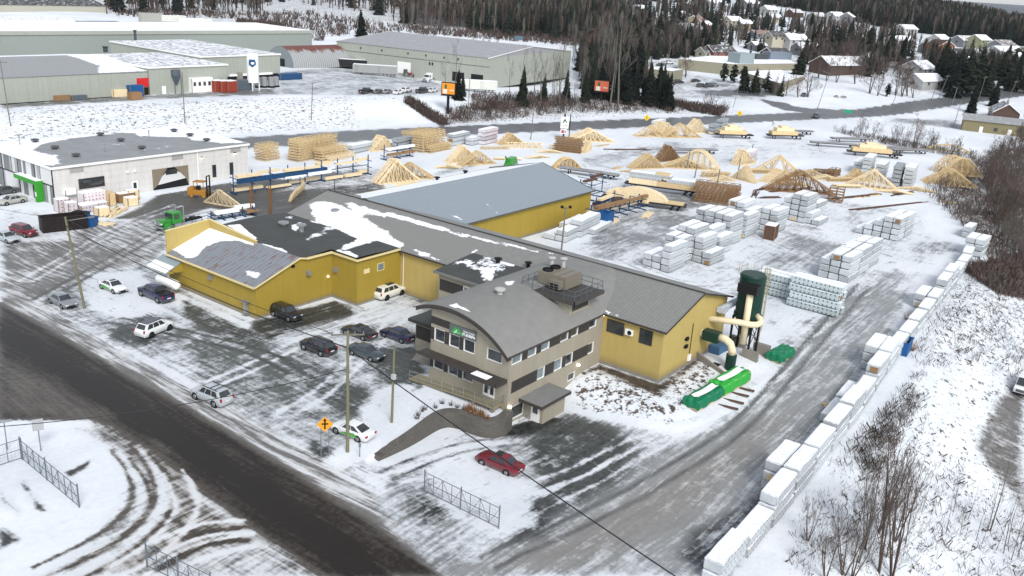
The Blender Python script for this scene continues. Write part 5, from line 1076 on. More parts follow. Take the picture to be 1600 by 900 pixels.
CARS = [
 ('parked_sedan', 'sedan', 'grey', (98, 476), -90, 'silver grey sedan parked alone beside the left wooden pole', {}),
 ('parked_sedan', 'coupe', 'white', (177, 453), -88, 'small white two-tone sedan with green decals between the left pole and the blue pickup', dict(extras=('decal', 'sunroof'))),
 ('parked_pickup', 'pickup', 'navy', (244, 466), 91, 'dark blue pickup truck with a black bed cover next to the propane tank', dict(cat='pickup')),
 ('parked_suv', 'suv', 'white', (242, 520), 13, 'white SUV with a black glass roof and black wheels in the open front lot', dict(extras=('blackroof',), rim=RIMB)),
 ('parked_wagon', 'suv', 'silver', (331, 626), 95, 'silver wagon with black roof rails alone by the road shoulder', dict(extras=('rack',))),
 ('parked_suv', 'suv', 'black', (447, 496), -88, 'black SUV nosing out from the corner of the yellow front building', {}),
 ('parked_suv', 'suv', 'black', (497, 549), 92, 'black SUV showing its tail, leftmost of the cluster in the middle lot', {}),
 ('parked_sedan', 'sedan', 'black', (561, 525), 94, 'black sedan with red tail lamps behind the dark slate one', dict(extras=('sunroof',))),
 ('parked_sedan', 'sedan', 'slate', (572, 557), -86, 'dark slate sedan facing the road just right of the tall wooden pole', {}),
 ('parked_sedan', 'sedan', 'blue', (621, 529), 92, 'dark blue sedan nearest the office entrance', {}),
 ('parked_suv', 'bigsuv', 'cream', (608, 463), 3, 'large off-white SUV with a sunroof against the yellow wall', dict(extras=('sunroof',), rim=RIMB)),
 ('parked_sedan', 'coupe', 'white', (551, 679), 96, 'white sedan with green side decals behind the tall wooden pole', dict(extras=('decal',))),
 ('parked_sedan', 'sedan', 'red', (780, 730), 92, 'bright red sedan on the snowy lower drive', dict(extras=('sunroof',))),
 ('parked_suv', 'suv', 'wine', (38, 367), -80, 'dark red SUV at the left edge in front of the dumpster', {}),
 ('parked_sedan', 'sedan', 'silver', (10, 376), -82, 'silver sedan at the left edge beside the dark red SUV', {}),
 ('parked_sedan', 'sedan', 'beige', (19, 318), 186, 'beige sedan in front of the bright green entrance', {}),
 ('parked_sedan', 'sedan', 'dgrey', (6, 303), 186, 'dark sedan cut by the left edge behind the beige one', {}),
]
for nm, kd, col, (px, py), dg_, lb, kw in CARS: put(make_car(nm, kd, col, lb, **kw), px, py, dg_)
# distant cars: copies of two small families
far_cars = [(1274, 184, 'dgrey', 'suv', 8+180, 'dark car driving on the highway'), (572, 146, 'black', 'pickup', 10, 'black pickup at the left end of the row above the snowy bank'), (592, 146, 'dgrey', 'sedan', 15, 'dark grey car second in the row above the snowy bank'), (606, 146, 'grey', 'sedan', 15, 'grey car third in the row above the snowy bank'), (622, 147, 'white', 'sedan', 15, 'white car with a dark windscreen fourth in the row above the bank'), (635, 144, 'white', 'suv', 15, 'white SUV fifth in the row above the snowy bank'), (660, 145, 'black', 'pickup', 10, 'black pickup right behind the left orange billboard'), (676, 144, 'white', 'sedan', 15, 'white car half behind the left orange billboard'),
 (1018, 121, 'white', 'suv', -30, 'white van at the left of the upper car park'), (1047, 121, 'blue', 'suv', -30, 'dark blue car in the upper car park beside a silver one'), (1056, 122, 'silver', 'sedan', -30, 'silver car in the upper car park beside a dark blue one'), (1060, 130, 'black', 'suv', -30, 'black car in the lower aisle of the upper car park'), (1087, 128, 'black', 'sedan', -20, 'black car near the round evergreens of the upper car park'), (1096, 136, 'dgrey', 'suv', -25, 'dark grey car leftmost of the close trio on the side road'), (1106, 136, 'dgrey', 'pickup', -25, 'dark pickup in the middle of the close trio on the side road'), (1044, 100, 'white', 'pickup', -20, 'white pickup on the snowy upper parking strip'), (1032, 103, 'dgrey', 'sedan', -20, 'dark car left of the white pickup on the upper parking strip'), (1256, 150, 'navy', 'sedan', 10, 'dark car under the bare trees beside the commercial block'), (1106-11+20, 135, 'grey', 'suv', -25, 'grey car rightmost of the close trio on the side road'), (1020, 110, 'dgrey', 'sedan', -20, 'dark car below the upper parking strip by the tree line')]
protos = {}
for px, py, col, kd, dg_, lb in far_cars:
    if (kd, col) not in protos: protos[(kd, col)] = make_car('parked_car', kd, col, lb, group='small cars parked far away'); o = protos[(kd, col)]
    else: o = copytree(protos[(kd, col)], label=lb)
    put(o, px, py, dg_)
# white lorry at the right edge
def lorry_cab(name, col, label, loc=None, white=False):
    pt = paint(col, PAINTS.get(col, (.05, .30, .05))) if col in PAINTS else M('lorry_'+col, LC[col], .3, var=.05)
    r = root(name, (0, 0, 0), 0, label, 'truck')
    m = MB(); m.box(.9, 3.0, -.75, .75, .95, 1.75, taper=.06); hb = m.build('bonnet', pt, r, bevel=.12)
    m = MB(); m.box(-1.0, .95, -1.05, 1.05, .95, 2.75, taper=.1); m.build('cab', pt, r, bevel=.1)
    m = MB(); m.box(-2.4, -.95, -1.1, 1.1, .95, 3.1, taper=.08); m.build('sleeper', pt, r, bevel=.1) if white else None
    m = MB(); m.prism([(.86, -.9, 1.8), (.86, .9, 1.8), (.82, .85, 2.55), (.82, -.85, 2.55)], (.06, 0, 0)); m.build('windscreen', GLASS, r)
    for s in (-1, 1):
        m = MB(); m.box(-.3, .6, s*1.03-.02, s*1.03+.02, 1.75, 2.5); m.build('side_window', GLASS, r)
        m = MB(); m.tube([(-1.25, s*.95, .9), (-1.25, s*.95, 3.5)], .09, 8); m.build('exhaust_stack', STEEL, r)
        m = MB(); m.tube([(1.9, s*.78, .62), (1.9, s*1.18, .62)], .70, 16); m.build('fender', pt, r, bevel=.05)
        wheel(r, 1.9, s*1.02, .52, .3); 
        for x in (-3.3, -4.6): wheel(r, x, s*.95, .52, .55)
        m = MB(); m.box(2.75, 3.03, s*.62-.13, s*.62+.13, 1.15, 1.4); m.build('headlight', HEADL, r)
        m = MB(); m.tube([(-.6, s*.85, .65), (.6, s*.85, .65)], .32, 12); m.build('fuel_tank', STEEL, r)
    m = MB(); m.box(3.0, 3.05, -.5, .5, 1.0, 1.65); m.build('grille', STEEL, r)
    m = MB(); m.box(2.9, 3.15, -1.1, 1.1, .5, .85); m.build('front_bumper', STEEL, r, bevel=.04)
    m = MB(); m.box(-5.4, 1.2, -.45, -.3, .7, .95); m.box(-5.4, 1.2, .3, .45, .7, .95); m.box(-5.4, -5.2, -.45, .45, .7, .95); m.build('chassis', BLACK, r)
    m = MB(); m.box(-4.4, -3.4, -.5, .5, .96, 1.15); m.build('fifth_wheel', BLACK, r)
    return r
LC = {'green': (.04, .27, .04), 'white': (.72, .73, .72), 'pale': (.6, .62, .62)}
put(lorry_cab('semi_truck', 'green', 'green bonneted truck tractor without a trailer beside the yellow parapet'), 272, 356, 186)
put(lorry_cab('semi_truck', 'white', 'white truck tractor parked beyond the highway near the left billboard', white=True), 668, 128, 200)
def van(px, py, deg, label):
    r = root('delivery_truck', (0, 0, 0), 0, label, 'truck'); pt = paint('white', PAINTS['white'])
    m = MB(); m.prism([(2.6, -.95, .45), (2.6, -.95, 1.15), (2.0, -.95, 1.35), (1.1, -.95, 2.25), (-2.9, -.95, 2.35), (-2.9, -.95, .45)], (0, 1.9, 0)); m.build('body', pt, r, bevel=.1)
    m = MB(); m.prism([(2.0, -.82, 1.42), (2.0, .82, 1.42), (1.22, .78, 2.18), (1.22, -.78, 2.18)], (.07, 0, .06)); m.build('windscreen', GLASS, r)
    m = MB(); m.box(2.58, 2.64, -.62, .62, .72, 1.08); m.build('grille', M('mesh_grey', (.12, .13, .14), .5), r)
    m = MB(); m.box(2.55, 2.72, -.95, .95, .38, .6); m.build('front_bumper', BLACK, r, bevel=.03)
    for s in (-1, 1):
        m = MB(); m.box(2.45, 2.62, s*.78-.13, s*.78+.13, .8, 1.1); m.build('headlight', HEADL, r)
        m = MB(); m.box(.4, 1.3, s*.955-.01, s*.955+.01, 1.35, 2.0); m.build('side_window', GLASS, r)
        wheel(r, 1.75, s*.88, .38); wheel(r, -1.9, s*.88, .38)
    return put(r, px, py, deg)
van(1600, 612, 178, 'white delivery truck cut by the right edge on the lower road')
# trailers beyond the highway
def box_trailer(px, py, deg, L, col, label, wheels=3, dz=0, roofsn=True):
    r = root('box_trailer', (0, 0, 0), 0, label, 'trailer'); mt = M('trailer_'+col[0], col[1], .5, var=.1, ribs=.8, seam='xy', rib=.02)
    m = MB(); m.box(0, L, -1.3, 1.3, 1.15, 4.0); m.build('body', mt, r)
    m = MB(); m.box(L+.0, L+.04, -1.28, 1.28, 1.17, 3.98); m.build('front_panel', WHITE, r); m = MB(); m.box(-.04, 0, -1.28, 1.28, 1.17, 3.98); m.build('rear_door', WHITE, r)
    if roofsn: m = MB(); m.box(.1, L-.1, -1.25, 1.25, 4.0, 4.06); m.build('roof_top', MATS['roof_snow'], r)
    m = MB(); m.box(.5, L-1, -.4, -.3, .9, 1.15); m.box(.5, L-1, .3, .4, .9, 1.15); m.build('chassis', BLACK, r)
    for i in range(wheels):
        for s in (-1, 1): wheel(r, 1.3+i*1.3, s*1.05, .5, .45)
    for s in (-1, 1): m = MB(); m.box(L-3, L-2.8, s*.9-.08, s*.9+.08, 0, 1.1); m.build('landing_leg', BLACK, r)
    return put(r, px, py, deg, dz)
box_trailer(580, 111, 131, 15, ('black', (.02, .02, .022)), 'black sided box trailer in front of the rusty hut')
box_trailer(621, 121, 131, 16, ('silver', (.34, .345, .34)), 'silver grey box trailer nearer than the black one', 4)
box_trailer(776, 146, 131, 13, ('white', (.62, .62, .57)), 'white box trailer between dark evergreens at the loading docks', 2)
box_trailer(1100-300, 136, 170, 9, ('yellow', (.55, .40, .12)), 'yellowish low trailer right of the white box trailer', 2) if 0 else None
def tractor(px, py, deg, label):
    r = root('farm_tractor', (0, 0, 0), 0, label, 'tractor'); rd = paint('dred', PAINTS['dred'])
    m = MB(); m.box(0, 2.0, -.4, .4, .9, 1.6); m.build('bonnet', rd, r, bevel=.08); m = MB(); m.box(-1.3, 0, -.7, .7, 1.1, 2.7, taper=.1); m.build('cab', GLASS, r, bevel=.05); m = MB(); m.box(-1.3, .05, -.75, .75, 2.7, 2.8); m.build('cab_roof', rd, r)
    for s in (-1, 1): wheel(r, -.7, s*.85, .85, .45); wheel(r, 1.6, s*.7, .5, .3)
    m = MB(); m.box(2.0, 4.5, -1.1, 1.1, .2, 1.1, taper=.2); m.build('snow_blade', M('rusty_blade', (.1, .045, .03), .7), r)
    return put(r, px, py, deg)
tractor(636, 120, -25, 'dark red tractor with a snow blade beside the white loading door')
# orange forklift
def forklift(px, py, deg, label):
    r = root('forklift', (0, 0, 0), 0, label, 'forklift'); OR = M('forklift_orange', (.42, .20, .03), .5, var=.15)
    m = MB(); m.box(-2.0, 1.0, -.9, .9, .6, 1.5); m.box(-2.4, -1.3, -.95, .95, .5, 1.9); m.build('chassis', OR, r, bevel=.1)
    m = MB()
    for x in (-1.2, .6):
        for y in (-.75, .75): m.bar((x, y, 1.4), (x, y, 3.0), .1)
    m.box(-1.35, .75, -.85, .85, 3.0, 3.1); m.build('cab_guard', OR, r)
    m = MB(); m.box(-.9, -.3, -.35, .35, 1.4, 2.2); m.build('seat', BLACK, r)
    m = MB(); m.box(1.15, 1.35, -.75, -.55, .2, 4.2); m.box(1.15, 1.35, .55, .75, .2, 4.2)
    for z in (.6, 2.2, 4.1): m.box(1.17, 1.33, -.55, .55, z, z+.15)
    m.build('mast', BLACK, r)
    for y in (-.5, .35): m = MB(); m.box(1.4, 3.0, y, y+.15, .15, .25); m.build('fork', BLACK, r)
    for s in (-1, 1): wheel(r, .75, s*.9, .55, .4, OR); wheel(r, -1.6, s*.85, .45, .35, OR)
    return put(r, px, py, deg)
forklift(316, 309, -58, 'orange forklift with a tall black mast near the truss by the white warehouse')
# ------------------------------------------------------------ poles, signs, fences, wires
WOODP = M('greenish_wood_pole', (.20, .19, .115), .9, var=.2, scale=2); WOODG = M('grey_wood_pole', (.19, .175, .15), .9, var=.2); GALV = M('dull_galvanised', (.26, .27, .28), .5, metal=.4)
def pole(name, px, py, h, r0, label, mat=WOODP, lean=(0, 0), arms=(), cat='utility pole', group=None):
    p = on(px, py); r = root(name, tuple(p), 0, label, cat, group); m = MB(); m.tube([(0, 0, -.5), (lean[0], lean[1], h)], [r0, r0*.68], 10); m.build('shaft', mat, r); return r, Vector(p)+Vector((lean[0], lean[1], h))
r, topA = pole('utility_pole', 133, 482, 11.7, .17, 'tall wooden pole at the left between the grey and white sedans', lean=(-1.0, .6))
m = MB(); m.bar((-1.0, .6, 11.2), (1.4, -.5, 11.5), .07); m.box(1.2, 1.9, -.75, -.45, 11.42, 11.56); m.build('lamp_arm', GALV, r)
r, topB = pole('utility_pole', 543, 706, 11.9, .17, 'tallest wooden pole with a crossarm in front of the white decal sedan')
m = MB(); m.bar((-1.1, .95, 11.55), (1.1, -.95, 11.55), .12); m.build('crossarm', WOODG, r)
for t in (-1.0, -.45, .45, 1.0): m = MB(); m.tube([(t*1.02, -t*.88, 11.6), (t*1.02, -t*.88, 11.85)], .05, 6); m.build('insulator', GALV, r)
r, topC = pole('utility_pole', 612, 660, 7.9, .14, 'shorter wooden pole with a coil and meter boxes right of the tall one', lean=(.15, 0))
m = MB(); m.box(-.18, .18, -.3, .05, 4.7, 5.2); m.build('transformer_box', M('pale_box', (.5, .52, .52), .5), r)
m = MB()
for k in range(3): m.tube([(.3+.05*math.sin(t), -.25+.3*math.cos(t), 4.9+.38*math.sin(t)) for t in lin(0, 2*math.pi, 14)], .02, 4, cap=False)
m.build('cable_coil', BLACK, r)
r, topD = pole('floodlight_pole', 877, 392, 7.3, .15, 'wooden floodlight pole with two lamps behind the arched roof', lean=(.25, 0), mat=WOODG, cat='lamp post')
for s in (-.45, .55): m = MB(); m.bar((.25, 0, 7.1), (.25+s*.8, -s*.9, 7.25), .06); m.prism([(.25+s-.15, -s*.9-.2, 7.15), (.25+s+.15, -s*.9-.2, 7.1), (.25+s+.2, -s*.9-.2, 7.5), (.25+s-.1, -s*.9-.2, 7.6)], (0, .4, 0)); m.build('floodlight', BLACK, r)
yl = []
def simple_pole(px, py, ytop, label, name='utility_pole', r0=.13, arm=None, mat=WOODG, dx=0, cat='utility pole', armd=(1, 0)):
    p = on(px, py); d = dist(p); h = (py-ytop)/1412*d/math.cos(PIT)*1.0
    q = root(name, tuple(p), 0, label, cat); L_ = dx*d/1412; rr_ = (math.sin(YAW)*L_, -math.cos(YAW)*L_)
    m = MB(); m.tube([(0, 0, -1), (rr_[0], rr_[1], h)], [r0, r0*.7], 8); m.build('shaft', mat, q)
    if arm == 'cross': m = MB(); m.bar((rr_[0]-1.2, rr_[1]+.6, h-.5), (rr_[0]+1.2, rr_[1]-.6, h-.5), .14); m.build('crossarm', mat, q)
    if arm == 'lamp': m = MB(); m.bar((rr_[0], rr_[1], h), (rr_[0]+armd[0]*2.2, rr_[1]+armd[1]*2.2, h+.5), .1); m.box(rr_[0]+armd[0]*2.2-.3, rr_[0]+armd[0]*2.2+.3, rr_[1]+armd[1]*2.2-.15, rr_[1]+armd[1]*2.2+.15, h+.42, h+.58); m.build('lamp_arm', GALV, q)
    return q, Vector((p[0]+rr_[0], p[1]+rr_[1], p[2]+h))
_, tE = simple_pole(17, 197, 115, 'grey pole with a crossarm on the speckled bank at the left edge', arm='cross', dx=-4)
_, tF = simple_pole(289, 193, 124, 'thin straight pole on the speckled bank below the white cabin'); _, tG = simple_pole(486, 188, 136, 'thin leaning pole on the speckled bank in the middle', dx=3)
_, tH = simple_pole(731, 188, 128, 'thin pale pole in the brush between the two billboards'); _, tI = simple_pole(958, 160, 105, 'thin pole right of the right orange billboard'); simple_pole(829, 218, 165, 'thin lamp pole by the highway left of the white roadside sign', dx=2)
simple_pole(1275, 174, 122, 'leaning light pole by the snowfield left of the picnic tables', arm='lamp', dx=10, mat=GALV, cat='lamp post', armd=(-.6, .8)); simple_pole(1391, 170, 130, 'leaning pole on the highway verge before the round bushes', dx=9, mat=GALV)
simple_pole(1461, 166, 125, 'leaning pole with an arm left of the big dark spruce', arm='cross', dx=9); simple_pole(1454, 158, 124, 'thinner pole just left of the leaning armed pole', dx=6); simple_pole(1487, 163, 142, 'short street lamp before the dark spruce', arm='lamp', dx=3, mat=GALV, cat='lamp post', armd=(-.8, .6)); simple_pole(1528, 158, 126, 'pole with a crossarm between two dark spruces', arm='cross', dx=3); simple_pole(1491, 193, 164, 'thin grey post before the olive hall', dx=3, mat=GALV); simple_pole(1574, 158, 132, 'pole right of the right dark spruce', arm='cross', dx=6)
simple_pole(1145, 168, 137, 'lamp pole by the car park exit', dx=5, mat=GALV, cat='lamp post'); simple_pole(739, 55-3, 22, 'tall pole with crossarm at the forest edge', arm='cross', dx=1); simple_pole(767, 52, 28, 'pole at the forest edge right of another', arm='cross', dx=1); simple_pole(673, 60, 26, 'thin pole at the forest edge above the warehouse roof', dx=1); simple_pole(498, 55, 8, 'thin tall pole on the brushy slope left of the dark spruce', dx=-1)
for i, (px, py, yt, lb) in enumerate([(1073, 264, 240, 'blue grey steel post in front of the truss pile left of centre'), (1151, 280, 255, 'blue grey steel post beside the lone tall truss'), (1085, 278, 262, 'thin steel post just right and below the first blue post'), (1120, 289, 270, 'dark steel post above the brown lattice stack'), (1174, 235, 230, 'dark short post by the boxes with red print')]): simple_pole(px, py, yt-4, lb, 'yard_post', .16, mat=M('post_blue_grey', (.12, .15, .17), .5), dx=1.5, cat='post')
def wire(name, pts, sag, label, r=.022):
    P = []
    for a, b in zip(pts[:-1], pts[1:]):
        a, b = Vector(a), Vector(b)
        for i in range(18):
            t = i/17; p = a.lerp(b, t); p.z -= sag*4*t*(1-t); P.append(p)
    m = MB(); m.tube(P, r, 5); o = m.build(name, BLACK, None); return tag(o, label, 'cable')
exR = Vector(G(1110, 900, 7.5)); exR2 = exR+(exR-topB)*.8; exL = Vector((topA.x-8, topA.y+30, 11.5))
wire('power_cable', [topA-Vector((0, 0, 1.1)), topB-Vector((0, 0, 1.6)), exR2], .9, 'thick black cable from the left pole past the tallest pole to the bottom right', .05)
wire('power_cable', [exL, topA-Vector((0, 0, .3))], .5, 'thin cable leaving the left pole towards the left edge', .018); wire('power_cable', [topA-Vector((0, 0, .2)), topB+Vector((-1, .8, -.2))], .8, 'thin upper cable between the left pole and the crossarm', .028); wire('power_cable', [topB+Vector((1, -.8, -.2)), topC-Vector((0, 0, .2)), Vector((0, 9, 5.5))], .4, 'thin service cable from the crossarm to the short pole and the office', .014)
jl = Vector(G(-20, 668, 6)); wire('power_cable', [jl, topB-Vector((0, 0, 3.6))], .8, 'dark cable crossing the junction at the left to the tallest pole', .036)
for k, (ya, yb) in enumerate(((575, 563), (585, 573), (594, 582))):
    a = Vector(G(-10, ya, 9)); bq = Vector(G(140, yb, 9)); bq2 = a+(bq-a)*1.3
    wire('power_cable', [a, bq2], .15, ['uppermost', 'middle', 'lowest'][k]+' of three pale wires over the dark road at the left', .012)
# diamond crossing sign
def signboard(px, py, h, pts, col, label, size=1, face=None, name='road_sign', posts=((0, 0),), poleh=None, backs=None, ang=None):
    p = on(px, py); a = ang if ang is not None else math.atan2(CAM[1]-p[1], CAM[0]-p[0]); r = root(name, tuple(p), a, label, 'sign')
    for q in posts: m = MB(); m.tube([(-.05, q[0], -.2), (-.05, q[0], h if poleh is None else poleh)], .045, 6); m.build('post', GALV, r)
    m = MB(); m.prism([(0, x*size, h+z*size) for x, z in pts], (.04, 0, 0)); bd = m.build('sign_board', col, r)
    return r, bd
ORG = M('sign_orange', (.75, .30, .02), .5, var=.03)
r, bd = signboard(508, 714, 3.3, [(-.74, 0), (0, -.74), (.74, 0), (0, .74)], ORG, 'orange diamond road sign with a black crossing symbol by the white decal sedan', posts=((-.35, 0), (.35, 0)), poleh=3.0)
m = MB(); m.box(.045, .06, -.07, .07, 2.85, 3.75); m.box(.0452, .0602, -.30, .30, 3.28, 3.42); m.prism([(.045, -.16, 3.68), (.045, .16, 3.68), (.045, 0, 3.9)], (.015, 0, 0)); m.build('symbol', BLACK, bd)
for px, py, lb in ((1009, 199, 'left yellow diamond sign on the highway verge'), (1154, 191, 'right yellow diamond sign on the highway verge')):
    r, bd = signboard(px, py, 3.0, [(-1.0, 0), (0, -1.0), (1.0, 0), (0, 1.0)], M('sign_yellow', (.75, .50, .02), .5, var=.03), lb)
    m = MB(); m.box(.045, .06, -.1, .1, 2.5, 3.5); m.build('symbol', BLACK, bd)
r, bd = signboard(64, 705, 2.6, [(-.45, -.55), (.45, -.55), (.45, .55), (-.45, .55)], M('sign_back_grey', (.42, .43, .44), .5), 'grey back of a road sign at the left junction'); r, bd = signboard(12, 703, 2.8, [(-.6, -.12), (.6, -.12), (.6, .12), (-.6, .12)], STEEL, 'narrow street name plate on a post at the left edge')
for px, py, lb in ((562, 714, 'short stub post with a tag left of the retaining wall end'),): signboard(px, py, 1.2, [(-.12, -.2), (.12, -.2), (.12, .2), (-.12, .2)], GALV, lb)
# white company sign by the highway
p = on(880, 217); r = root('roadside_sign', tuple(p), math.atan2(CAM[1]-p[1], CAM[0]-p[0])+.25, 'white company sign with a green black roof emblem on a dark post by the highway', 'sign'); r.scale = (1, .66, .92)
m = MB(); m.box(-.15, .15, -.3, .3, -.3, 7.5); m.box(-.15, .15, 2.3, 2.55, 0, 7.5); m.build('post', BLACK, r)
m = MB(); m.box(.16, .35, -1.7, 1.7, 3.2, 6.6); bd = m.build('sign_board', WHITE, r)
m = MB(); m.prism([(.36, -1.1, 4.9), (.36, 0, 6.2), (.36, 1.1, 4.9), (.36, .55, 4.9), (.36, 0, 5.5), (.36, -.4, 4.9)], (.03, 0, 0)); m.build('emblem', M('sign_dark_green', (.02, .12, .04), .5), bd); text('ST-JOSEPH', .55, (.37, 0, 4.1), (math.pi/2, 0, math.pi/2), M('text_green', (.02, .2, .05), .5), bd)
m = MB(); m.box(.16, .35, -1.5, 1.2, 1.6, 2.9); b2 = m.build('lower_board', WHITE, r); m = MB(); m.box(.36, .38, -1.2, -.1, 1.8, 2.7); m.build('red_mark', M('sign_red', (.45, .04, .07), .5), b2)
m = MB(); m.box(.36, .38, .1, .9, 1.9, 2.6); m.build('grey_mark', M('sign_grey', (.25, .27, .28), .5), b2)
def billboard(px, py, label, cols, ht, w_=9, h_=6.5):
    p = on(px, py); r = root('billboard', tuple(p), math.atan2(CAM[1]-p[1], CAM[0]-p[0])-.25, label, 'billboard')
    m = MB(); m.tube([(-.3, 0, -1), (-.3, 0, ht)], .42, 10); m.build('post', BLACK, r)
    m = MB(); m.box(-.6, 0, -w_/2, w_/2, ht, ht+h_); m.build('frame', BLACK, r); m = MB(); m.box(0, .06, -w_/2+.2, w_/2-.2, ht+.25, ht+h_-.25); bd = m.build('panel', M(cols[0], cols[1], .5, var=.04), r)
    m = MB(); m.box(.07, .1, -w_/2+.3 if 0 else -w_*.36, -w_*.08, ht+.35, ht+h_*.45); m.build('white_text_block', M('billboard_white', (.7, .68, .6), .5), bd); m = MB(); m.box(.07, .11, -w_*.26, -w_*.1, ht+h_*.48, ht+h_*.82); m.build('green_figure', M('billboard_green', (.05, .14, .06), .5), bd)
    m = MB(); m.box(.07, .1, w_*.1, w_*.4, ht+h_*.35, ht+h_*.42); m.build('text_line', M('billboard_white', (.7, .68, .6), .5), bd)
    m = MB(); m.box(-.7, .9, -w_/2, w_/2, ht-.2, ht-.08); m.build('catwalk', BLACK, r)
billboard(699, 178, 'left orange billboard on a black mast beyond the highway', ('billboard_orange', (.78, .27, .025)), 5.6, 4.3, 3.7); billboard(938, 158, 'right orange red billboard among dark evergreens', ('billboard_red', (.60, .14, .07)), 3.2, 5.4, 4.0)
r, bd = signboard(1324, 181, 1.6, [(-1.4, -.6), (1.4, -.6), (1.4, .6), (-1.4, .6)], M('sign_teal', (.03, .40, .20), .5), 'green direction sign at the near edge of the highway', posts=((-.8, 0), (.8, 0))); r, bd = signboard(810, 72, 4, [(-2.2, -1), (2.2, -1), (2.2, 1), (-2.2, 1)], M('sign_blue_grey', (.10, .16, .20), .5), 'blue grey sign behind the distribution warehouse')
# mesh gates
def mesh_fence(name, pxs, h, label, cat='fence', posts=6, brace=True, mat=None, gate=True):
    P = [on(*p) for p in pxs]; r = root(name, tuple(P[0]), 0, label, cat); o = P[0]; mt = mat or M('fence_blue_grey', (.17, .20, .225), .5, metal=.3)
    fr = MB(); ws_ = MB()
    for a, b in zip(P[:-1], P[1:]):
        a = Vector(a-o); b = Vector(b-o)
        for i in range(posts+1):
            q = a.lerp(b, i/posts); fat = i in (0, posts//2, posts)
            if fat: pm = MB(); pm.tube([q-Vector((0, 0, .3)), q+Vector((0, 0, h+.25))], .06, 6); pm.build('post', mt, r)
            else: fr.bar(q+Vector((0, 0, .12)), q+Vector((0, 0, h)), .045)
        for z in (.12, h*.5, h): fr.bar(a+Vector((0, 0, z)), b+Vector((0, 0, z)), .045)
        if brace:
            for i in range(posts):
                q0, q1 = a.lerp(b, i/posts), a.lerp(b, (i+1)/posts); fr.bar(q0+Vector((0, 0, .12 if i % 2 else h)), q1+Vector((0, 0, h if i % 2 else .12)), .03)
        L_ = (b-a).length; k = int(L_/.28)
        for i in range(k): q = a.lerp(b, (i+.5)/k); ws_.bar(q+Vector((0, 0, .12)), q+Vector((0, 0, h)), .010, n=3)
        for i in range(1, int(h/.28)): ws_.bar(a+Vector((0, 0, .12+i*.28)), b+Vector((0, 0, .12+i*.28)), .010, n=3)
    fr.build('rail_frame', mt, r); ws_.build('wire_mesh', mt, r); return r
mesh_fence('sliding_gate', [(663, 768), (779, 826)], 1.9, 'grey steel mesh gate standing on the snow below the red sedan', 'gate', 8, mat=M('gate_grey', (.20, .21, .215), .5, metal=.3))
mesh_fence('sliding_gate', [(36, 719), (124, 793)], 1.9, 'long blue grey mesh gate at the left below the junction', 'gate', 9)
mesh_fence('mesh_fence', [(-30, 738), (34, 717)], 1.9, 'mesh fence running off the left edge beside the long gate', 'fence', 3, False)
mesh_fence('sliding_gate', [(230, 886), (330, 935)], 1.9, 'mesh gate cut by the bottom edge', 'gate', 6)
# block retaining wall
m = MB(); r = root('retaining_wall', (0, 0, 0), 0, 'curved grey block retaining wall in front of the office ramp', 'wall')
P = []
for (xa, ya), (xb, yb) in zip(WALLP[:-1], WALLP[1:]): P += [(xa+(xb-xa)*k/4, ya+(yb-ya)*k/4) for k in range(4)]
P += [(-.03, -.48)]; P = [(sum(P[min(max(i+k, 0), len(P)-1)][0] for k in (-2, -1, 0, 1, 2))/5, sum(P[min(max(i+k, 0), len(P)-1)][1] for k in (-2, -1, 0, 1, 2))/5) for i in range(len(P))]
vs = []; fs = []
for i, (x, y) in enumerate(P):
    a = P[max(i-1, 0)]; b_ = P[min(i+1, len(P)-1)]; dx, dy = b_[0]-a[0], b_[1]-a[1]; l = math.hypot(dx, dy); nx, ny = dy/l*.38, -dx/l*.38
    lo = zt(x+nx*2.2, y+ny*2.2)-.25; top = .24 if x > -12.5 else .24-.12*int((-12.5-x)/1.1)
    ix, iy = x-nx*1.5, y-ny*1.5; vs += [(ix, iy, lo), (x+nx, y+ny, lo), (x+nx, y+ny, top), (ix, iy, top)]
for i in range(len(P)-1):
    for j in range(4): fs.append((i*4+j, i*4+(j+1) % 4, (i+1)*4+(j+1) % 4, (i+1)*4+j))
fs += [(0, 1, 2, 3), tuple((len(P)-1)*4+j for j in (3, 2, 1, 0))]
BLK, ntb, pb = newmat('grey_wall_blocks'); geo = N(ntb, 'NewGeometry'); mp = mapv(ntb, geo.outputs['Position'], (1, 1, 1)); sx = N(ntb, 'SeparateXYZ'); lk(ntb, geo.outputs['Position'], sx.inputs[0]); cx = N(ntb, 'CombineXYZ'); lk(ntb, math_(ntb, 'SUBTRACT', sx.outputs[0], sx.outputs[1]), cx.inputs[0]); lk(ntb, sx.outputs[2], cx.inputs[1])
bt = N(ntb, 'TexBrick'); lk(ntb, cx.outputs[0], bt.inputs['Vector']); bt.inputs['Scale'].default_value = 1; bt.inputs['Brick Width'].default_value = .42; bt.inputs['Row Height'].default_value = .2; bt.inputs['Mortar Size'].default_value = .018; bt.inputs['Color1'].default_value = (.115, .108, .096, 1); bt.inputs['Color2'].default_value = (.065, .062, .056, 1); bt.inputs['Mortar'].default_value = (.04, .035, .03, 1)
lk(ntb, mixc(ntb, noise(ntb, geo.outputs['Position'], 1.2, 5), bt.outputs['Color'], (.11, .10, .085)), pb.inputs['Base Color']); pb.inputs['Roughness'].default_value = .9
m.add(vs, fs); m.build('block_face', BLK, r)
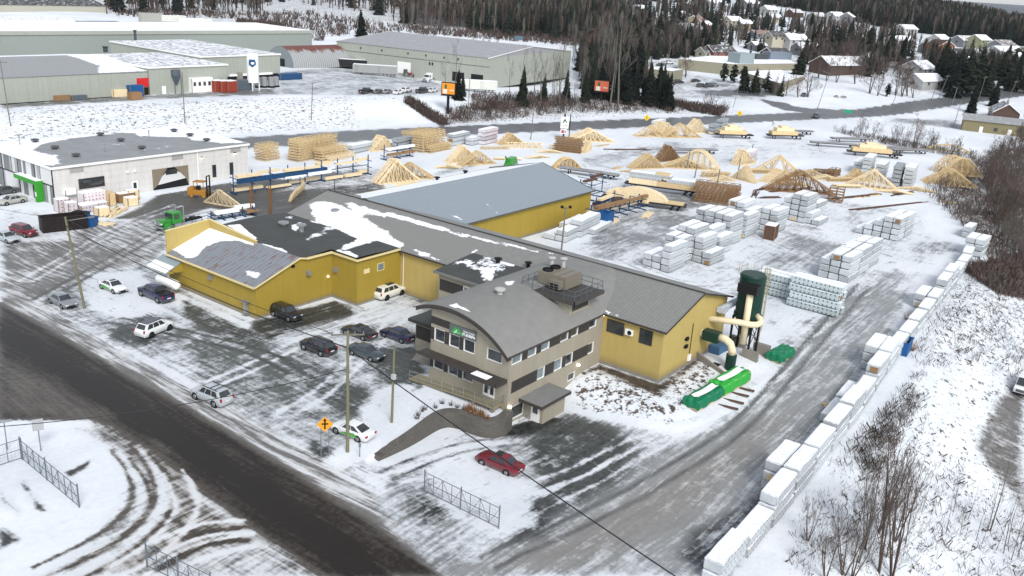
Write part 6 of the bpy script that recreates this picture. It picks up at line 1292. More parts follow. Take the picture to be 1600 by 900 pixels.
# ------------------------------------------------------------ storage yard
LUM = M('fresh_lumber', (.60, .455, .255), .8, var=.22, scale=3); LUM2 = M('pale_lumber', (.76, .62, .40), .8, var=.2, scale=3); LUMB = M('brown_lumber', (.30, .18, .09), .85, var=.25, scale=3); LUMD = M('dark_old_boards', (.12, .07, .05), .9, var=.25)
BLUE = M('blue_steel', (.02, .075, .18), .5, var=.2); BLUEB = M('blue_plastic', (.015, .10, .28), .5, var=.1); BLUG = M('grey_blue_steel', (.10, .125, .15), .5, var=.2)
def wrap_mat(nm='white_wrap', tint=(.46, .485, .50), mark=(.07, .16, .16), amt=1.0):
    m, nt, p = newmat(nm); tc = N(nt, 'TexCoord'); sx = N(nt, 'SeparateXYZ'); lk(nt, tc.outputs['Object'], sx.inputs[0]); sn_ = N(nt, 'SeparateXYZ'); lk(nt, tc.outputs['Normal'], sn_.inputs[0])
    oi = N(nt, 'ObjectInfo')
    u = math_(nt, 'FRACT', math_(nt, 'ADD', math_(nt, 'DIVIDE', math_(nt, 'ADD', sx.outputs[0], sx.outputs[1]), .62), math_(nt, 'MULTIPLY', oi.outputs['Random'], 1.0))); v = math_(nt, 'FRACT', math_(nt, 'DIVIDE', sx.outputs[2], .575))
    a = math_(nt, 'ABSOLUTE', math_(nt, 'SUBTRACT', u, .5)); b = math_(nt, 'ABSOLUTE', math_(nt, 'SUBTRACT', v, .5))
    mk = math_(nt, 'MULTIPLY', math_(nt, 'LESS_THAN', math_(nt, 'ADD', a, math_(nt, 'MULTIPLY', b, .8)), .22), math_(nt, 'LESS_THAN', math_(nt, 'ABSOLUTE', sn_.outputs[0]), .6))
    nn = noise(nt, tc.outputs['Object'], 2.2, 5, .6); base = mixc(nt, nn, tuple(c*.82 for c in tint), tuple(min(1, c*1.22) for c in tint))
    base = mixc(nt, math_(nt, 'MULTIPLY', mk, math_(nt, 'MULTIPLY', math_(nt, 'ADD', .25, nn), amt)), base, mark)
    vr = N(nt, 'VectorMath', operation='SCALE'); lk(nt, base, vr.inputs[0]); lk(nt, math_(nt, 'ADD', .74, math_(nt, 'MULTIPLY', oi.outputs['Random'], .42)), vr.inputs['Scale']); base = vr.outputs[0]
    up_ = math_(nt, 'MULTIPLY', math_(nt, 'SUBTRACT', sn_.outputs[2], .55), 8, True)
    base = mixc(nt, math_(nt, 'MULTIPLY', up_, math_(nt, 'MULTIPLY', math_(nt, 'ADD', nn, .25), 1.3), True), base, (.84, .86, .89))
    lk(nt, base, p.inputs['Base Color']); p.inputs['Roughness'].default_value = .55
    b_ = N(nt, 'Bump'); b_.inputs['Strength'].default_value = .35; b_.inputs['Distance'].default_value = .05; lk(nt, nn, b_.inputs['Height']); lk(nt, b_.outputs[0], p.inputs['Normal'])
    return m
WRAP = wrap_mat(); WRAPR = wrap_mat('red_print_wrap', (.58, .55, .57), (.35, .08, .12), 1.4)
BL, BW, BH = 5.4, 1.6, 1.1
def bundle_mesh(L, W, H, seed, mats=WRAP):
    rr = random.Random(seed); m = MB(); nx, ny = 8, 3; vs = []
    j = lambda s: rr.uniform(-s, s)
    m.box(.03, L-.03, .03, W-.03, .13, H-.03); me = m.mesh('lumber_bundle', mats)
    import bmesh
    b = bmesh.new(); b.from_mesh(me); bmesh.ops.bevel(b, geom=b.edges[:], offset=.07, segments=2, affect='EDGES'); bmesh.ops.subdivide_edges(b, edges=[e for e in b.edges if e.calc_length() > 1.0], cuts=3, use_grid_fill=True)
    for v in b.verts: v.co.x += j(.03); v.co.y += j(.025); v.co.z += j(.02)
    b.to_mesh(me); b.free(); return me
BM_ = [bundle_mesh(BL, BW, BH, s) for s in range(4)]
ORD = ['bottom', 'second', 'third', 'fourth', 'fifth', 'sixth']
CN = ['nearest', 'second', 'third', 'fourth', 'fifth', 'sixth', 'seventh']
nb = 0
def stack(pos, cols, phrase, nx=1, yaw=0.0, mesh=None, L=BL, W=BW, H=BH, group='white wrapped lumber bundles'):
    global nb
    base = Vector(pos)
    for c, hgt in enumerate(cols):
        for d in range(nx):
            for k in range(hgt):
                me = (mesh or BM_[nb % 4]); nb += 1
                off_ = Vector((d*(L+.12)+random.uniform(-.12, .12), c*(W+.07)+random.uniform(-.04, .04), k*H)); R_ = Matrix.Rotation(yaw, 3, 'Z')
                q = base+R_@off_; q.z = zt(q.x+2*math.cos(yaw), q.y+.5)+k*H
                o = bpy.data.objects.new('lumber_bundle', me); COL.objects.link(o); o.location = q; o.rotation_euler = (0, 0, yaw+random.uniform(-.012, .012))
                lv = 'single' if hgt == 1 else ('top' if k == hgt-1 else ORD[k]+' up' if k else 'bottom')
                if nb % 17 == 0: q_ = MB(); q_.box(-.03, .02, W*.15, W*.7, .2, H*.75); q_.build('exposed_boards', LUMB if nb % 2 else LUM, o)
                tag(o, '%s bundle, %s, %s%s column, %s' % ({'red_print_wrap': 'red printed white', 'grey_wrap': 'grey wrapped', 'printed_wrap': 'green printed white'}.get(me.materials[0].name, 'white wrapped'), lv, CN[c], ('' if nx == 1 else (' front', ' middle', ' rear')[d]), phrase), 'lumber bundle', group)
SN = None
for (px, py), cols, nx, ph in [
 ((1045, 428), [4], 1, 'the lone tower nearest the workshop'), ((1031, 423), [2, 2], 1, 'the low pair left of the workshop tower'), ((1062, 414), [4, 4], 1, 'the block behind the workshop tower'),
 ((1109, 417), [2, 4, 5, 5, 4], 1, 'the big stepped block mid yard'), ((1122, 401), [3, 4], 1, 'the right part of the mid yard block'), ((1137, 386), [5, 5, 5], 1, 'the tall back part of the mid yard block'), ((1122, 362), [3, 3, 3], 1, 'the low rear part of the mid yard block'),
 ((1163, 374), [4], 1, 'the narrow tower left of the brown crate'), ((1170, 366), [4, 5, 5], 1, 'the block behind the brown crate'), ((1211, 366), [4, 4], 1, 'the block right of the brown crate'),
 ((1279, 354), [1, 2], 1, 'the torn low pair below the lattice timber'), ((1257, 350), [5, 5, 4, 2], 1, 'the tall block below the lattice timber'), ((1275, 343), [3], 1, 'the low step right of the tall lattice block'),
 ((1403, 378), [4, 4, 3, 2, 1], 1, 'the yard block left of the far slope'), ((1413, 373), [4, 4], 1, 'rear of the block left of the far slope'),
 ((1324, 444), [4, 4, 3], 3, 'long block right of collector'),
 ((1533, 404), [3, 3], 1, 'the tower pair on the slope rim'), ((1515, 373), [2], 1, 'the small pile behind the slope rim towers')]:
    stack(on(px, py), cols, ph, nx)
# front row with printed faces, long side towards the camera
FR = wrap_mat('printed_wrap', (.50, .56, .57), (.03, .12, .12), 1.6); frm = [bundle_mesh(7.4, 1.3, 1.15, 20, FR)]
for (px, py), n_, ph in (((1258, 472), 3, 'left printed row by the collector'), ((1312, 494), 4, 'right printed row by the collector')):
    p = on(px, py); stack(p, [n_], ph, 1, math.pi/2, frm[0], 7.4, 1.3, 1.15); stack(p+np.array([1.5, 0, 0]), [n_], 'back of '+ph, 1, math.pi/2, frm[0], 7.4, 1.3, 1.15)
# the long row on the rim of the slope
hs_ = [2, 2, 3, 3, 3, 3, 3, 2, 3, 3, 2, 2, 2, 2, 2, 3, 3, 2, 2, 2]
x = -10.5; rowp = ['bottom edge end', 'second place from the bottom edge', 'third place from the bottom edge', 'fourth place from the bottom edge', 'place left of the bare shrub', 'place above the bare shrub', 'place below the loose planks', 'place beside the loose planks', 'place above the loose planks', 'tall double place mid row', 'low place beyond the double', 'next low place beyond the double', 'place before the blue skip', 'place beyond the blue skip', 'long place beyond the blue skip', 'place at the dry branches', 'place beyond the dry branches', 'third last place', 'second last place', 'far end place']
for i, hgt in enumerate(hs_):
    y = float(np.interp(x+2.5, EDX, EDY))+1.3; yaw = math.atan2(float(np.interp(x+5, EDX, EDY))-float(np.interp(x, EDX, EDY)), 5)
    stack((x, y, 0), [hgt]+([hgt] if i in (3, 9, 14) else [1] if i in (6, 7) else []), 'slope row, '+rowp[i], 1, yaw); x += 5.75 if i < 12 else 6.1
# tarped bundles in green, blue skip, crate
def tarp(px, py, deg, L, W, H, col, label, snow=True, lum=True):
    p = on(px, py); r = root('tarped_pile', tuple(p), math.radians(deg), label, 'tarped pile'); rr = random.Random(int(px))
    m = MB(); m.box(-L/2+.1, L/2+.05, -W/2+.1, W/2-.1, .1, H-.1); m.build('lumber', LUM, r)
    X, Y = np.meshgrid(lin(-1, 1, 26), lin(-1, 1, 16), indexing='ij')
    def sup(t): return np.sign(t)*np.minimum(np.abs(t)*1.18, 1)
    Zt = H*(1-.80*np.maximum(ss(.80, 1.0, np.abs(Y)), ss(.88, 1.0, np.abs(X)))) + .06*np.sin(X*9+Y*5)+.05*np.sin(Y*11-X*7)
    P = np.stack([sup(X)*L/2*(1+.02*np.sin(Y*9)), sup(Y)*W/2*(1+.04*np.sin(X*13)), Zt], -1); o = sheet('tarpaulin', P, [], col, r)
    if snow: P2 = np.stack([X*L/2*.80, Y*W/2*.42, np.full(X.shape, H+.16)+.05*np.cos(X*3)*np.cos(Y*3)], -1); sheet('tarp_snow', P2, [], MATS['roof_snow'], r)
    return r
_a, _b = on(1078, 640), on(1162, 592); TA = math.degrees(math.atan2(_b[1]-_a[1], _b[0]-_a[0]))
TG = M('bright_green_tarp', (.04, .42, .06), .45, var=.2, scale=2); TG2 = M('deep_green_tarp', (.01, .20, .09), .45, var=.2, scale=2)
tarp(1099, 628, TA, 5.6, 2.0, 1.25, TG2, 'deep green tarp pile with a snow streak at the foot of the berm'); tarp(1139, 605, TA, 6.2, 2.1, 1.5, TG, 'bright green tarp pile with a flat snow top behind the deep green one'); tarp(1219, 560, TA, 4.0, 2.0, 1.2, TG2, 'green tarp pile with torn lower edge right of the collector', snow=False)
for i, (px, py) in enumerate(((1136, 637), (1145, 628), (1153, 617), (1162, 609))):
    p = on(px, py); o = MB().bar((-1.2, .2, .12), (1.2, -.2, .12), .2).build('ground_beam', LUMD, None, loc=tuple(p)); o.rotation_euler = (0, 0, -1.15); tag(o, ['nearest', 'second', 'third', 'farthest'][i]+' dark beam lying in the snow beside the green tarps', 'beam', 'dark beams beside the green tarps')
def open_bin(px, py, deg, L, W, H, mt, label, name='dumpster', inner=BLACK, cat='dumpster', ribs=0):
    p = on(px, py); r = root(name, tuple(p), math.radians(deg), label, cat); t = .08
    m = MB(); m.box(-L/2, L/2, -W/2, -W/2+t, 0, H); m.box(-L/2, L/2, W/2-t, W/2, 0, H); m.box(-L/2, -L/2+t, -W/2+t, W/2-t, 0, H); m.box(L/2-t, L/2, -W/2+t, W/2-t, 0, H); m.box(-L/2+t, L/2-t, -W/2+t, W/2-t, .1, H*.35)
    for i in range(ribs): x = -L/2+L*(i+.5)/ribs; m.box(x-.06, x+.06, -W/2-.08, -W/2, 0, H); m.box(x-.06, x+.06, W/2, W/2+.08, 0, H)
    m.build('container', mt, r)
    m = MB(); m.box(-L/2-.06, L/2+.06, -W/2-.1, -W/2+t+.02, H, H+.1); m.box(-L/2-.06, L/2+.06, W/2-t-.02, W/2+.1, H, H+.1); m.box(-L/2-.06, -L/2+t, -W/2+.1, W/2-.1, H, H+.1); m.box(L/2-t, L/2+.06, -W/2+.1, W/2-.1, H, H+.1); m.build('rim', mt, r); return r
open_bin(100, 358, -14+0, 6.5, 2.4, 2.2, M('black_rusty_bin', (.02, .014, .013), .6, var=.3), 'large black open dumpster in front of the white warehouse', ribs=6)
open_bin(134, 352, -60, 3.4, 1.8, 1.4, BLUEB, 'blue open bin beside the black dumpster'); open_bin(126, 344, -60, 2.4, 1.8, 1.3, M('dark_blue_bin', (.02, .05, .08), .6), 'darker blue bin behind the bright blue one')
open_bin(1406, 549, 4, 3.0, 2.2, 1.7, BLUEB, 'bright blue open bin in the slope row'); open_bin(945, 350, 5, 2.6, 2.2, 2.2, BLUEB, 'blue bin with dark contents by the yellow shed corner')
def crate(px, py, deg, L, W, H, mt, label, snow=True, name='wooden_crate', cat='crate', dz=0, group=None):
    p = on(px, py); r = root(name, (p[0], p[1], p[2]+dz), math.radians(deg), label, cat, group); m = MB(); m.box(-L/2, L/2, -W/2, W/2, .08, H); m.build('boards', mt, r)
    m = MB()
    for x in (-L/2-.03, L/2-.09):
        for y in (-W/2-.03, W/2-.09): m.box(x, x+.12, y, y+.12, 0, H+.02)
    m.build('corner_batten', LUMB, r)
    if snow: m = MB(); m.box(-L/2+.05, L/2-.05, -W/2+.05, W/2-.05, H, H+.07); m.build('crate_snow', MATS['roof_snow'], r, bevel=.02)
    return r
crate(1203, 372, 10, 3.0, 2.0, 2.6, LUMD, 'dark brown crate with a snow lid between white bundle towers'); 
# goods along the white warehouse
for px, py, L, W, H, mt, lb, dz in [(98, 330, 2.0, 1.6, 2.2, WRAPR, 'white box pile with red print at the warehouse corner', 0), (112, 334, 1.6, 1.5, 2.0, WRAPR, 'second red printed pile beside the warehouse corner pile', 0), (110, 318, 2.0, 1.4, .9, MATS['roof_snow'], 'snow heaped pallet above the corner piles', 1.6),
  (136, 330, 3.0, 2.2, 1.3, WRAPR, 'wide red printed white pile, lower left of the warehouse goods', 0), (145, 322, 4.0, 2.2, 2.6, WRAPR, 'tall snow topped red printed pile by the warehouse window', 0), (158, 326, 1.8, 1.4, 1.2, WRAPR, 'small red printed pile right of the tall one', 0), (165, 315, 2.0, 1.4, 1.8, LUM, 'tan carton pile against the warehouse wall', .0), (174, 321, 1.2, 1.2, 2.3, LUM, 'upright tan carton left of the warehouse door', 0), (160, 337, 2.0, 1.5, 1.5, LUM2, 'pale wood crate in front of the warehouse goods', 0), (205, 321, 2.0, 1.6, 1.5, LUM2, 'pale wood crate right of the warehouse door', 0), (196, 315, 3.0, 1.5, 1.6, LUMB, 'brown crate row behind the pale crate right of the door', 0), (207, 313, 2.0, 1.2, 1.9, LUM2, 'upper pale carton beside the loading door', 0)]:
    crate(px, py, 0, L, W, H, mt, lb, snow=(mt is not LUM), name='packed_goods', cat='goods', dz=dz, group='goods along the white warehouse')
def plank_pile(px, py, deg, L, W, H, label, mt=LUM2, n=10, seed=1, snow=False, scatter=.25, name='plank_pile', cat='plank pile', group=None):
    p = on(px, py); r = root(name, tuple(p), math.radians(deg), label, cat, group); rr = random.Random(seed+px); m = MB()
    layers = max(1, int(H/.18)); k = max(2, int(n/layers))
    for j in range(layers):
        for i in range(k):
            y = -W/2+W*(i+.5)/k+rr.uniform(-.05, .05); sh = rr.uniform(-scatter, scatter)*L*.3; a = rr.uniform(-.03, .03)*scatter*4
            m.bar((-L/2+sh, y-a*L/2, .1+j*.18), (L/2+sh, y+a*L/2, .1+j*.18), W/k*.9, .16)
    m.build('planks', mt, r)
    if snow: m = MB(); m.box(-L*.45, L*.42, -W*.45, W*.45, .1+layers*.18, .17+layers*.18); m.build('pile_snow', MATS['roof_snow'], r, bevel=.02)
    return r
plank_pile(180, 333, 35, 4.5, 2.0, .7, 'loose pale planks and offcuts before the warehouse goods', n=20, scatter=.9); plank_pile(152, 350, -62, 5.0, 1.2, .5, 'pale plank bundle lying beside the blue bins', n=10); plank_pile(118, 345, -60, 3, 1.0, .5, 'short blue wrapped boards behind the bins', BLUE, 4)
# trusses
def truss_mesh(span, rise, kind='fink', t=.09, seed=0):
    m = MB(); a, b, c = Vector((-span/2, 0, 0)), Vector((span/2, 0, 0)), Vector((0, 0, rise))
    if kind == 'fink':
        m.bar(a, b, t, .14); m.bar(a-Vector((.4, 0, .4*rise*2/span)), c, t, .14); m.bar(b+Vector((.4, 0, -.4*rise*2/span)), c, t, .14)
        q = [a.lerp(b, f) for f in (1/3, 2/3)]; l_ = [a.lerp(c, f) for f in (.33, .66)]; r_ = [b.lerp(c, f) for f in (.33, .66)]
        for u, v in ((q[0], l_[0]), (q[0], l_[1]), (q[0], c), (q[1], c), (q[1], r_[1]), (q[1], r_[0])): m.bar(u, v, t, .10)
    elif kind == 'fan':
        n = 9
        m.bar(a, b, t, .14); m.bar(a, c, t, .14); m.bar(b, c, t, .14)
        for i in range(1, n): p = a.lerp(b, i/n); tq = 1-abs(i/n-.5)*2; m.bar(p, Vector((p.x, 0, rise*tq)), t, .08); m.bar(p, Vector((p.x+(span/n if p.x < 0 else -span/n), 0, rise*min(1, tq+2/n))), t, .07)
    elif kind == 'flat':
        n = 12; m.bar(a, b, t, .12); m.bar(a+Vector((0, 0, rise)), b+Vector((0, 0, rise)), t, .12)
        for i in range(n): p = a.lerp(b, i/n); q = a.lerp(b, (i+1)/n); m.bar(p+Vector((0, 0, rise if i % 2 else 0)), q+Vector((0, 0, 0 if i % 2 else rise)), t, .09); m.bar(p, p+Vector((0, 0, rise)), t, .09)
    elif kind == 'arch':
        n = 14; pts = [Vector((-span/2+span*i/n, 0, rise*math.sin(math.pi*i/n))) for i in range(n+1)]
        for u, v in zip(pts[:-1], pts[1:]): m.bar(u, v, t, .16)
        m.bar(a, b, t, .14)
        for i in range(1, n): m.bar(pts[i], Vector((pts[i-1 if i % 2 else i+1].x, 0, 0)), t, .08)
    return m
def trusses(px, py, deg, span, rise, n, sp, label, kind='fink', mt=LUM, lean=8, jit=.25, dz=0, group=None, t=.09, flatroll=0):
    p = on(px, py); r = root('roof_truss_bundle', (p[0], p[1], p[2]+dz), math.radians(deg), label, 'roof trusses', group); rr = random.Random(int(px*7+py))
    span *= .88; rise *= .84
    me = truss_mesh(span, rise, kind, t).mesh('roof_truss', mt)
    for i in range(n):
        o = bpy.data.objects.new('roof_truss', me); COL.objects.link(o); o.parent = r; o.location = (rr.uniform(-jit, jit), (i-n/2)*sp, .1); o.rotation_euler = (math.radians(lean+rr.uniform(-2, 2))+flatroll, rr.uniform(-.01, .01), rr.uniform(-.02, .02)); s_ = rr.uniform(.93, 1.0); o.scale = (s_, 1, s_)
    return r
TP = [
 (352, 322, -22, 11, 4.2, 3, .16, 'single large triangular truss leaning beside the forklift', 'fan', LUM2, 24),
 (462, 305, 152, 13, 1.7, 4, .18, 'long low lattice truss lying by the blue rack', 'flat', LUM2, 20),
 (618, 283, 38, 12, 5.6, 9, .45, 'tall steep truss pile behind the snowy shed roof', 'fan', LUM2, -14), (640, 277, 10, 12, 4.0, 7, .4, 'lower right half of the steep truss pile behind the shed', 'fan', LUM, 12), (596, 234, 40, 9, 4.2, 8, .4, 'small steep truss pile by the highway behind the blue rack', 'fan', LUM2, -10),
 (722, 252, 38, 11, 4.6, 8, .45, 'truss pile with a sloping face above the blue roof left', 'fan', LUM2, -12), (744, 256, 35, 11, 3.8, 6, .5, 'open lattice truss pile in front of its steeper neighbour', 'fink', LUM, 10), (798, 225, 30, 9, 3.4, 8, .3, 'brown orange truss pile by the highway left of the white sign', 'fan', LUM, -14), (818, 231, 14, 12, 1.6, 3, .3, 'long thin lattice truss right of the brown orange pile', 'flat', LUM2, 5),
 (773, 233, 20, 9, .8, 2, .3, 'low flat lattice behind the yard piles', 'flat', LUM, 20), (838, 246, 30, 8, 1.8, 3, .5, 'scattered small trusses in the snow above the blue roof', 'fan', LUM2, 60), (793, 249, 10, 8, 1.0, 3, .5, 'low loose trusses lying above the blue roof middle', 'flat', LUM2, 60),
 (922, 219, 12, 15, 3.6, 14, .5, 'wide pale comb-like truss pile beside the white sign', 'fan', LUM2, -8), (914, 236, 120, 7, 3.4, 5, .4, 'small triangular truss end right of the brown lattice stack', 'fan', LUM2, 8), (886, 236, -18, 11, 1.4, 3, .3, 'lattice truss leaning before the brown lattice stack', 'flat', LUM2, 12), (885, 262, 20, 8, 2.8, 9, .25, 'small round topped truss pile above the blue roof corner', 'arch', LUM, -12),
 (1016, 213, 20, 12, 3.8, 5, .5, 'left dark lattice pile of the big highway truss group', 'fink', LUM, 0), (1036, 210, 45, 13, 4.6, 10, .5, 'steep pale pile in the middle of the big highway truss group', 'fan', LUM2, -16), (1062, 214, 20, 16, 4.8, 7, .5, 'front open lattice of the big highway truss group', 'fink', LUM, 6), (1086, 207, 30, 11, 5.0, 6, .5, 'right high triangle of the big highway truss group', 'fan', LUM2, -6),
 (1008, 262, 24, 11, 4.2, 8, .4, 'truss pile with dark posts left of the tent shaped one', 'fan', LUM, 6), (1042, 250, 40, 10, 4.6, 7, .4, 'tent shaped brown truss pile above the loaded trailers', 'fan', LUMB, -6), (1068, 262, 5, 13, 3.0, 8, .4, 'low dense truss pile behind the blue grey post', 'fan', LUM, 0), (1090, 262, -25, 13, 5.2, 7, .4, 'arched truss pile right of the blue grey post', 'arch', LUM2, -5), (1116, 276, 10, 8, 1.6, 4, .5, 'low loose truss heap left of the lone tall truss', 'flat', LUM, 30), (1163, 282, -50, 8, 4.2, 6, .35, 'lone tall triangular truss beside the second blue post', 'fan', LUM2, -5),
 (1162, 256, 65, 9, 4.6, 7, .35, 'leaning fan of trusses left of the red printed boxes', 'fan', LUM2, -22), (1216, 270, -12, 13, 5.0, 8, .5, 'large open triangular truss pile right of the red printed boxes', 'fink', LUM, -6), (1213, 283, 25, 11, 3.6, 8, .35, 'pale slanting truss pile before the large open one', 'fan', LUM2, 10), (1248, 299, 0, 19, 5.6, 9, .45, 'biggest dark brown triangular truss pile mid right', 'fan', LUMB, -5), (1265, 275, 0, 10, 2.0, 5, .4, 'low truss heap behind the biggest brown pile', 'fan', LUM, 20),
 (1336, 282, 15, 8, 3.4, 6, .4, 'left small truss pile before the white columns', 'fan', LUM, -6), (1362, 293, -16, 14, 5.2, 7, .45, 'open truss pile with long pale rafters right of the small one', 'fan', LUM2, -4), (1432, 297, -22, 10, 1.8, 4, .5, 'loose pale rafters at the foot of the white pile stack', 'fan', LUM2, 50), (1478, 236, -6, 16, 2.4, 3, .3, 'long low bow truss at the edge of the brown scrub', 'arch', LUM, 5),
 (1492, 272, 10, 14, 5.6, 14, .45, 'large sheeted brown truss heap at the scrub edge', 'arch', LUM, -8), (1482, 288, -5, 15, 4.8, 12, .4, 'lower brown truss heap at the scrub edge', 'fan', LUM, 5), (1290, 271, 0, 8, 1.4, 3, .5, 'small brown offcut heap among the right truss piles', 'flat', LUMB, 30), (1315, 283, 15, 9, 1.2, 4, .4, 'low leaning planks left of the small truss pile', 'flat', LUM, 30), (1238, 288, 8, 9, 1.6, 5, .5, 'low heap of loose trusses left behind the biggest brown pile', 'fan', LUM2, 55), (1287, 280, 4, 9, 1.8, 5, .5, 'tangled low trusses between the brown offcuts and the pale pile', 'fan', LUM2, 40), (1322, 292, 10, 8, 1.2, 4, .5, 'pale low trusses before the small right pile', 'flat', LUM2, 55), (1395, 300, -8, 10, 1.6, 5, .5, 'spread pale trusses below the open rafter pile', 'fan', LUM2, 60), (1190, 270, 10, 8, 1.4, 4, .5, 'low brownish trusses before the red printed boxes', 'flat', LUM, 35), (1128, 282, 15, 7, 1.8, 4, .5, 'small leaning trusses between lone truss and arched pile', 'fan', LUM2, 30), (985, 268, 5, 6, 1.0, 3, .5, 'few small trusses lying in snow left of the dark post pile', 'fan', LUM, 65), (858, 238, 12, 8, 1.4, 4, .5, 'low pale truss heap left of the white sign', 'fan', LUM2, 50), (640, 290, 18, 7, 2.0, 6, .4, 'tumbled short truss ends at the foot of the tall steep pile', 'fan', LUM2, 50), (700, 262, 12, 7, 1.4, 4, .5, 'broken low trusses left of the sloping pile', 'fan', LUM2, 50), 0]
for t_ in TP[:-1]: trusses(t_[0], t_[1], -53+t_[2]*(.6 if t_[2] > 60 else 1), *t_[3:])
def lattice_stack(px, py, deg, L, W, layers, label, mt=LUM, hh=.60):
    p = on(px, py); r = root('floor_truss_stack', tuple(p), math.radians(deg), label, 'timber stack'); rr = random.Random(px)
    for k in range(layers):
        m = MB(); z = .1+k*hh; dx = rr.uniform(-.3, .3); n = int(L/.8)
        for y in (-W/2, 0, W/2):
            m.bar((-L/2+dx, y, z), (L/2+dx, y, z), .10, .09); m.bar((-L/2+dx, y, z+hh-.12), (L/2+dx, y, z+hh-.12), .10, .09)
            for i in range(n): x0 = -L/2+dx+L*i/n; m.bar((x0, y, z+(hh-.12 if i % 2 else 0)), (x0+L/n, y, z+(0 if i % 2 else hh-.12)), .10)
        for x in (-L/2+dx, L/2+dx): m.bar((x, -W/2, z), (x, W/2, z), .1); m.bar((x, -W/2, z+hh-.12), (x, W/2, z+hh-.12), .1)
        m.build('truss_layer', mt, r)
    return r
for a in [(489, 246, 8, 13, 3, 8, 'largest brown orange lattice stack by the highway left', LUM), (470, 247, 8, 3.5, 4, 7, 'pale end stack left of the largest lattice stack', LUM2), (517, 248, 8, 9, 2, 5, 'lower front half of the largest lattice stack', LUM), (530, 248, 8, 9, 2, 2, 'lowest pale lattice stack in front of the largest', LUM2), (417, 249, 8, 4.5, 3, 6, 'small separate lattice stack left of the largest one', LUM), (670, 234, 6, 9.5, 3, 8, 'tall pale orange lattice stack right of the snowy blue rack', LUM), (652, 225, 6, 9, 3, 6, 'rear part of the tall lattice stack by the highway', LUM), (686, 236, 6, 9, 1, 3, 'low front layer right of the tall lattice stack', LUM),
          (1119, 317, -70, 9, 3.2, 7, 'brown lattice stack right of the loaded trailers', LUMB), (887, 237, -70, 7, 2, 6, 'brown lattice stack leaning beside the white sign', LUMB), (1301, 275, 0, 5, 2, 3, 'small brown lattice pack with a snow top', LUMB), (1305, 346-32, 12, 3.5, 3, 5, 'small brown lattice pack beside the tall white block', LUMB), (690, 205, 0, 5, 2, 2, 'thin lattice layer', LUM) if 0 else (1140, 311, -70, 2.5, 2.5, 3, 'short end of the brown lattice stack', LUMB)]: lattice_stack(*a)
# other wrapped piles along the highway
RB_ = bundle_mesh(7, 2.2, 1.0, 31, WRAPR); WB_ = bundle_mesh(8, 2.2, 1.0, 32, WRAP); GB_ = bundle_mesh(7, 2.0, 1.0, 33, M('grey_wrap', (.35, .38, .40), .6, var=.15))
for (px, py), cols, me_, ph in [((552, 241), [2], WB_, 'the wrapped pile right of the large lattice stack'), ((708, 229), [3], WB_, 'the snowy pile right of the tall lattice stack'), ((757, 227), [4], RB_, 'the pile beside the brown orange truss'), ((738, 228), [2], WB_, 'the low pile left of the red marked pile'), ((622, 237), [3], GB_, 'the snow topped pile on the blue highway rack'),
   ((1027, 200), [2], WB_, 'the snowy pile behind the big truss group'), ((1126, 208), [4], GB_, 'the far pile behind the first loaded trailer'), ((1115, 211), [3], GB_, 'the near pile behind the first loaded trailer'), ((1172, 256), [3, 2], RB_, 'the printed boxes mid yard'), ((1358, 278), [5], WB_, 'the white columns behind the rafters'), ((1345, 272), [3], WB_, 'the left of the white columns'), ((1379, 283), [4], WB_, 'the right of the white columns'), ((1404, 293), [5], GB_, 'the dark gapped pile at the right yard end'), ((1424, 295), [5], WB_, 'the white pile at the right yard end'),
   ((908, 372), [3, 2], WB_, 'the shed side pile left of the blue bin'), ((885, 380), [2, 1], WB_, 'the low pile behind the floodlight pole'), ((930, 368), [1, 2], WB_, 'the low pile before the blue bin')]:
    s_ = me_.name; stack(on(px, py), cols, ph, 1, .15, me_, 7, 2.2, 1.0)
# racks
def rack(px0, px1, h, label, n=6, mt=BLUE, loads=((.9, LUM2), (2.0, LUM2)), depth=2.4, lowbeam=None):
    a = on(*px0); b = on(*px1); d = np.hypot(*(b-a)[:2]); r = root('steel_rack', tuple(a), math.atan2(b[1]-a[1], b[0]-a[0]), label, 'rack')
    m = MB()
    for i in range(n):
        x = d*i/(n-1)
        for y in (0,): m.bar((x, y, 0), (x, y, h), .16)
        for z in [q[0] for q in loads]: m.bar((x, -depth/2, z-.1), (x, depth/2, z-.1), .12)
        m.bar((x, -depth/2, .1), (x, depth/2, .1), .18)
    for z in (.15, h*.5): m.bar((0, 0, z), (d, 0, z), .1)
    m.build('frame', mt, r); rr = random.Random(px0[0])
    for z, lm in loads:
        x = rr.uniform(0, .5)
        while x < d-1.5:
            L = rr.uniform(3.5, 6.5); L = min(L, d-x+.6); w_ = rr.uniform(.6, 1.1); s = rr.choice((-1, 1))
            m = MB(); m.box(x, x+L, s*.65-w_/2, s*.65+w_/2, z, z+rr.uniform(.3, .65)); m.build('lumber_load', lm, r); x += L+rr.uniform(.1, .6)
    if lowbeam: m = MB(); m.box(.5, d*.65, -.9, -.4, lowbeam, lowbeam+.9); m.build('blue_beam', BLUE, r)
    return r
rack((365, 303), (575, 272), 4.2, 'long blue steel rack loaded with pale lumber behind the dark roof', 9, loads=((.3, LUM2), (1.7, MATS['roof_snow']), (3.1, LUM2)), lowbeam=2.0)
rack((600, 250), (640, 244), 3.6, 'blue posted rack with snow covered packs by the highway', 3, loads=((1.0, LUMB), (2.4, MATS['roof_snow'])))
rack((330, 345), (395, 335), 1.6, 'low blue rack with snow and brown packs behind the parapet', 5, loads=((.7, LUMB), (1.2, MATS['roof_snow'])))
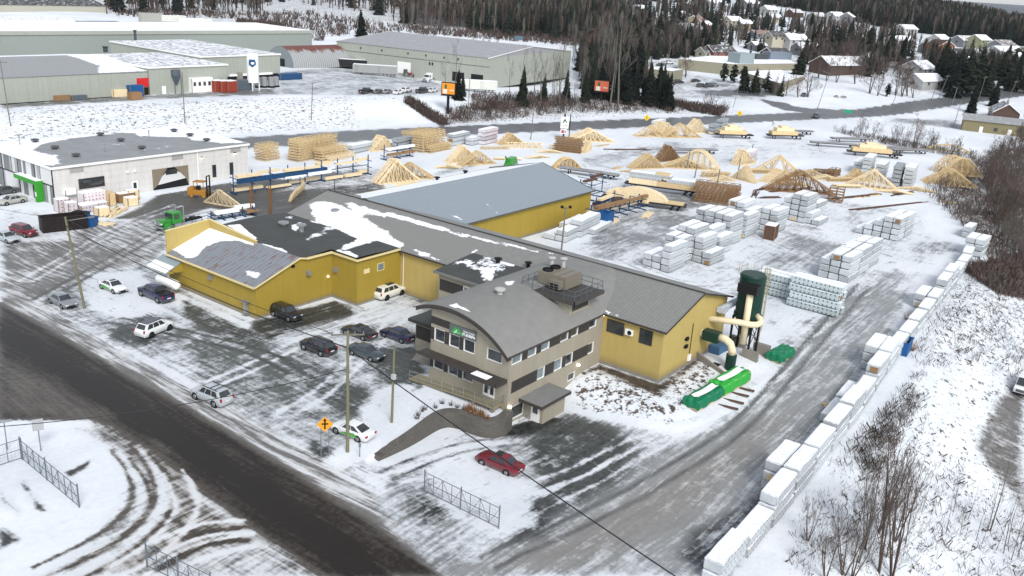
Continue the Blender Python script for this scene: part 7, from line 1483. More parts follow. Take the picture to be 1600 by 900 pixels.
rack((922, 345), (1010, 322), 3.0, 'blue rack with rusty arms and lumber right of the yellow shed', 7, loads=((1.0, LUM2), (2.2, LUMB)), depth=4); rack((930, 332), (985, 310), 3.0, 'rear blue rack right of the yellow shed with dark boards', 5, loads=((1.2, LUMD), (2.4, LUM2)), depth=4)
rack((905, 310), (940, 300), 4.0, 'blue posted lean-to frame carrying dark boards behind the shed corner', 3, loads=((3.4, LUMD),), depth=7)
for px in (392, 421): p = on(px, 335); r = root('rusty_column', tuple(p), 0, ('left' if px == 392 else 'right')+' rusty orange column standing behind the dark roof', 'column'); m = MB(); m.bar((0, 0, 0), (0, 0, 5), .14); m.bar((.5, .2, 0), (.5, .2, 5), .14); m.build('post', M('orange_rust', (.25, .10, .02), .7), r); m = MB(); [m.bar((0, 0, z), (.5, .2, z+.3), .06) for z in (1, 2, 3, 4)]; m.build('lacing', MATS['orange_rust'], r)
for px, py, yt, lb in ((469, 301, 278, 'dark lamp post behind the dark roof'), (523, 318, 283, 'thin dark lamp post by the snowy shed roof end')): simple_pole(px, py, yt, lb, 'lamp_post', .09, mat=BLACK, cat='lamp post')
for px, py, deg, L, W, H, lb, mt in [(956, 348, 12, 4.5, 1.4, .5, 'pale plank pack on the snow below the right blue rack', LUM2), (1012, 337, 14, 4.5, 1.4, .5, 'second pale plank pack right of the first below the rack', LUM2), (1010, 330, 14, 3, 1, .4, 'small plank pack', LUM2)][:2]: plank_pile(px, py, deg, L, W, H, lb, mt, 8)
for px, py, deg, L, lb in [(1200, 309, -32, 4, 'reddish boards scattered right of the brown lattice stack'), (1180, 303, 20, 6, 'dark boards leading from the brown lattice stack'), (1195, 295, -10, 5, 'reddish offcuts above the scattered boards'), (1300, 311, -24, 22, 'long dark red board line below the biggest truss pile'), (1390, 322, -22, 24, 'long dark red board line continuing to the slope'), (1330, 308, -22, 20, 'upper thin dark board line right of the big truss pile'), (1235, 297, -20, 14, 'red brown boards at the left foot of the biggest truss pile'), (982, 234, -30, 10, 'thin dark poles lying in the snow right of the comb truss'), (1410, 303, -15, 7, 'scattered brown planks before the right yard end'), (1356, 306, -15, 8, 'tangled pale offcuts before the rafters pile'), (965, 262, 10, 4, 'small offcuts in the snow left of the trailers'), (1478, 316, -60, 3, 'single grey plank in the snow near the slope rim'), (940, 228, -5, 5, 'small offcut heap below the comb truss'), (1308, 636, -60, 3, 'loose planks leaning on the slope row')]:
    plank_pile(px, py, deg, L, 1.2 if L < 12 else .8, .3, lb, LUMD if ('dark' in lb or 'red' in lb) else LUM, 6 if L < 12 else 3, scatter=1.0 if L < 12 else .2)
# flatbed trailers
def flatbed(px, py, deg, L, label, load=None, mt=M('trailer_deck', (.06, .055, .05), .8, var=.2), rev=False):
    p = on(px, py); r = root('flatbed_trailer', tuple(p), math.radians(deg), label, 'trailer'); m = MB(); m.box(-L/2, L/2, -1.25, 1.25, 1.15, 1.3); m.build('deck', M('snow_dusted_deck', (.30, .30, .30), .8, var=.5, scale=.5) if load is None else mt, r)
    m = MB(); m.box(-L/2, L/2, -.5, -.35, .85, 1.15); m.box(-L/2, L/2, .35, .5, .85, 1.15); m.build('chassis', BLACK, r)
    for x in (L/2-1.5, L/2-2.8):
        for s in (-1, 1): wheel(r, x, s*1.0, .5, .5, RIMB)
    for s in (-1, 1): m = MB(); m.box(-L/2+2.2, -L/2+2.4, s*.8-.1, s*.8+.1, 0, 1.15); m.build('landing_leg', BLACK, r)
    return r, p
def onload(p, deg, name, label, build, cat='timber load'):
    r = root(name, (p[0], p[1], p[2]+1.32), math.radians(deg), label, cat); build(r); return r
def ld_blocks(specs):
    def f(r):
        for x0, x1, w_, z0, z1, mt in specs: m = MB(); m.box(x0, x1, -w_/2, w_/2, z0, z1); m.build('timber_pack', mt, r, bevel=.03)
    return f
r, p = flatbed(1033, 300, -72, 16, 'flatbed trailer carrying stacked packs, upper of the two loaded ones mid yard', 1); onload(p, -72, 'timber_load', 'stacked pale and white topped packs on the upper loaded trailer', ld_blocks([(-7, -1, 2.4, 0, 1.2, LUM2), (-1, 7.5, 2.4, 0, 1.1, LUM), (-7, 0, 2.3, 1.25, 2.0, WRAP), (1, 7, 2.3, 1.15, 1.9, WRAP), (-1.5, 1.5, 2.2, 1.75, 2.8, LUM), (-7, 2, 2.3, 2.0, 2.5, WRAP)]))
r, p = flatbed(1005, 322, -70, 17, 'longest flatbed trailer carrying arched sheeted timber, lower of the two', 1)
def arch_load(r):
    m = MB(); n = 12; pts = [(-7+12*i/n, 2.4*math.sin(math.pi*(i/n))**.6) for i in range(n+1)]; m.prism([(x, -1.1, z) for x, z in pts], (0, 2.2, 0)); m.build('arched_timber', LUM2, r)
    m = MB(); m.box(4, 8, -1.2, 1.2, 0, .25); m.build('timber_pack', LUM, r)
onload(p, -70, 'timber_load', 'arched pale timber bundle on the lower long trailer', arch_load)
for px, py, deg, L, lb in [(1146, 216, -42, 12, 'flatbed with a pale stepped timber load near the highway, left one'), (1226, 217, -40, 12, 'flatbed with a pale stepped timber load near the highway, right one'), (1365, 245, -60, 15, 'flatbed with a striped pale load at the right part of the yard')]:
    r, p = flatbed(px, py, deg, L, lb, 1); onload(p, deg, 'timber_load', lb.replace('flatbed with a', 'the').replace(' load', ' load on its flatbed'), ld_blocks([(-L*.42, L*.3, 2.4, 0, 1.1, LUM), (-L*.30, L*.18, 2.3, 1.12, 2.1, LUM2), (-L*.18, L*.02, 2.2, 2.12, 2.7, LUM2)]))
for px, py, deg, L, lb in [(1080, 240, -36, 15, 'empty grey flatbed trailer alone in the middle of the upper yard'), (1243, 210, -38, 12, 'empty dark flatbed trailer behind the right loaded one'), (1305, 230, -55, 15, 'empty snowy flatbed left of the striped load'), (1330, 222, -40, 14, 'low dark flatbed behind the empty snowy one'), (1420, 240, -38, 12, 'dark flatbed ends right of the striped load'), (1390, 236, -40, 10, 'snow covered flatbed just behind the striped load'), (920, 275, -75, 14, 'dark flatbed trailer beside the blue roof corner')]: flatbed(px, py, deg, L, lb)
plank_pile(740+5, 262, 0, 3, 2, .5, 'x', LUM) if 0 else None
p = on(798, 262); r = root('green_loader', tuple(p), .3, 'green machine top showing just above the blue roof', 'machine'); m = MB(); m.box(-2, 2, -1, 1, .8, 2.4, taper=.3); m.build('body', MATS['lorry_green'], r, bevel=.1); m = MB(); m.bar((-2, 0, 2), (-4, 0, 3.2), .3); m.build('boom', MATS['lorry_green'], r); [wheel(r, x, y, .6, .4) for x in (-1.3, 1.3) for y in (-1, 1)]
# ------------------------------------------------------------ dust collector
dc = root('dust_collector', (34.4, -10.5, -.9), 0, 'tall dark green dust collector silo with cream ducts beside the workshop gable', 'dust collector')
m = MB(); m.tube([(0, 0, 5.2), (0, 0, 10.4), (0, 0, 10.6)], [1.55, 1.55, 1.4], 32); m.build('silo', DGREEN, dc)
m = MB(); m.tube([(0, 0, 5.2), (0, 0, 2.0)], [1.55, .35], 20); m.build('hopper', DGREEN, dc)
m = MB(); m.tube([(0, 0, 5.0), (0, 0, 5.5)], [1.68, 1.68], 28); m.tube([(0, 0, 10.2), (0, 0, 10.35)], [1.62, 1.62], 28); m.build('ring_collar', DGREEN, dc)
for x, y in ((-1.25, -1.25), (1.25, -1.25), (1.25, 1.25), (-1.25, 1.25)): m = MB(); m.bar((x, y, .0), (x, y, 5.2), .22); m.build('leg', BLACK, dc)
m = MB()
for (a, b) in (((-1.25, -1.25), (1.25, -1.25)), ((1.25, -1.25), (1.25, 1.25)), ((-1.25, 1.25), (-1.25, -1.25))): m.bar((*a, 1.6), (*b, 4.4), .07); m.bar((*a, 4.4), (*b, 1.6), .07); m.bar((*a, 4.6), (*b, 4.6), .12)
m.build('bracing', BLACK, dc)
m = MB(); m.box(-2.6, -1.3, -1.7, .8, 8.7, 9.8); m.build('filter_box', BLACK, dc, bevel=.05)
m = MB(); m.tube([(-1.95, -.7, 8.7), (-1.95, -.7, 2.2)], .40, 16); m.build('vertical_duct', CREAM, dc, smooth=True)
m = MB(); m.tube([(-4.9, 3.0, 5.2), (-3.1, -.2, 5.15), (-2.5, -1.5, 5.05), (-1.9, -2.05, 5.0), (-1.15, -2.2, 5.1), (-.6, -1.9, 5.35), (-.4, -1.3, 5.6)], .38, 16); m.build('cross_duct', CREAM, dc, smooth=True)
m = MB(); m.tube([(-6.6, 3.8, 3.9), (-6.6, 2.4, 3.9)], .45, 14); m.build('stub_duct', CREAM, dc, smooth=True); m = MB(); m.box(-7.2, -6.0, .4, 2.4, 3.3, 4.5); m.build('damper_box', DGREEN, dc)
m = MB(); m.tube([(-6.6, .5, 4.0), (-6.6, -.3, 4.0), (-6.55, -1.0, 3.6), (-6.5, -1.3, 2.9), (-6.5, -1.35, 2.3)], .45, 14); m.build('elbow_duct', CREAM, dc, smooth=True)
m = MB(); m.tube([(-6.5, -1.35, 2.3), (-6.5, -1.35, -1.0)], .62, 20); m.build('fan_stack', DGREEN, dc); m = MB(); m.tube([(-6.9, -.2, -.1), (-6.9, .6, -.1)], .9, 18); m.build('fan_housing', BLACK, dc)
m = MB(); LY = M('cage_yellow', (.40, .36, .16), .5)
for y in (-.28, .28): m.bar((1.75, y-1.0, .5), (1.75, y-1.0, 11.2), .06)
for i in range(34): m.bar((1.75, -1.28, .8+i*.31), (1.75, -.72, .8+i*.31), .04)
for i in range(12):
    z = 3+i*.72; pts = [(1.75+.62*math.sin(t), -1+.4*math.cos(t), z) for t in lin(0, math.pi, 7)]; m.tube(pts, .025, 4)
for t in lin(.2, math.pi-.2, 4): m.bar((1.75+.62*math.sin(t), -1+.4*math.cos(t), 3), (1.75+.62*math.sin(t), -1+.4*math.cos(t), 11), .03)
m.build('caged_ladder', LY, dc)
m = MB()
for a in lin(-.6, 1.9, 6): m.bar((1.8*math.cos(a), 1.8*math.sin(a), 10.5), (1.8*math.cos(a), 1.8*math.sin(a), 11.4), .05)
m.build('top_railing', LY, dc)
cw = root('concrete_pit_wall', (-.8, 1.1, 0), 0, 'low grey concrete walls around the foot of the dust collector', 'wall')
m = MB(); m.box(24.6, 24.9+4.0, -10.3, -8.0, -2, .5) if 0 else None
m.prism([(28.2, -8.0, -1.8), (26.2, -13.8, -1.9), (26.2, -13.8, -.2), (28.2, -8.0, .9)], (.3, 0, 0)); m.build('wing_wall', CONC, cw)
m = MB(); m.box(28.4, 34.2, -8.5, -8.1, -1.5, 1.3); m.build('back_wall', CONC, cw)
for i, (x, y) in enumerate(((33.7, -13.2), (36.9, -13.4), (36.9, -10.2))): m = MB(); m.box(x-.3, x+.3, y-1.1, y+.9, -1.6, .5); m.build('pier_block', CONC, cw)
m = MB(); m.box(31.0, 34.2, -10.4, -9.0, -.8, .8); m.build('blue_pit_cover', M('blue_drum', (.06, .14, .26), .5), cw)
# far oddments: silo, containers, cabin
p = on(396, 141); r = root('white_silo', tuple(p), 0, 'tall white silo on legs with a round blue emblem before the factory', 'silo'); m = MB(); m.tube([(0, 0, 3.2), (0, 0, 14.2), (0, 0, 14.8)], [1.7, 1.7, 1.2], 20); m.build('vessel', WHITE, r, smooth=False); r.scale = (1, 1, .72)
for x, y in ((-1.2, -1.2), (1.2, -1.2), (1.2, 1.2), (-1.2, 1.2)): m = MB(); m.bar((x, y, 0), (x, y, 3.4), .25); m.build('leg', WHITE, r)
a_ = math.atan2(CAM[1]-p[1], CAM[0]-p[0]); m = MB(); m.prism([(1.72, -1.0, 12.6), (1.72, .7, 12.6), (1.72, 1.0, 10.8), (1.72, -.1, 9.4), (1.72, -1.1, 10.6)], (.06, 0, 0)); e_ = m.build('emblem', M('emblem_blue', (.02, .08, .20), .5), r); e_.rotation_euler = (0, 0, a_); m = MB(); m.tube([(1.78, 0, 11.1), (1.82, 0, 11.1)], .5, 12); f_ = m.build('emblem_inlay', WHITE, e_)
for i, (px, py) in enumerate(((339, 143), (349, 143.5), (359, 143.5))):
    crate(px, py, 0, 3.2, 3, 3.2, M('red_container', (.30, .05, .03), .6), ['left', 'middle', 'right'][i]+' of three rust red bins beside the white cabin', snow=True, name='red_bin', cat='bin', group='rust red bins beside the white cabin')
r = crate(311, 143, 0, 7, 4, 4, WHITE, 'small white cabin with a row of dark windows by the pale hall', name='site_cabin', cat='cabin')
for k in range(4): m = MB(); m.box(-3+k*1.6, -2.2+k*1.6, -2.06, -2.0, 1.9, 3); m.build('window', GLASS, r)
for i, (px, py) in enumerate(((403, 137), (413, 137), (424, 137), (431, 136))): p = on(px, py); r = root('steel_tank', tuple(p), 0, ['leftmost', 'second', 'third', 'rightmost'][i]+' of four small silver tanks before the loading dock', 'tank', 'silver tanks at the dock'); m = MB(); m.tube([(0, 0, .6), (0, 0, 2.9), (0, 0, 3.2)], [1.0, 1.0, .7], 12); m.build('vessel', STEEL, r); m = MB(); m.box(-.8, .8, -.8, .8, 0, .6); m.build('stand', BLACK, r)
for px, py, L, W, H, mt, lb in [(376, 141, 6, 3, 3, BLUG, 'blue grey machine left of the white silo'), (450, 124, 9, 3.5, 2, BLUE, 'heap of dark blue frames right of the silver tanks'), (210, 150, 4, 3, 3, BLUEB, 'blue box by the red roller door'), (171, 149, 3, 2, 2.2, LUMD, 'brown crate left of the blue box by the red door'), (185, 151, 4, 2.5, 2, LUM2, 'pale heap of boards left of the red door'), (243, 147, 5, 2, 2, BLUG, 'grey bin right of the red roller door'), (211, 156, 3, 2, 2, LUMB, 'tan crate at the top of the speckled bank'), (122, 156, 4, 2, 1.2, BLUG, 'blue grey frame at the top of the bank'), (95, 157, 4, 2, 1.4, LUMB, 'snowy tan heap at the top of the bank'), (448, 103, 5, 4, 4, LUMD, 'dark brown stack at the end of the rusty hut')]:
    crate(px, py, 0, L, W, H, mt, lb, snow=False, name='stored_goods', cat='goods')
p = on(276, 146); r = root('dust_cyclone', tuple(p), 0, 'grey steel cyclone standing against the pale green hall', 'cyclone'); m = MB(); m.tube([(0, 0, 5), (0, 0, 6.5)], 1.3, 12); m.tube([(0, 0, 5), (0, 0, 2.5)], [1.3, .3], 12); m.build('cone', BLUG, r)
for x, y in ((-1, -1), (1, -1), (1, 1), (-1, 1)): m = MB(); m.bar((x, y, 0), (x, y, 5), .15); m.build('leg', BLUG, r)
for px, py, L, H, col, lb, tx in [(154, 53, 17, 5.0, (.03, .05, .12), 'dark blue shipping container with a white and yellow logo behind the hall', 'APL'), (235, 38, 10, 5, (.42, .42, .38), 'pale container in the upper left yard', None), (93, 10, 5, 22, (.02, .10, .28), 'tall blue structure at the top left', None), (81, 8, 5, 18, (.25, .06, .06), 'dull red structure left of the tall blue one', None)]:
    p = on(px, py); r = root('shipping_container', tuple(p), -.05, lb, 'container'); m = MB(); m.box(-L/2, L/2, -1.5, 1.5, 0, H); m.build('shell', M('cont_%d' % px, col, .6, ribs=.8, seam='x', rib=.03), r)
    m = MB(); m.box(-L/2-.05, L/2+.05, -1.55, 1.55, H, H+.15); m.build('top_rail', M('cont_%d' % px, col, .6), r)
    if tx: text(tx, 3.2, (0, -1.56, H*.5), (math.pi/2, 0, 0), M('logo_pale', (.65, .62, .45), .5), r)
for px, py, deg, L, lb in ((330, 43, 165, 16, 'white parked trailer, right one of two in the upper left yard'), (290, 38, 165, 14, 'white parked trailer, left one of two in the upper left yard')): box_trailer(px, py, deg, L, ('white', (.62, .62, .57)), lb, 2)
# benches on the snow
for i, px in enumerate((1307, 1318)):
    p = on(px, 152 if i == 0 else 153); r = root('picnic_table', tuple(p), .3+i, ('left' if i == 0 else 'right')+' dark picnic table on the open snowfield', 'picnic table'); m = MB(); m.box(-1, 1, -.4, .4, .7, .8); m.build('tabletop', LUMD, r)
    for s in (-1, 1): m = MB(); m.box(-1, 1, s*.8-.15, s*.8+.15, .42, .5); m.build('seat', LUMD, r); m = MB(); m.bar((s*.8, -.8, 0), (s*.8, .8, .72), .1); m.build('leg', LUMD, r)
# snow ploughed heap rocks left out; dry grass tufts and shrubs by the wall come with the plants
# ------------------------------------------------------------ trees and shrubs
BARK = {'grey': M('bark_grey', (.13, .115, .10), .9, var=.15), 'pale': M('bark_pale', (.15, .14, .12), .9, var=.15), 'brown': M('bark_brown', (.095, .068, .055), .9, var=.15), 'pink': M('bark_reddish', (.14, .095, .085), .9, var=.15), 'dark': M('bark_dark', (.05, .042, .036), .9, var=.15)}
NEED = {'dark': M('needles_dark', (.009, .0145, .010), .9, var=.35, scale=.8), 'mid': M('needles_mid', (.018, .026, .014), .9, var=.35, scale=.8), 'olive': M('needles_olive', (.045, .050, .020), .9, var=.3, scale=.8)}
def bare(seed, H=10, spread=.5, lv=4, trunk=.16, base=.25, up=.55, k=3, stems=1, twig=.016, n0=7):
    rr = random.Random(seed); tm, cm = MB(), MB(); tm_n = 0
    def br(p, d, L, r, l):
        seg = 2 if l < 2 else 1; q = p
        for s in range(seg):
            d2 = (d+Vector((rr.uniform(-.16, .16), rr.uniform(-.16, .16), rr.uniform(-.02, .12)))).normalized(); q2 = q+d2*L/seg; cm.bar(q, q2, max(r, twig), n=3, w2=max(r*.7, twig*.8)); q = q2; d = d2; r *= .8
        if l >= lv: return
        for i in range(k):
            a = rr.uniform(0, 6.28); f = rr.uniform(.35, 1); t = Vector((math.cos(a)*spread, math.sin(a)*spread, up*rr.uniform(.5, 1.2))); br(p.lerp(q, f), (d*.6+t).normalized(), L*rr.uniform(.5, .72), r*.7, l+1)
    for s in range(stems):
        a0 = rr.uniform(0, 6.28); ln = .05 if stems == 1 else rr.uniform(.08, .3); top = Vector((math.cos(a0)*ln*H, math.sin(a0)*ln*H, H*rr.uniform(.75, 1))); b0 = Vector((math.cos(a0)*.15*(stems > 1), math.sin(a0)*.15*(stems > 1), -.2)); mid = b0.lerp(top, .5)+Vector((rr.uniform(-.03, .03)*H, rr.uniform(-.03, .03)*H, 0))
        tm.tube([b0, mid, top], [trunk, trunk*.6, trunk*.15], 5, cap=False)
        for i in range(n0):
            f = base+(1-base)*(i+rr.random())/n0; p = b0.lerp(mid, f*2) if f < .5 else mid.lerp(top, f*2-1); a = rr.uniform(0, 6.28); br(p, Vector((math.cos(a)*spread*1.4, math.sin(a)*spread*1.4, up)).normalized(), H*.24*(1.25-f*.7), trunk*.4*(1.1-f), 1)
    return tm, cm
def conifer(seed, H=12, R_=2.6, tiers=20, per=11, ragged=.25, base=.08, blob=0):
    rr = random.Random(seed); tm, cm = MB(), MB(); tm.tube([(0, 0, -.3), (0, 0, H*.96)], [.2, .03], 6)
    for i in range(tiers):
        f = i/(tiers-1); z = H*(base+(1-base)*f**.95); rad = R_*((1-f)**.85 if not blob else math.sqrt(max(0, 1-(2*f-1)**2))*.95)+.12
        for j in range(per):
            a = 6.28*(j+rr.random())/per; r = rad*rr.uniform(1-ragged*1.6, 1+ragged*.5); w_ = rad*rr.uniform(.22, .40)+.05; dz = r*rr.uniform(.18, .42); c_, s_ = math.cos(a), math.sin(a); zz = z+rr.uniform(-.25, .25)
            m1 = (c_*r*.55-s_*w_, s_*r*.55+c_*w_, zz-dz*.35); m2 = (c_*r*.55+s_*w_, s_*r*.55-c_*w_, zz-dz*.5); tip = (c_*r, s_*r, zz-dz)
            cm.add([(0, 0, zz+.2), m1, tip, m2], [(0, 1, 2), (0, 2, 3)]); t2 = (c_*r*.75, s_*r*.75, zz-dz*1.5); cm.add([(c_*r*.2, s_*r*.2, zz-.1), m1, t2, m2], [(0, 1, 2), (0, 2, 3)])
    return tm, cm
TREES = {}
def tree_mesh(kind, var, small):
    key = (kind, var, small)
    if key in TREES: return TREES[key]
    s = hash(kind) % 1000 if 0 else sum(map(ord, kind))+var*17
    if kind in ('spruce', 'pine', 'bush'):
        tm, cm = conifer(s, 12, {'spruce': 3.1, 'pine': 4.0, 'bush': 4.4}[kind], {'spruce': 22, 'pine': 18, 'bush': 16}[kind] if not small else 12, 12 if not small else 8, .3 if kind == 'spruce' else .45, .06 if kind != 'pine' else .18, kind == 'bush'); bm, nm = BARK['dark'], NEED[('dark', 'mid', 'dark')[var % 3] if kind != 'pine' else 'mid']
    elif kind == 'birch': tm, cm = bare(s, 12, .42, 3, .13, .30, .8, 3, 1, .03 if small else .022, 12); bm = nm = BARK['pale']
    elif kind == 'round': tm, cm = bare(s, 12, .8, 4 if not small else 3, .26, .15, .5, 4, 2, .045 if small else .028, 9 if not small else 11); bm, nm = BARK['grey'], BARK[('grey', 'pink', 'brown')[var % 3]]
    elif kind == 'scrub': tm, cm = bare(s, 12, .5, 3, .14, .12, .75, 4, 3, .04, 6); bm, nm = BARK['grey'], BARK[('brown', 'grey', 'pink')[var % 3]]
    elif kind == 'sapling': tm, cm = bare(s, 12, .38, 3, .10, .22, .6, 2, 1, .020, 13); bm, nm = BARK['grey'], BARK['brown' if var % 2 else 'grey']
    elif kind == 'willow': tm, cm = bare(s, 12, .5, 4, .12, .1, .8, 3, 4, .020, 7); bm, nm = BARK['brown'], BARK['grey' if var % 2 else 'brown']
    if small:
        m = MB(); m.add(tm.v, tm.f); m.cur = 1; m.add(cm.v, cm.f); r = m.mesh(kind+'_tree', [bm, nm], fix=False)
    else: r = (tm.mesh('trunk', bm, fix=False), cm.mesh('crown', nm, fix=False))
    TREES[key] = r; return r
FULL = {'spruce': 'spruce_tree', 'pine': 'pine_tree', 'bush': 'evergreen_bush', 'birch': 'birch_tree', 'round': 'bare_tree', 'scrub': 'bare_shrub', 'sapling': 'sapling', 'willow': 'bare_shrub'}
ntree = 0
def plant(kind, px, py, ytop, label, group=None, cat=None, pos=None, hm=None, wide=1.0, lean=.04):
    global ntree; ntree += 1; p = on(px, py) if pos is None else pos; d = dist(p); h = hm or (py-ytop)/1412*d/math.cos(PIT*.8); small = h/d*1412 < 34; var = random.randrange(3)
    s = h/12; name = FULL[kind]; cat = cat or ('tree' if kind not in ('scrub', 'willow', 'bush') else 'shrub')
    if small: o = bpy.data.objects.new(name, tree_mesh(kind, var, True)); COL.objects.link(o)
    else:
        o = root(name, (0, 0, 0)); t, c = tree_mesh(kind, var, False)
        for nm_, me in (('trunk', t), ('crown', c)): q = bpy.data.objects.new(nm_, me); COL.objects.link(q); q.parent = o
    o.location = (p[0], p[1], p[2]-.05); ws_ = s*wide*random.uniform(.85, 1.15); o.scale = (ws_, ws_, s); o.rotation_euler = (random.uniform(-lean, lean), random.uniform(-lean, lean), random.uniform(0, 6.28)); return tag(o, label, cat, group)
def inpoly(poly, rr):
    xs = [p[0] for p in poly]; ys = [p[1] for p in poly]
    while True:
        x, y = rr.uniform(min(xs), max(xs)), rr.uniform(min(ys), max(ys))
        if pip(np.array([x]), np.array([y]), poly)[0]: return x, y
RT = random.Random(11)
def grove(kind, poly, n, h0, h1, label, group, wide=1.0):
    for i in range(n):
        x, y = inpoly(poly, RT); k = kind if isinstance(kind, str) else RT.choice(kind); h = RT.uniform(h0, h1); plant(k, x, y, y-h, label[k] if isinstance(label, dict) else label, group, wide=wide)
# singled out trees
for k, x, y, t, lb in [('spruce', 565, 57, 18, 'lone dark spruce on the brushy slope above the rusty hut'), ('spruce', 815, 165, 106, 'slim dark spruce before the warehouse end wall'), ('spruce', 716, 155, 112, 'dark spruce clump just right of the left billboard'), ('spruce', 722, 150, 116, 'shorter dark spruce right of the left billboard'), ('spruce', 848, 158, 118, 'small dark spruce among the pale birches'), ('spruce', 884, 155, 112, 'dark ragged spruce right of the birches'), ('spruce', 913, 160, 110, 'dark spruce left of the right billboard'),
  ('pine', 1247, 122, 80, 'rounded dark pine at the corner of the commercial block'), ('pine', 1162, 145, 108, 'dark pine left before the commercial block'), ('pine', 1178, 147, 110, 'dark pine right before the commercial block'), ('pine', 1196, 143, 112, 'pine between two others before the commercial block'), ('bush', 1130, 128, 100, 'round dark evergreen in the upper car park, left'), ('bush', 1146, 130, 102, 'round dark evergreen in the upper car park, middle'), ('bush', 1160, 130, 104, 'round dark evergreen in the upper car park, right'), ('spruce', 1517, 176, 133, 'dense dark spruce right at the far highway edge'), ('spruce', 1551, 166, 126, 'dark conical spruce left of the brown cottage'), ('spruce', 1489, 152, 100, 'broad dark spruce behind the short street lamp'), ('pine', 1508, 150, 88, 'large dark conifer in the group left of the cottage'), ('pine', 1526, 148, 84, 'tallest dark conifer in the group left of the cottage'), ('spruce', 1540, 150, 96, 'dark conifer at the right end of the group by the cottage'),
  ('spruce', 1219, 150, 118, 'slim evergreen before the lower office wall'), ('birch', 953, 165, 26, 'tallest pale bare tree above the right billboard'), ('birch', 966, 168, 34, 'pale bare tree right of the tallest one above the billboard'), ('birch', 935, 120, 20, 'pale bare tree left of the tallest one above the billboard'), ('birch', 710, 150, 78, 'leafless birch behind the left billboard'), ('birch', 694, 148, 90, 'thin birch left behind the left billboard'),
  ('round', 1071, 121, 82, 'reddish bare tree in the upper car park'), ('round', 1262, 152, 112, 'bare tree by the dark car at the block'), ('round', 1247, 152, 118, 'bare tree left of the dark car at the block'), ('round', 1228, 150, 120, 'small bare tree before the lower office wall'), ('round', 1209, 150, 122, 'thin bare tree before the lower office wall'), ('round', 1278, 122, 82, 'round bare tree at the top left of the snowfield'), ('round', 1291, 126, 88, 'second round bare tree at the top of the snowfield'), ('round', 1307, 129, 90, 'third round bare tree at the top of the snowfield'), ('round', 1336, 131, 98, 'leaning bare tree above the picnic tables'), ('round', 1358, 146, 104, 'broad reddish bare tree on the right of the snowfield'), ('round', 1371, 150, 116, 'lower reddish bare tree beside the broad one'), ('bush', 1386, 151, 132, 'round clipped dark shrub right of the reddish trees'), ('round', 1399, 149, 112, 'bare tree left of three on the snow by the poles'), ('round', 1409, 151, 108, 'bare tree middle of three on the snow by the poles'), ('round', 1418, 150, 110, 'bare tree right of three on the snow by the poles'), ('round', 1427, 153, 122, 'small bare tree close to the leaning pole'), ('round', 1427, 232, 186, 'single pale bare tree rising from the hedge by the yard'), ('round', 1208, 197, 187, 'small red brown shrub beside the highway'),
  ('round', 1250, 100, 60, 'wide brown bare tree behind the tall white house'), ('birch', 1395, 97, 70, 'pinkish bare tree below the long dark tree belt')]: plant(k, x, y, t, lb)
G_ = 'conifers behind the right billboard'; grove('spruce', [(925, 150), (1040, 160), (1045, 172), (1010, 168), (950, 158), (915, 155)], 24, 38, 62, 'dark spruce in the dense clump behind the right billboard', G_, .95)
grove('spruce', [(905, 112), (1000, 120), (1010, 140), (930, 145)], 14, 48, 70, 'tall dark spruce in the rear of the clump behind the billboard', G_)
grove('birch', [(795, 150), (905, 150), (900, 168), (800, 170)], 16, 50, 85, 'pale leafless birch standing before the distribution warehouse', 'birches before the warehouse', .8)
grove('birch', [(905, 120), (960, 120), (960, 160), (905, 160)], 6, 60, 85, 'pale leafless tree among the spruces by the billboard', 'birches before the warehouse', .8)
grove(('round', 'birch'), [(880, 80), (1000, 88), (1000, 108), (905, 110)], 22, 35, 60, dict(round='grey bare tree at the lower edge of the middle wood', birch='pale thin tree at the lower edge of the middle wood'), 'bare trees of the middle wood')
grove('spruce', [(955, 60), (1040, 70), (1050, 88), (960, 88)], 16, 34, 55, 'dark spruce at the right end of the middle wood', 'spruces of the middle wood')
grove('spruce', [(1060, 82), (1110, 84), (1110, 92), (1060, 90)], 8, 24, 42, 'dark spruce left of the brick bungalow', 'spruces left of the brick bungalow')
grove(('spruce', 'pine'), [(1100, 22), (1210, 30), (1260, 52), (1250, 70), (1180, 60), (1100, 40)], 30, 14, 30, 'dark conifer among the houses of the upper middle hillside', 'conifers of the upper hillside')
grove('spruce', [(1165, 62), (1200, 70), (1195, 96), (1150, 92)], 9, 14, 26, 'narrow dark cedar in the row beside the tall cream house', 'cedars by the cream house')
grove(('spruce', 'pine'), [(1250, 56), (1300, 62), (1400, 82), (1440, 100), (1430, 116), (1370, 100), (1290, 84)], 46, 20, 38, 'dark conifer in the long belt across the hillside right of centre', 'conifers of the hillside belt')
grove(('round', 'scrub'), [(1255, 88), (1330, 96), (1380, 120), (1370, 128), (1300, 112), (1255, 100)], 26, 24, 42, 'reddish brown bare tree round the long snow streaked house', 'reddish bare trees on the hillside')
grove(('round',), [(1390, 110), (1450, 118), (1440, 135), (1385, 128)], 14, 18, 32, 'grey bare tree before the pale low house near the bend', 'bare trees near the bend')
grove(('round', 'scrub'), [(1260, 40), (1400, 56), (1460, 90), (1430, 92), (1300, 66)], 26, 16, 30, 'brownish bare tree between the scattered upper houses', 'bare trees of the upper right hillside')
grove(('spruce', 'pine'), [(1455, 120), (1500, 130), (1500, 150), (1465, 148)], 12, 36, 56, 'big dark conifer in the clump before the orange red house', 'conifers before the orange red house')
grove(('spruce', 'pine'), [(1560, 112), (1610, 112), (1610, 150), (1565, 140)], 16, 28, 42, 'dark conifer in the wood behind the brown cottage', 'conifers behind the cottage')
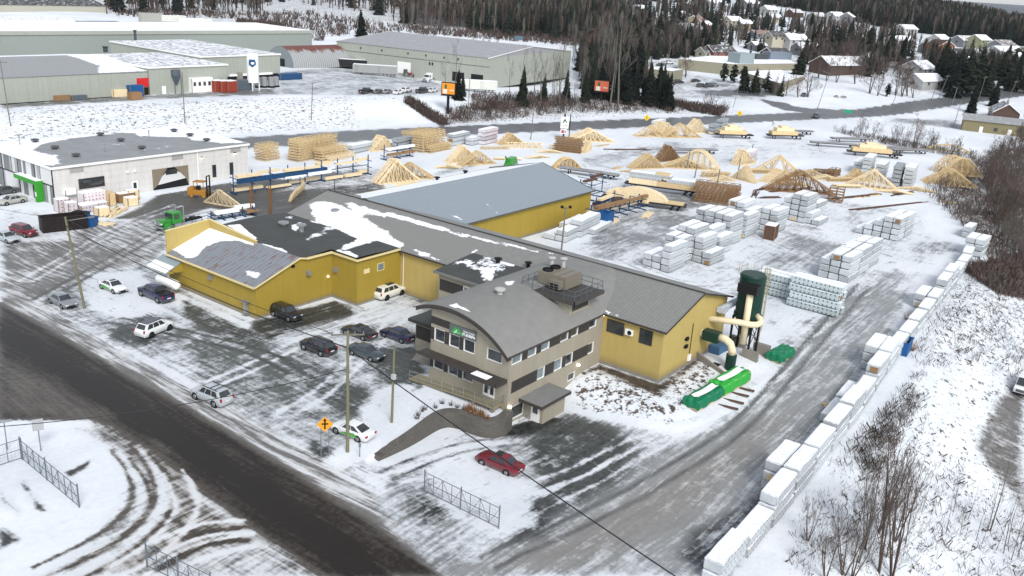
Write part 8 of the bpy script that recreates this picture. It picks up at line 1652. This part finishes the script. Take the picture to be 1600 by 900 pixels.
grove(('spruce', 'pine'), [(1470, 84), (1600, 98), (1600, 112), (1480, 112)], 16, 14, 30, 'dark conifer between the right hand hillside houses', 'conifers of the right hillside')
grove('spruce', [(1040, 42), (1120, 52), (1130, 66), (1050, 62)], 12, 22, 38, 'dark spruce around the steep pink roofed house', 'spruces by the pink roofed house')
grove(('round', 'birch'), [(1010, 60), (1110, 70), (1110, 84), (1010, 84)], 18, 22, 40, dict(round='grey bare tree below the steep pink roofed house', birch='pale bare tree below the steep pink roofed house'), 'bare trees below the pink roofed house')
grove(('spruce',), [(960, 10), (1100, 14), (1090, 34), (970, 40)], 16, 18, 34, 'dark spruce at the top middle of the hillside', 'spruces at the top middle')
grove(('round',), [(640, 64), (900, 78), (900, 84), (640, 70)], 8, 12, 22, 'thin bare tree in the snowy strip behind the warehouse roof', 'bare trees behind the warehouse')
grove(('scrub', 'round'), [(1545, 268), (1580, 236), (1610, 236), (1610, 430), (1570, 400), (1530, 340)], 74, 34, 60, 'grey brown bare tree in the scrub wood at the right edge', 'bare trees of the right scrub wood')
grove('scrub', [(1440, 300), (1480, 290), (1520, 345), (1545, 395), (1500, 350)], 16, 18, 30, 'low brown shrub on the rim between yard and scrub wood', 'shrubs on the scrub rim')
grove('scrub', [(1300, 202), (1340, 204), (1340, 212), (1300, 210)], 5, 8, 14, 'low grey shrub at the left end of the yard hedge', 'yard hedge'); grove('scrub', [(1335, 206), (1420, 218), (1500, 238), (1500, 250), (1400, 232), (1340, 218)], 26, 14, 26, 'grey leafless bush in the loose hedge behind the yard', 'yard hedge')
grove('scrub', [(1090, 168), (1130, 172), (1140, 184), (1100, 176)], 9, 14, 26, 'grey brush clump at the end of the verge by the side road', 'brush by the side road')
# thicket in the lower right
for x, y, t in [(1342, 880, 700), (1375, 895, 705), (1352, 858, 742), (1338, 828, 720), (1372, 832, 708), (1385, 870, 730), (1398, 845, 715), (1410, 815, 700), (1425, 800, 705), (1362, 800, 720), (1395, 905, 745), (1330, 905, 790), (1415, 850, 730)]: plant('willow' if RT.random() < .5 else 'sapling', x, y, t, 'tall leafless many twigged shrub in the thicket at the lower right', 'thicket shrubs lower right', 'shrub', wide=.85)
plant('willow', 1262, 846, 778, 'low spreading bare shrub beside the white bundle row'); plant('willow', 1318, 900, 790, 'thin grey bare shrub left of the thicket at the bottom'); plant('willow', 1290, 905, 810, 'pale bare shrub at the bottom edge beside the row')
for x, y, t in [(1455, 805, 745), (1466, 790, 730), (1478, 835, 765), (1490, 800, 720), (1500, 838, 770), (1512, 812, 745), (1525, 845, 775), (1543, 830, 730), (1556, 860, 790), (1568, 865, 770), (1580, 875, 790), (1590, 870, 760), (1600, 860, 770), (1440, 800, 720), (1470, 842, 790), (1535, 850, 800), (1575, 850, 775), (1595, 830, 740), (1605, 895, 800)]: plant('sapling', x, y, t, 'slender leafless sapling on the snowy slope at the lower right', 'saplings lower right', wide=.75)
plant('sapling', 1547, 830, 718, 'tallest dark sapling near the right slope road')
for x, y, h, lb in [(1405, 657, 14, 'brown dry shrub on the slope beside the row middle'), (1390, 690, 18, 'spreading brown shrub below the row middle'), (1378, 700, 14, 'small twiggy shrub left of the spreading brown one'), (1528, 565, 16, 'dark brown shrub patch on the slope left of the lorry'), (1516, 532, 10, 'rusty grass clump high on the slope'), (1590, 568, 14, 'brown shrub just above the white lorry'), (1562, 470, 18, 'brown shrub on the far slope'), (1545, 450, 16, 'reddish brush on the upper slope'), (1530, 430, 14, 'brush just below the slope rim towers'), (1580, 430, 20, 'reddish brush at the right edge of the slope'), (1430, 640, 6, 'tiny twigs on the bare slope')]: plant('scrub', x, y, y-h*1.3, lb, wide=2.0)
DRYG = M('dry_grass', (.26, .13, .05), .9, var=.3); DRYT = M('dry_twigs', (.07, .05, .04), .9, var=.3)
def tuft(px, py, h, w_, label, mt=DRYT, n=40, cat='plant', group=None, pos=None):
    p = on(px, py) if pos is None else pos; m = MB(); rr = random.Random(int(px*3+py))
    for i in range(n): a = rr.uniform(0, 6.28); r = rr.uniform(.2, 1)*w_; m.bar((math.cos(a)*r*.3, math.sin(a)*r*.3, -.05), (math.cos(a)*r, math.sin(a)*r, h*rr.uniform(.5, 1)), .03, n=3, w2=.012)
    o = m.build('dry_plant', mt, None, loc=tuple(p), fix=False); o.rotation_euler.z = rr.uniform(0, 6); return tag(o, label, cat, group)
for i, (x, y) in enumerate([(729, 643), (735, 648), (745, 651), (754, 654), (760, 657), (735, 640), (742, 644), (752, 648)]): tuft(x, y, .8, .55, 'rusty brown ornamental grass clump beneath the entrance ramp', DRYG, 70, group='rusty grasses under the ramp')
for i, (x, y) in enumerate([(691, 631), (704, 634), (715, 637), (660, 643), (664, 640), (653, 650), (652, 655), (680, 638), (724, 640)]): tuft(x, y, .6, .45, 'small dark bare plant poking through snow behind the retaining wall', DRYT, 26, group='plants behind the retaining wall')
for x, y, lb in [(1418, 500, 'upright dry straw coloured branches at the slope row'), (1424, 548, 'dry grass beside the blue skip')]: tuft(x, y, 1.6, 1.1, lb, DRYG, 60)
# continuous brush: undergrowth that nobody could count
def mass(name, label, polys, n, h0, h1, mats, spread=.5, th=.05, per=5, seed=5):
    rr = random.Random(seed); V = []; Fc = []; mi = []
    for q in range(n):
        poly = polys[rr.randrange(len(polys))]; x, y = inpoly(poly, rr); p = on(x, y); d = dist(p); h = rr.uniform(h0, h1); k = rr.randrange(len(mats)); t = th*max(1, d/250)
        for i in range(per):
            a = rr.uniform(0, 6.28); r = spread*h*rr.uniform(.2, 1); bx, by = rr.uniform(-.6, .6), rr.uniform(-.6, .6); tx, ty = bx+math.cos(a)*r, by+math.sin(a)*r; b = len(V); a2 = rr.uniform(0, 3.14); cx, cy = math.cos(a2)*t, math.sin(a2)*t
            V += [(p[0]+bx-cx, p[1]+by-cy, p[2]-.1), (p[0]+bx+cx, p[1]+by+cy, p[2]-.1), (p[0]+tx+cx*.5, p[1]+ty+cy*.5, p[2]+h*rr.uniform(.6, 1)), (p[0]+tx-cx*.5, p[1]+ty-cy*.5, p[2]+h*rr.uniform(.6, 1))]; Fc.append((b, b+1, b+2, b+3)); mi.append(k)
    me = bpy.data.meshes.new(name); me.from_pydata(V, [], Fc)
    for m_ in mats: me.materials.append(m_)
    me.polygons.foreach_set('material_index', mi); me.update(); o = bpy.data.objects.new(name, me); COL.objects.link(o); return tag(o, label, None, None, 'stuff')
mass('undergrowth', 'reddish brown brush on the bank between the billboards', [[(700, 172), (900, 160), (1060, 158), (1100, 172), (1060, 178), (900, 176), (740, 192), (690, 195)], [(640, 156), (700, 195), (690, 198), (660, 180), (632, 160)], [(735, 150), (900, 150), (900, 165), (740, 175)], [(1040, 160), (1135, 172), (1125, 182), (1080, 175)]], 2600, .8, 2.6, [BARK['brown'], BARK['pink'], BARK['dark']], .5, .045, 5)
mass('scrub_undergrowth', 'brown tangled undergrowth in the scrub wood at the right edge', [[(1450, 305), (1500, 240), (1610, 232), (1610, 425), (1545, 400), (1500, 352)], [(1500, 420), (1610, 405), (1610, 470), (1560, 460)]], 2900, .6, 2.2, [BARK['brown'], BARK['grey'], BARK['pink']], .6, .04, 5, 6)
mass('hedge_undergrowth', 'low grey brush under the yard hedge', [[(1300, 204), (1420, 222), (1500, 238), (1500, 248), (1400, 230), (1320, 211)]], 420, .5, 1.8, [BARK['brown'], BARK['grey']], .6, .03, 5, 9)
mass('slope_stubble', 'dark stalks poking through the snow of the right slope', [[(1440, 500), (1520, 420), (1610, 440), (1610, 600), (1500, 560), (1420, 600)], [(1300, 700), (1420, 620), (1480, 700), (1610, 840), (1610, 900), (1240, 900), (1230, 850)], [(1330, 700), (1420, 600), (1440, 620), (1360, 760)]], 1500, .25, .9, [BARK['brown'], BARK['dark']], .9, .018, 5, 7)
mass('hill_brush', 'brown brush covering the slopes behind the factories', [[(165, 26), (400, 30), (440, 60), (500, 66), (520, 58), (640, 52), (640, 44), (480, 20), (370, 22), (250, 12)], [(640, 52), (900, 72), (1000, 90), (1000, 80), (900, 60), (640, 42)], [(370, 34), (440, 40), (440, 62), (375, 45)]], 2600, 1.2, 4.0, [BARK['brown'], BARK['dark'], BARK['pink']], .5, .07, 5, 8)
HP = [(*on(h_[0], h_[1])[:2], h_[0], h_[1]) for h_ in HS]
def forest(name, label, polys, n, mix, h0, h1, seed, sp=.16):
    rr = random.Random(seed); V = []; Fc = []; mi = []; mats = [NEED['dark'], BARK['brown'], BARK['grey'], NEED['mid'], BARK['pale'], BARK['dark']]
    for q in range(n):
        poly = polys[rr.randrange(len(polys))]; x, y = inpoly(poly, rr); p = on(x, y); h = rr.uniform(h0, h1); d = dist(p)
        if any(abs(p[0]-a)+abs(p[1]-b) < 12 or (abs(x-u) < 9 and 0 < y-v_ < 5) for a, b, u, v_ in HP): continue
        if rr.random() < mix:
            R_ = h*rr.uniform(.15, .31); k = 0 if rr.random() < .75 else 3
            for i in range(7):
                f = i/7; z = h*(.05+.95*f); rad = R_*(1-f)**.9+.1; m_ = 7; b = len(V); V.append((p[0], p[1], p[2]+z+h*.2)); off_ = rr.random()
                for j in range(m_): a = 6.28*(j+off_)/m_; r = rad*rr.uniform(.65, 1.2); V.append((p[0]+math.cos(a)*r, p[1]+math.sin(a)*r, p[2]+z-rr.uniform(0, .06)*h))
                for j in range(m_): Fc.append((b, b+1+j, b+1+(j+1) % m_)); mi.append(k)
        else:
            k = rr.choice((1, 1, 1, 2, 5, 5, 4)); t = .0009*d*.5
            for i in range(26):
                a = rr.uniform(0, 6.28); z0 = h*rr.uniform(.15, .75) if i else 0; z1 = min(h, z0+h*rr.uniform(.15, .4)) if i else h; r = h*sp*rr.uniform(.4, 1)*(1.1-z0/h) if i else 0; b = len(V); a2 = rr.uniform(0, 3.14); w_ = t*(1.4 if i == 0 else .75); cx, cy = math.cos(a2)*w_, math.sin(a2)*w_
                V += [(p[0]-cx, p[1]-cy, p[2]+z0), (p[0]+cx, p[1]+cy, p[2]+z0), (p[0]+math.cos(a)*r+cx*.4, p[1]+math.sin(a)*r+cy*.4, p[2]+z1), (p[0]+math.cos(a)*r-cx*.4, p[1]+math.sin(a)*r-cy*.4, p[2]+z1)]; Fc.append((b, b+1, b+2, b+3)); mi.append(k)
    me = bpy.data.meshes.new(name); me.from_pydata(V, [], Fc)
    for m_ in mats: me.materials.append(m_)
    me.polygons.foreach_set('material_index', mi); me.update(); o = bpy.data.objects.new(name, me); COL.objects.link(o); return tag(o, label, None, None, 'stuff')
forest('hill_forest', 'dark mixed wood covering the long hill above the houses', [[(1190, 6), (1240, 14), (1300, 27), (1400, 47), (1500, 60), (1610, 74), (1610, 40), (1500, 20), (1400, 6), (1300, -10), (1190, -20)]], 4600, .48, 9, 16, 21)
forest('left_forest', 'leafless grey wood on the slope at the top left and middle', [[(165, 22), (400, 24), (450, 2), (600, 26), (640, 46), (740, 44), (760, 6), (600, -30), (165, -30)]], 1100, .12, 9, 16, 22)
forest('middle_forest', 'dense wood of bare trees and conifers at the top middle', [[(740, 50), (900, 68), (985, 86), (1010, 60), (960, 36), (960, 0), (900, -20), (730, -20), (720, 20)]], 1900, .34, 10, 17, 23)
forest('hillside_wood', 'mixed trees filling the slopes between the hillside houses', [[(1000, 40), (1100, 30), (1210, 36), (1210, 60), (1150, 72), (1050, 70), (1000, 80)], [(1210, 34), (1300, 44), (1400, 58), (1440, 80), (1400, 100), (1300, 84), (1240, 60)], [(1250, 84), (1340, 90), (1390, 112), (1380, 124), (1260, 104)], [(1440, 86), (1500, 96), (1600, 112), (1610, 128), (1500, 125), (1440, 112)], [(1000, 70), (1110, 78), (1110, 90), (1000, 94)], [(960, 10), (1190, 14), (1190, 26), (960, 34)]], 1500, .22, 6, 12, 31, .27)
forest('birch_wood', 'tangle of leafless trees and spruces by the warehouse end', [[(900, 100), (1000, 108), (1020, 140), (910, 150)], [(905, 84), (985, 92), (985, 104), (905, 104)]], 330, .42, 8, 15, 33)
forest('top_forest', 'dark wood at the very top behind the uppermost houses', [[(960, 4), (1190, 6), (1190, -20), (960, -20)]], 420, .7, 10, 15, 24)
# ------------------------------------------------------------ air
hz = MB().box(-9900, 9900, -9900, 9900, -70, 118).build('haze', [], None); hz['kind'] = 'stuff'; hz['label'] = 'thin winter haze over the valley'
hm, hn_, hp = newmat('winter_air'); hn_.nodes.remove(hp); pv = N(hn_, 'VolumePrincipled'); pv.inputs['Density'].default_value = 4e-5; pv.inputs['Color'].default_value = (.82, .89, 1, 1); lk(hn_, pv.outputs[0], [n for n in hn_.nodes if n.type == 'OUTPUT_MATERIAL'][0].inputs['Volume']); hz.data.materials.append(hm)
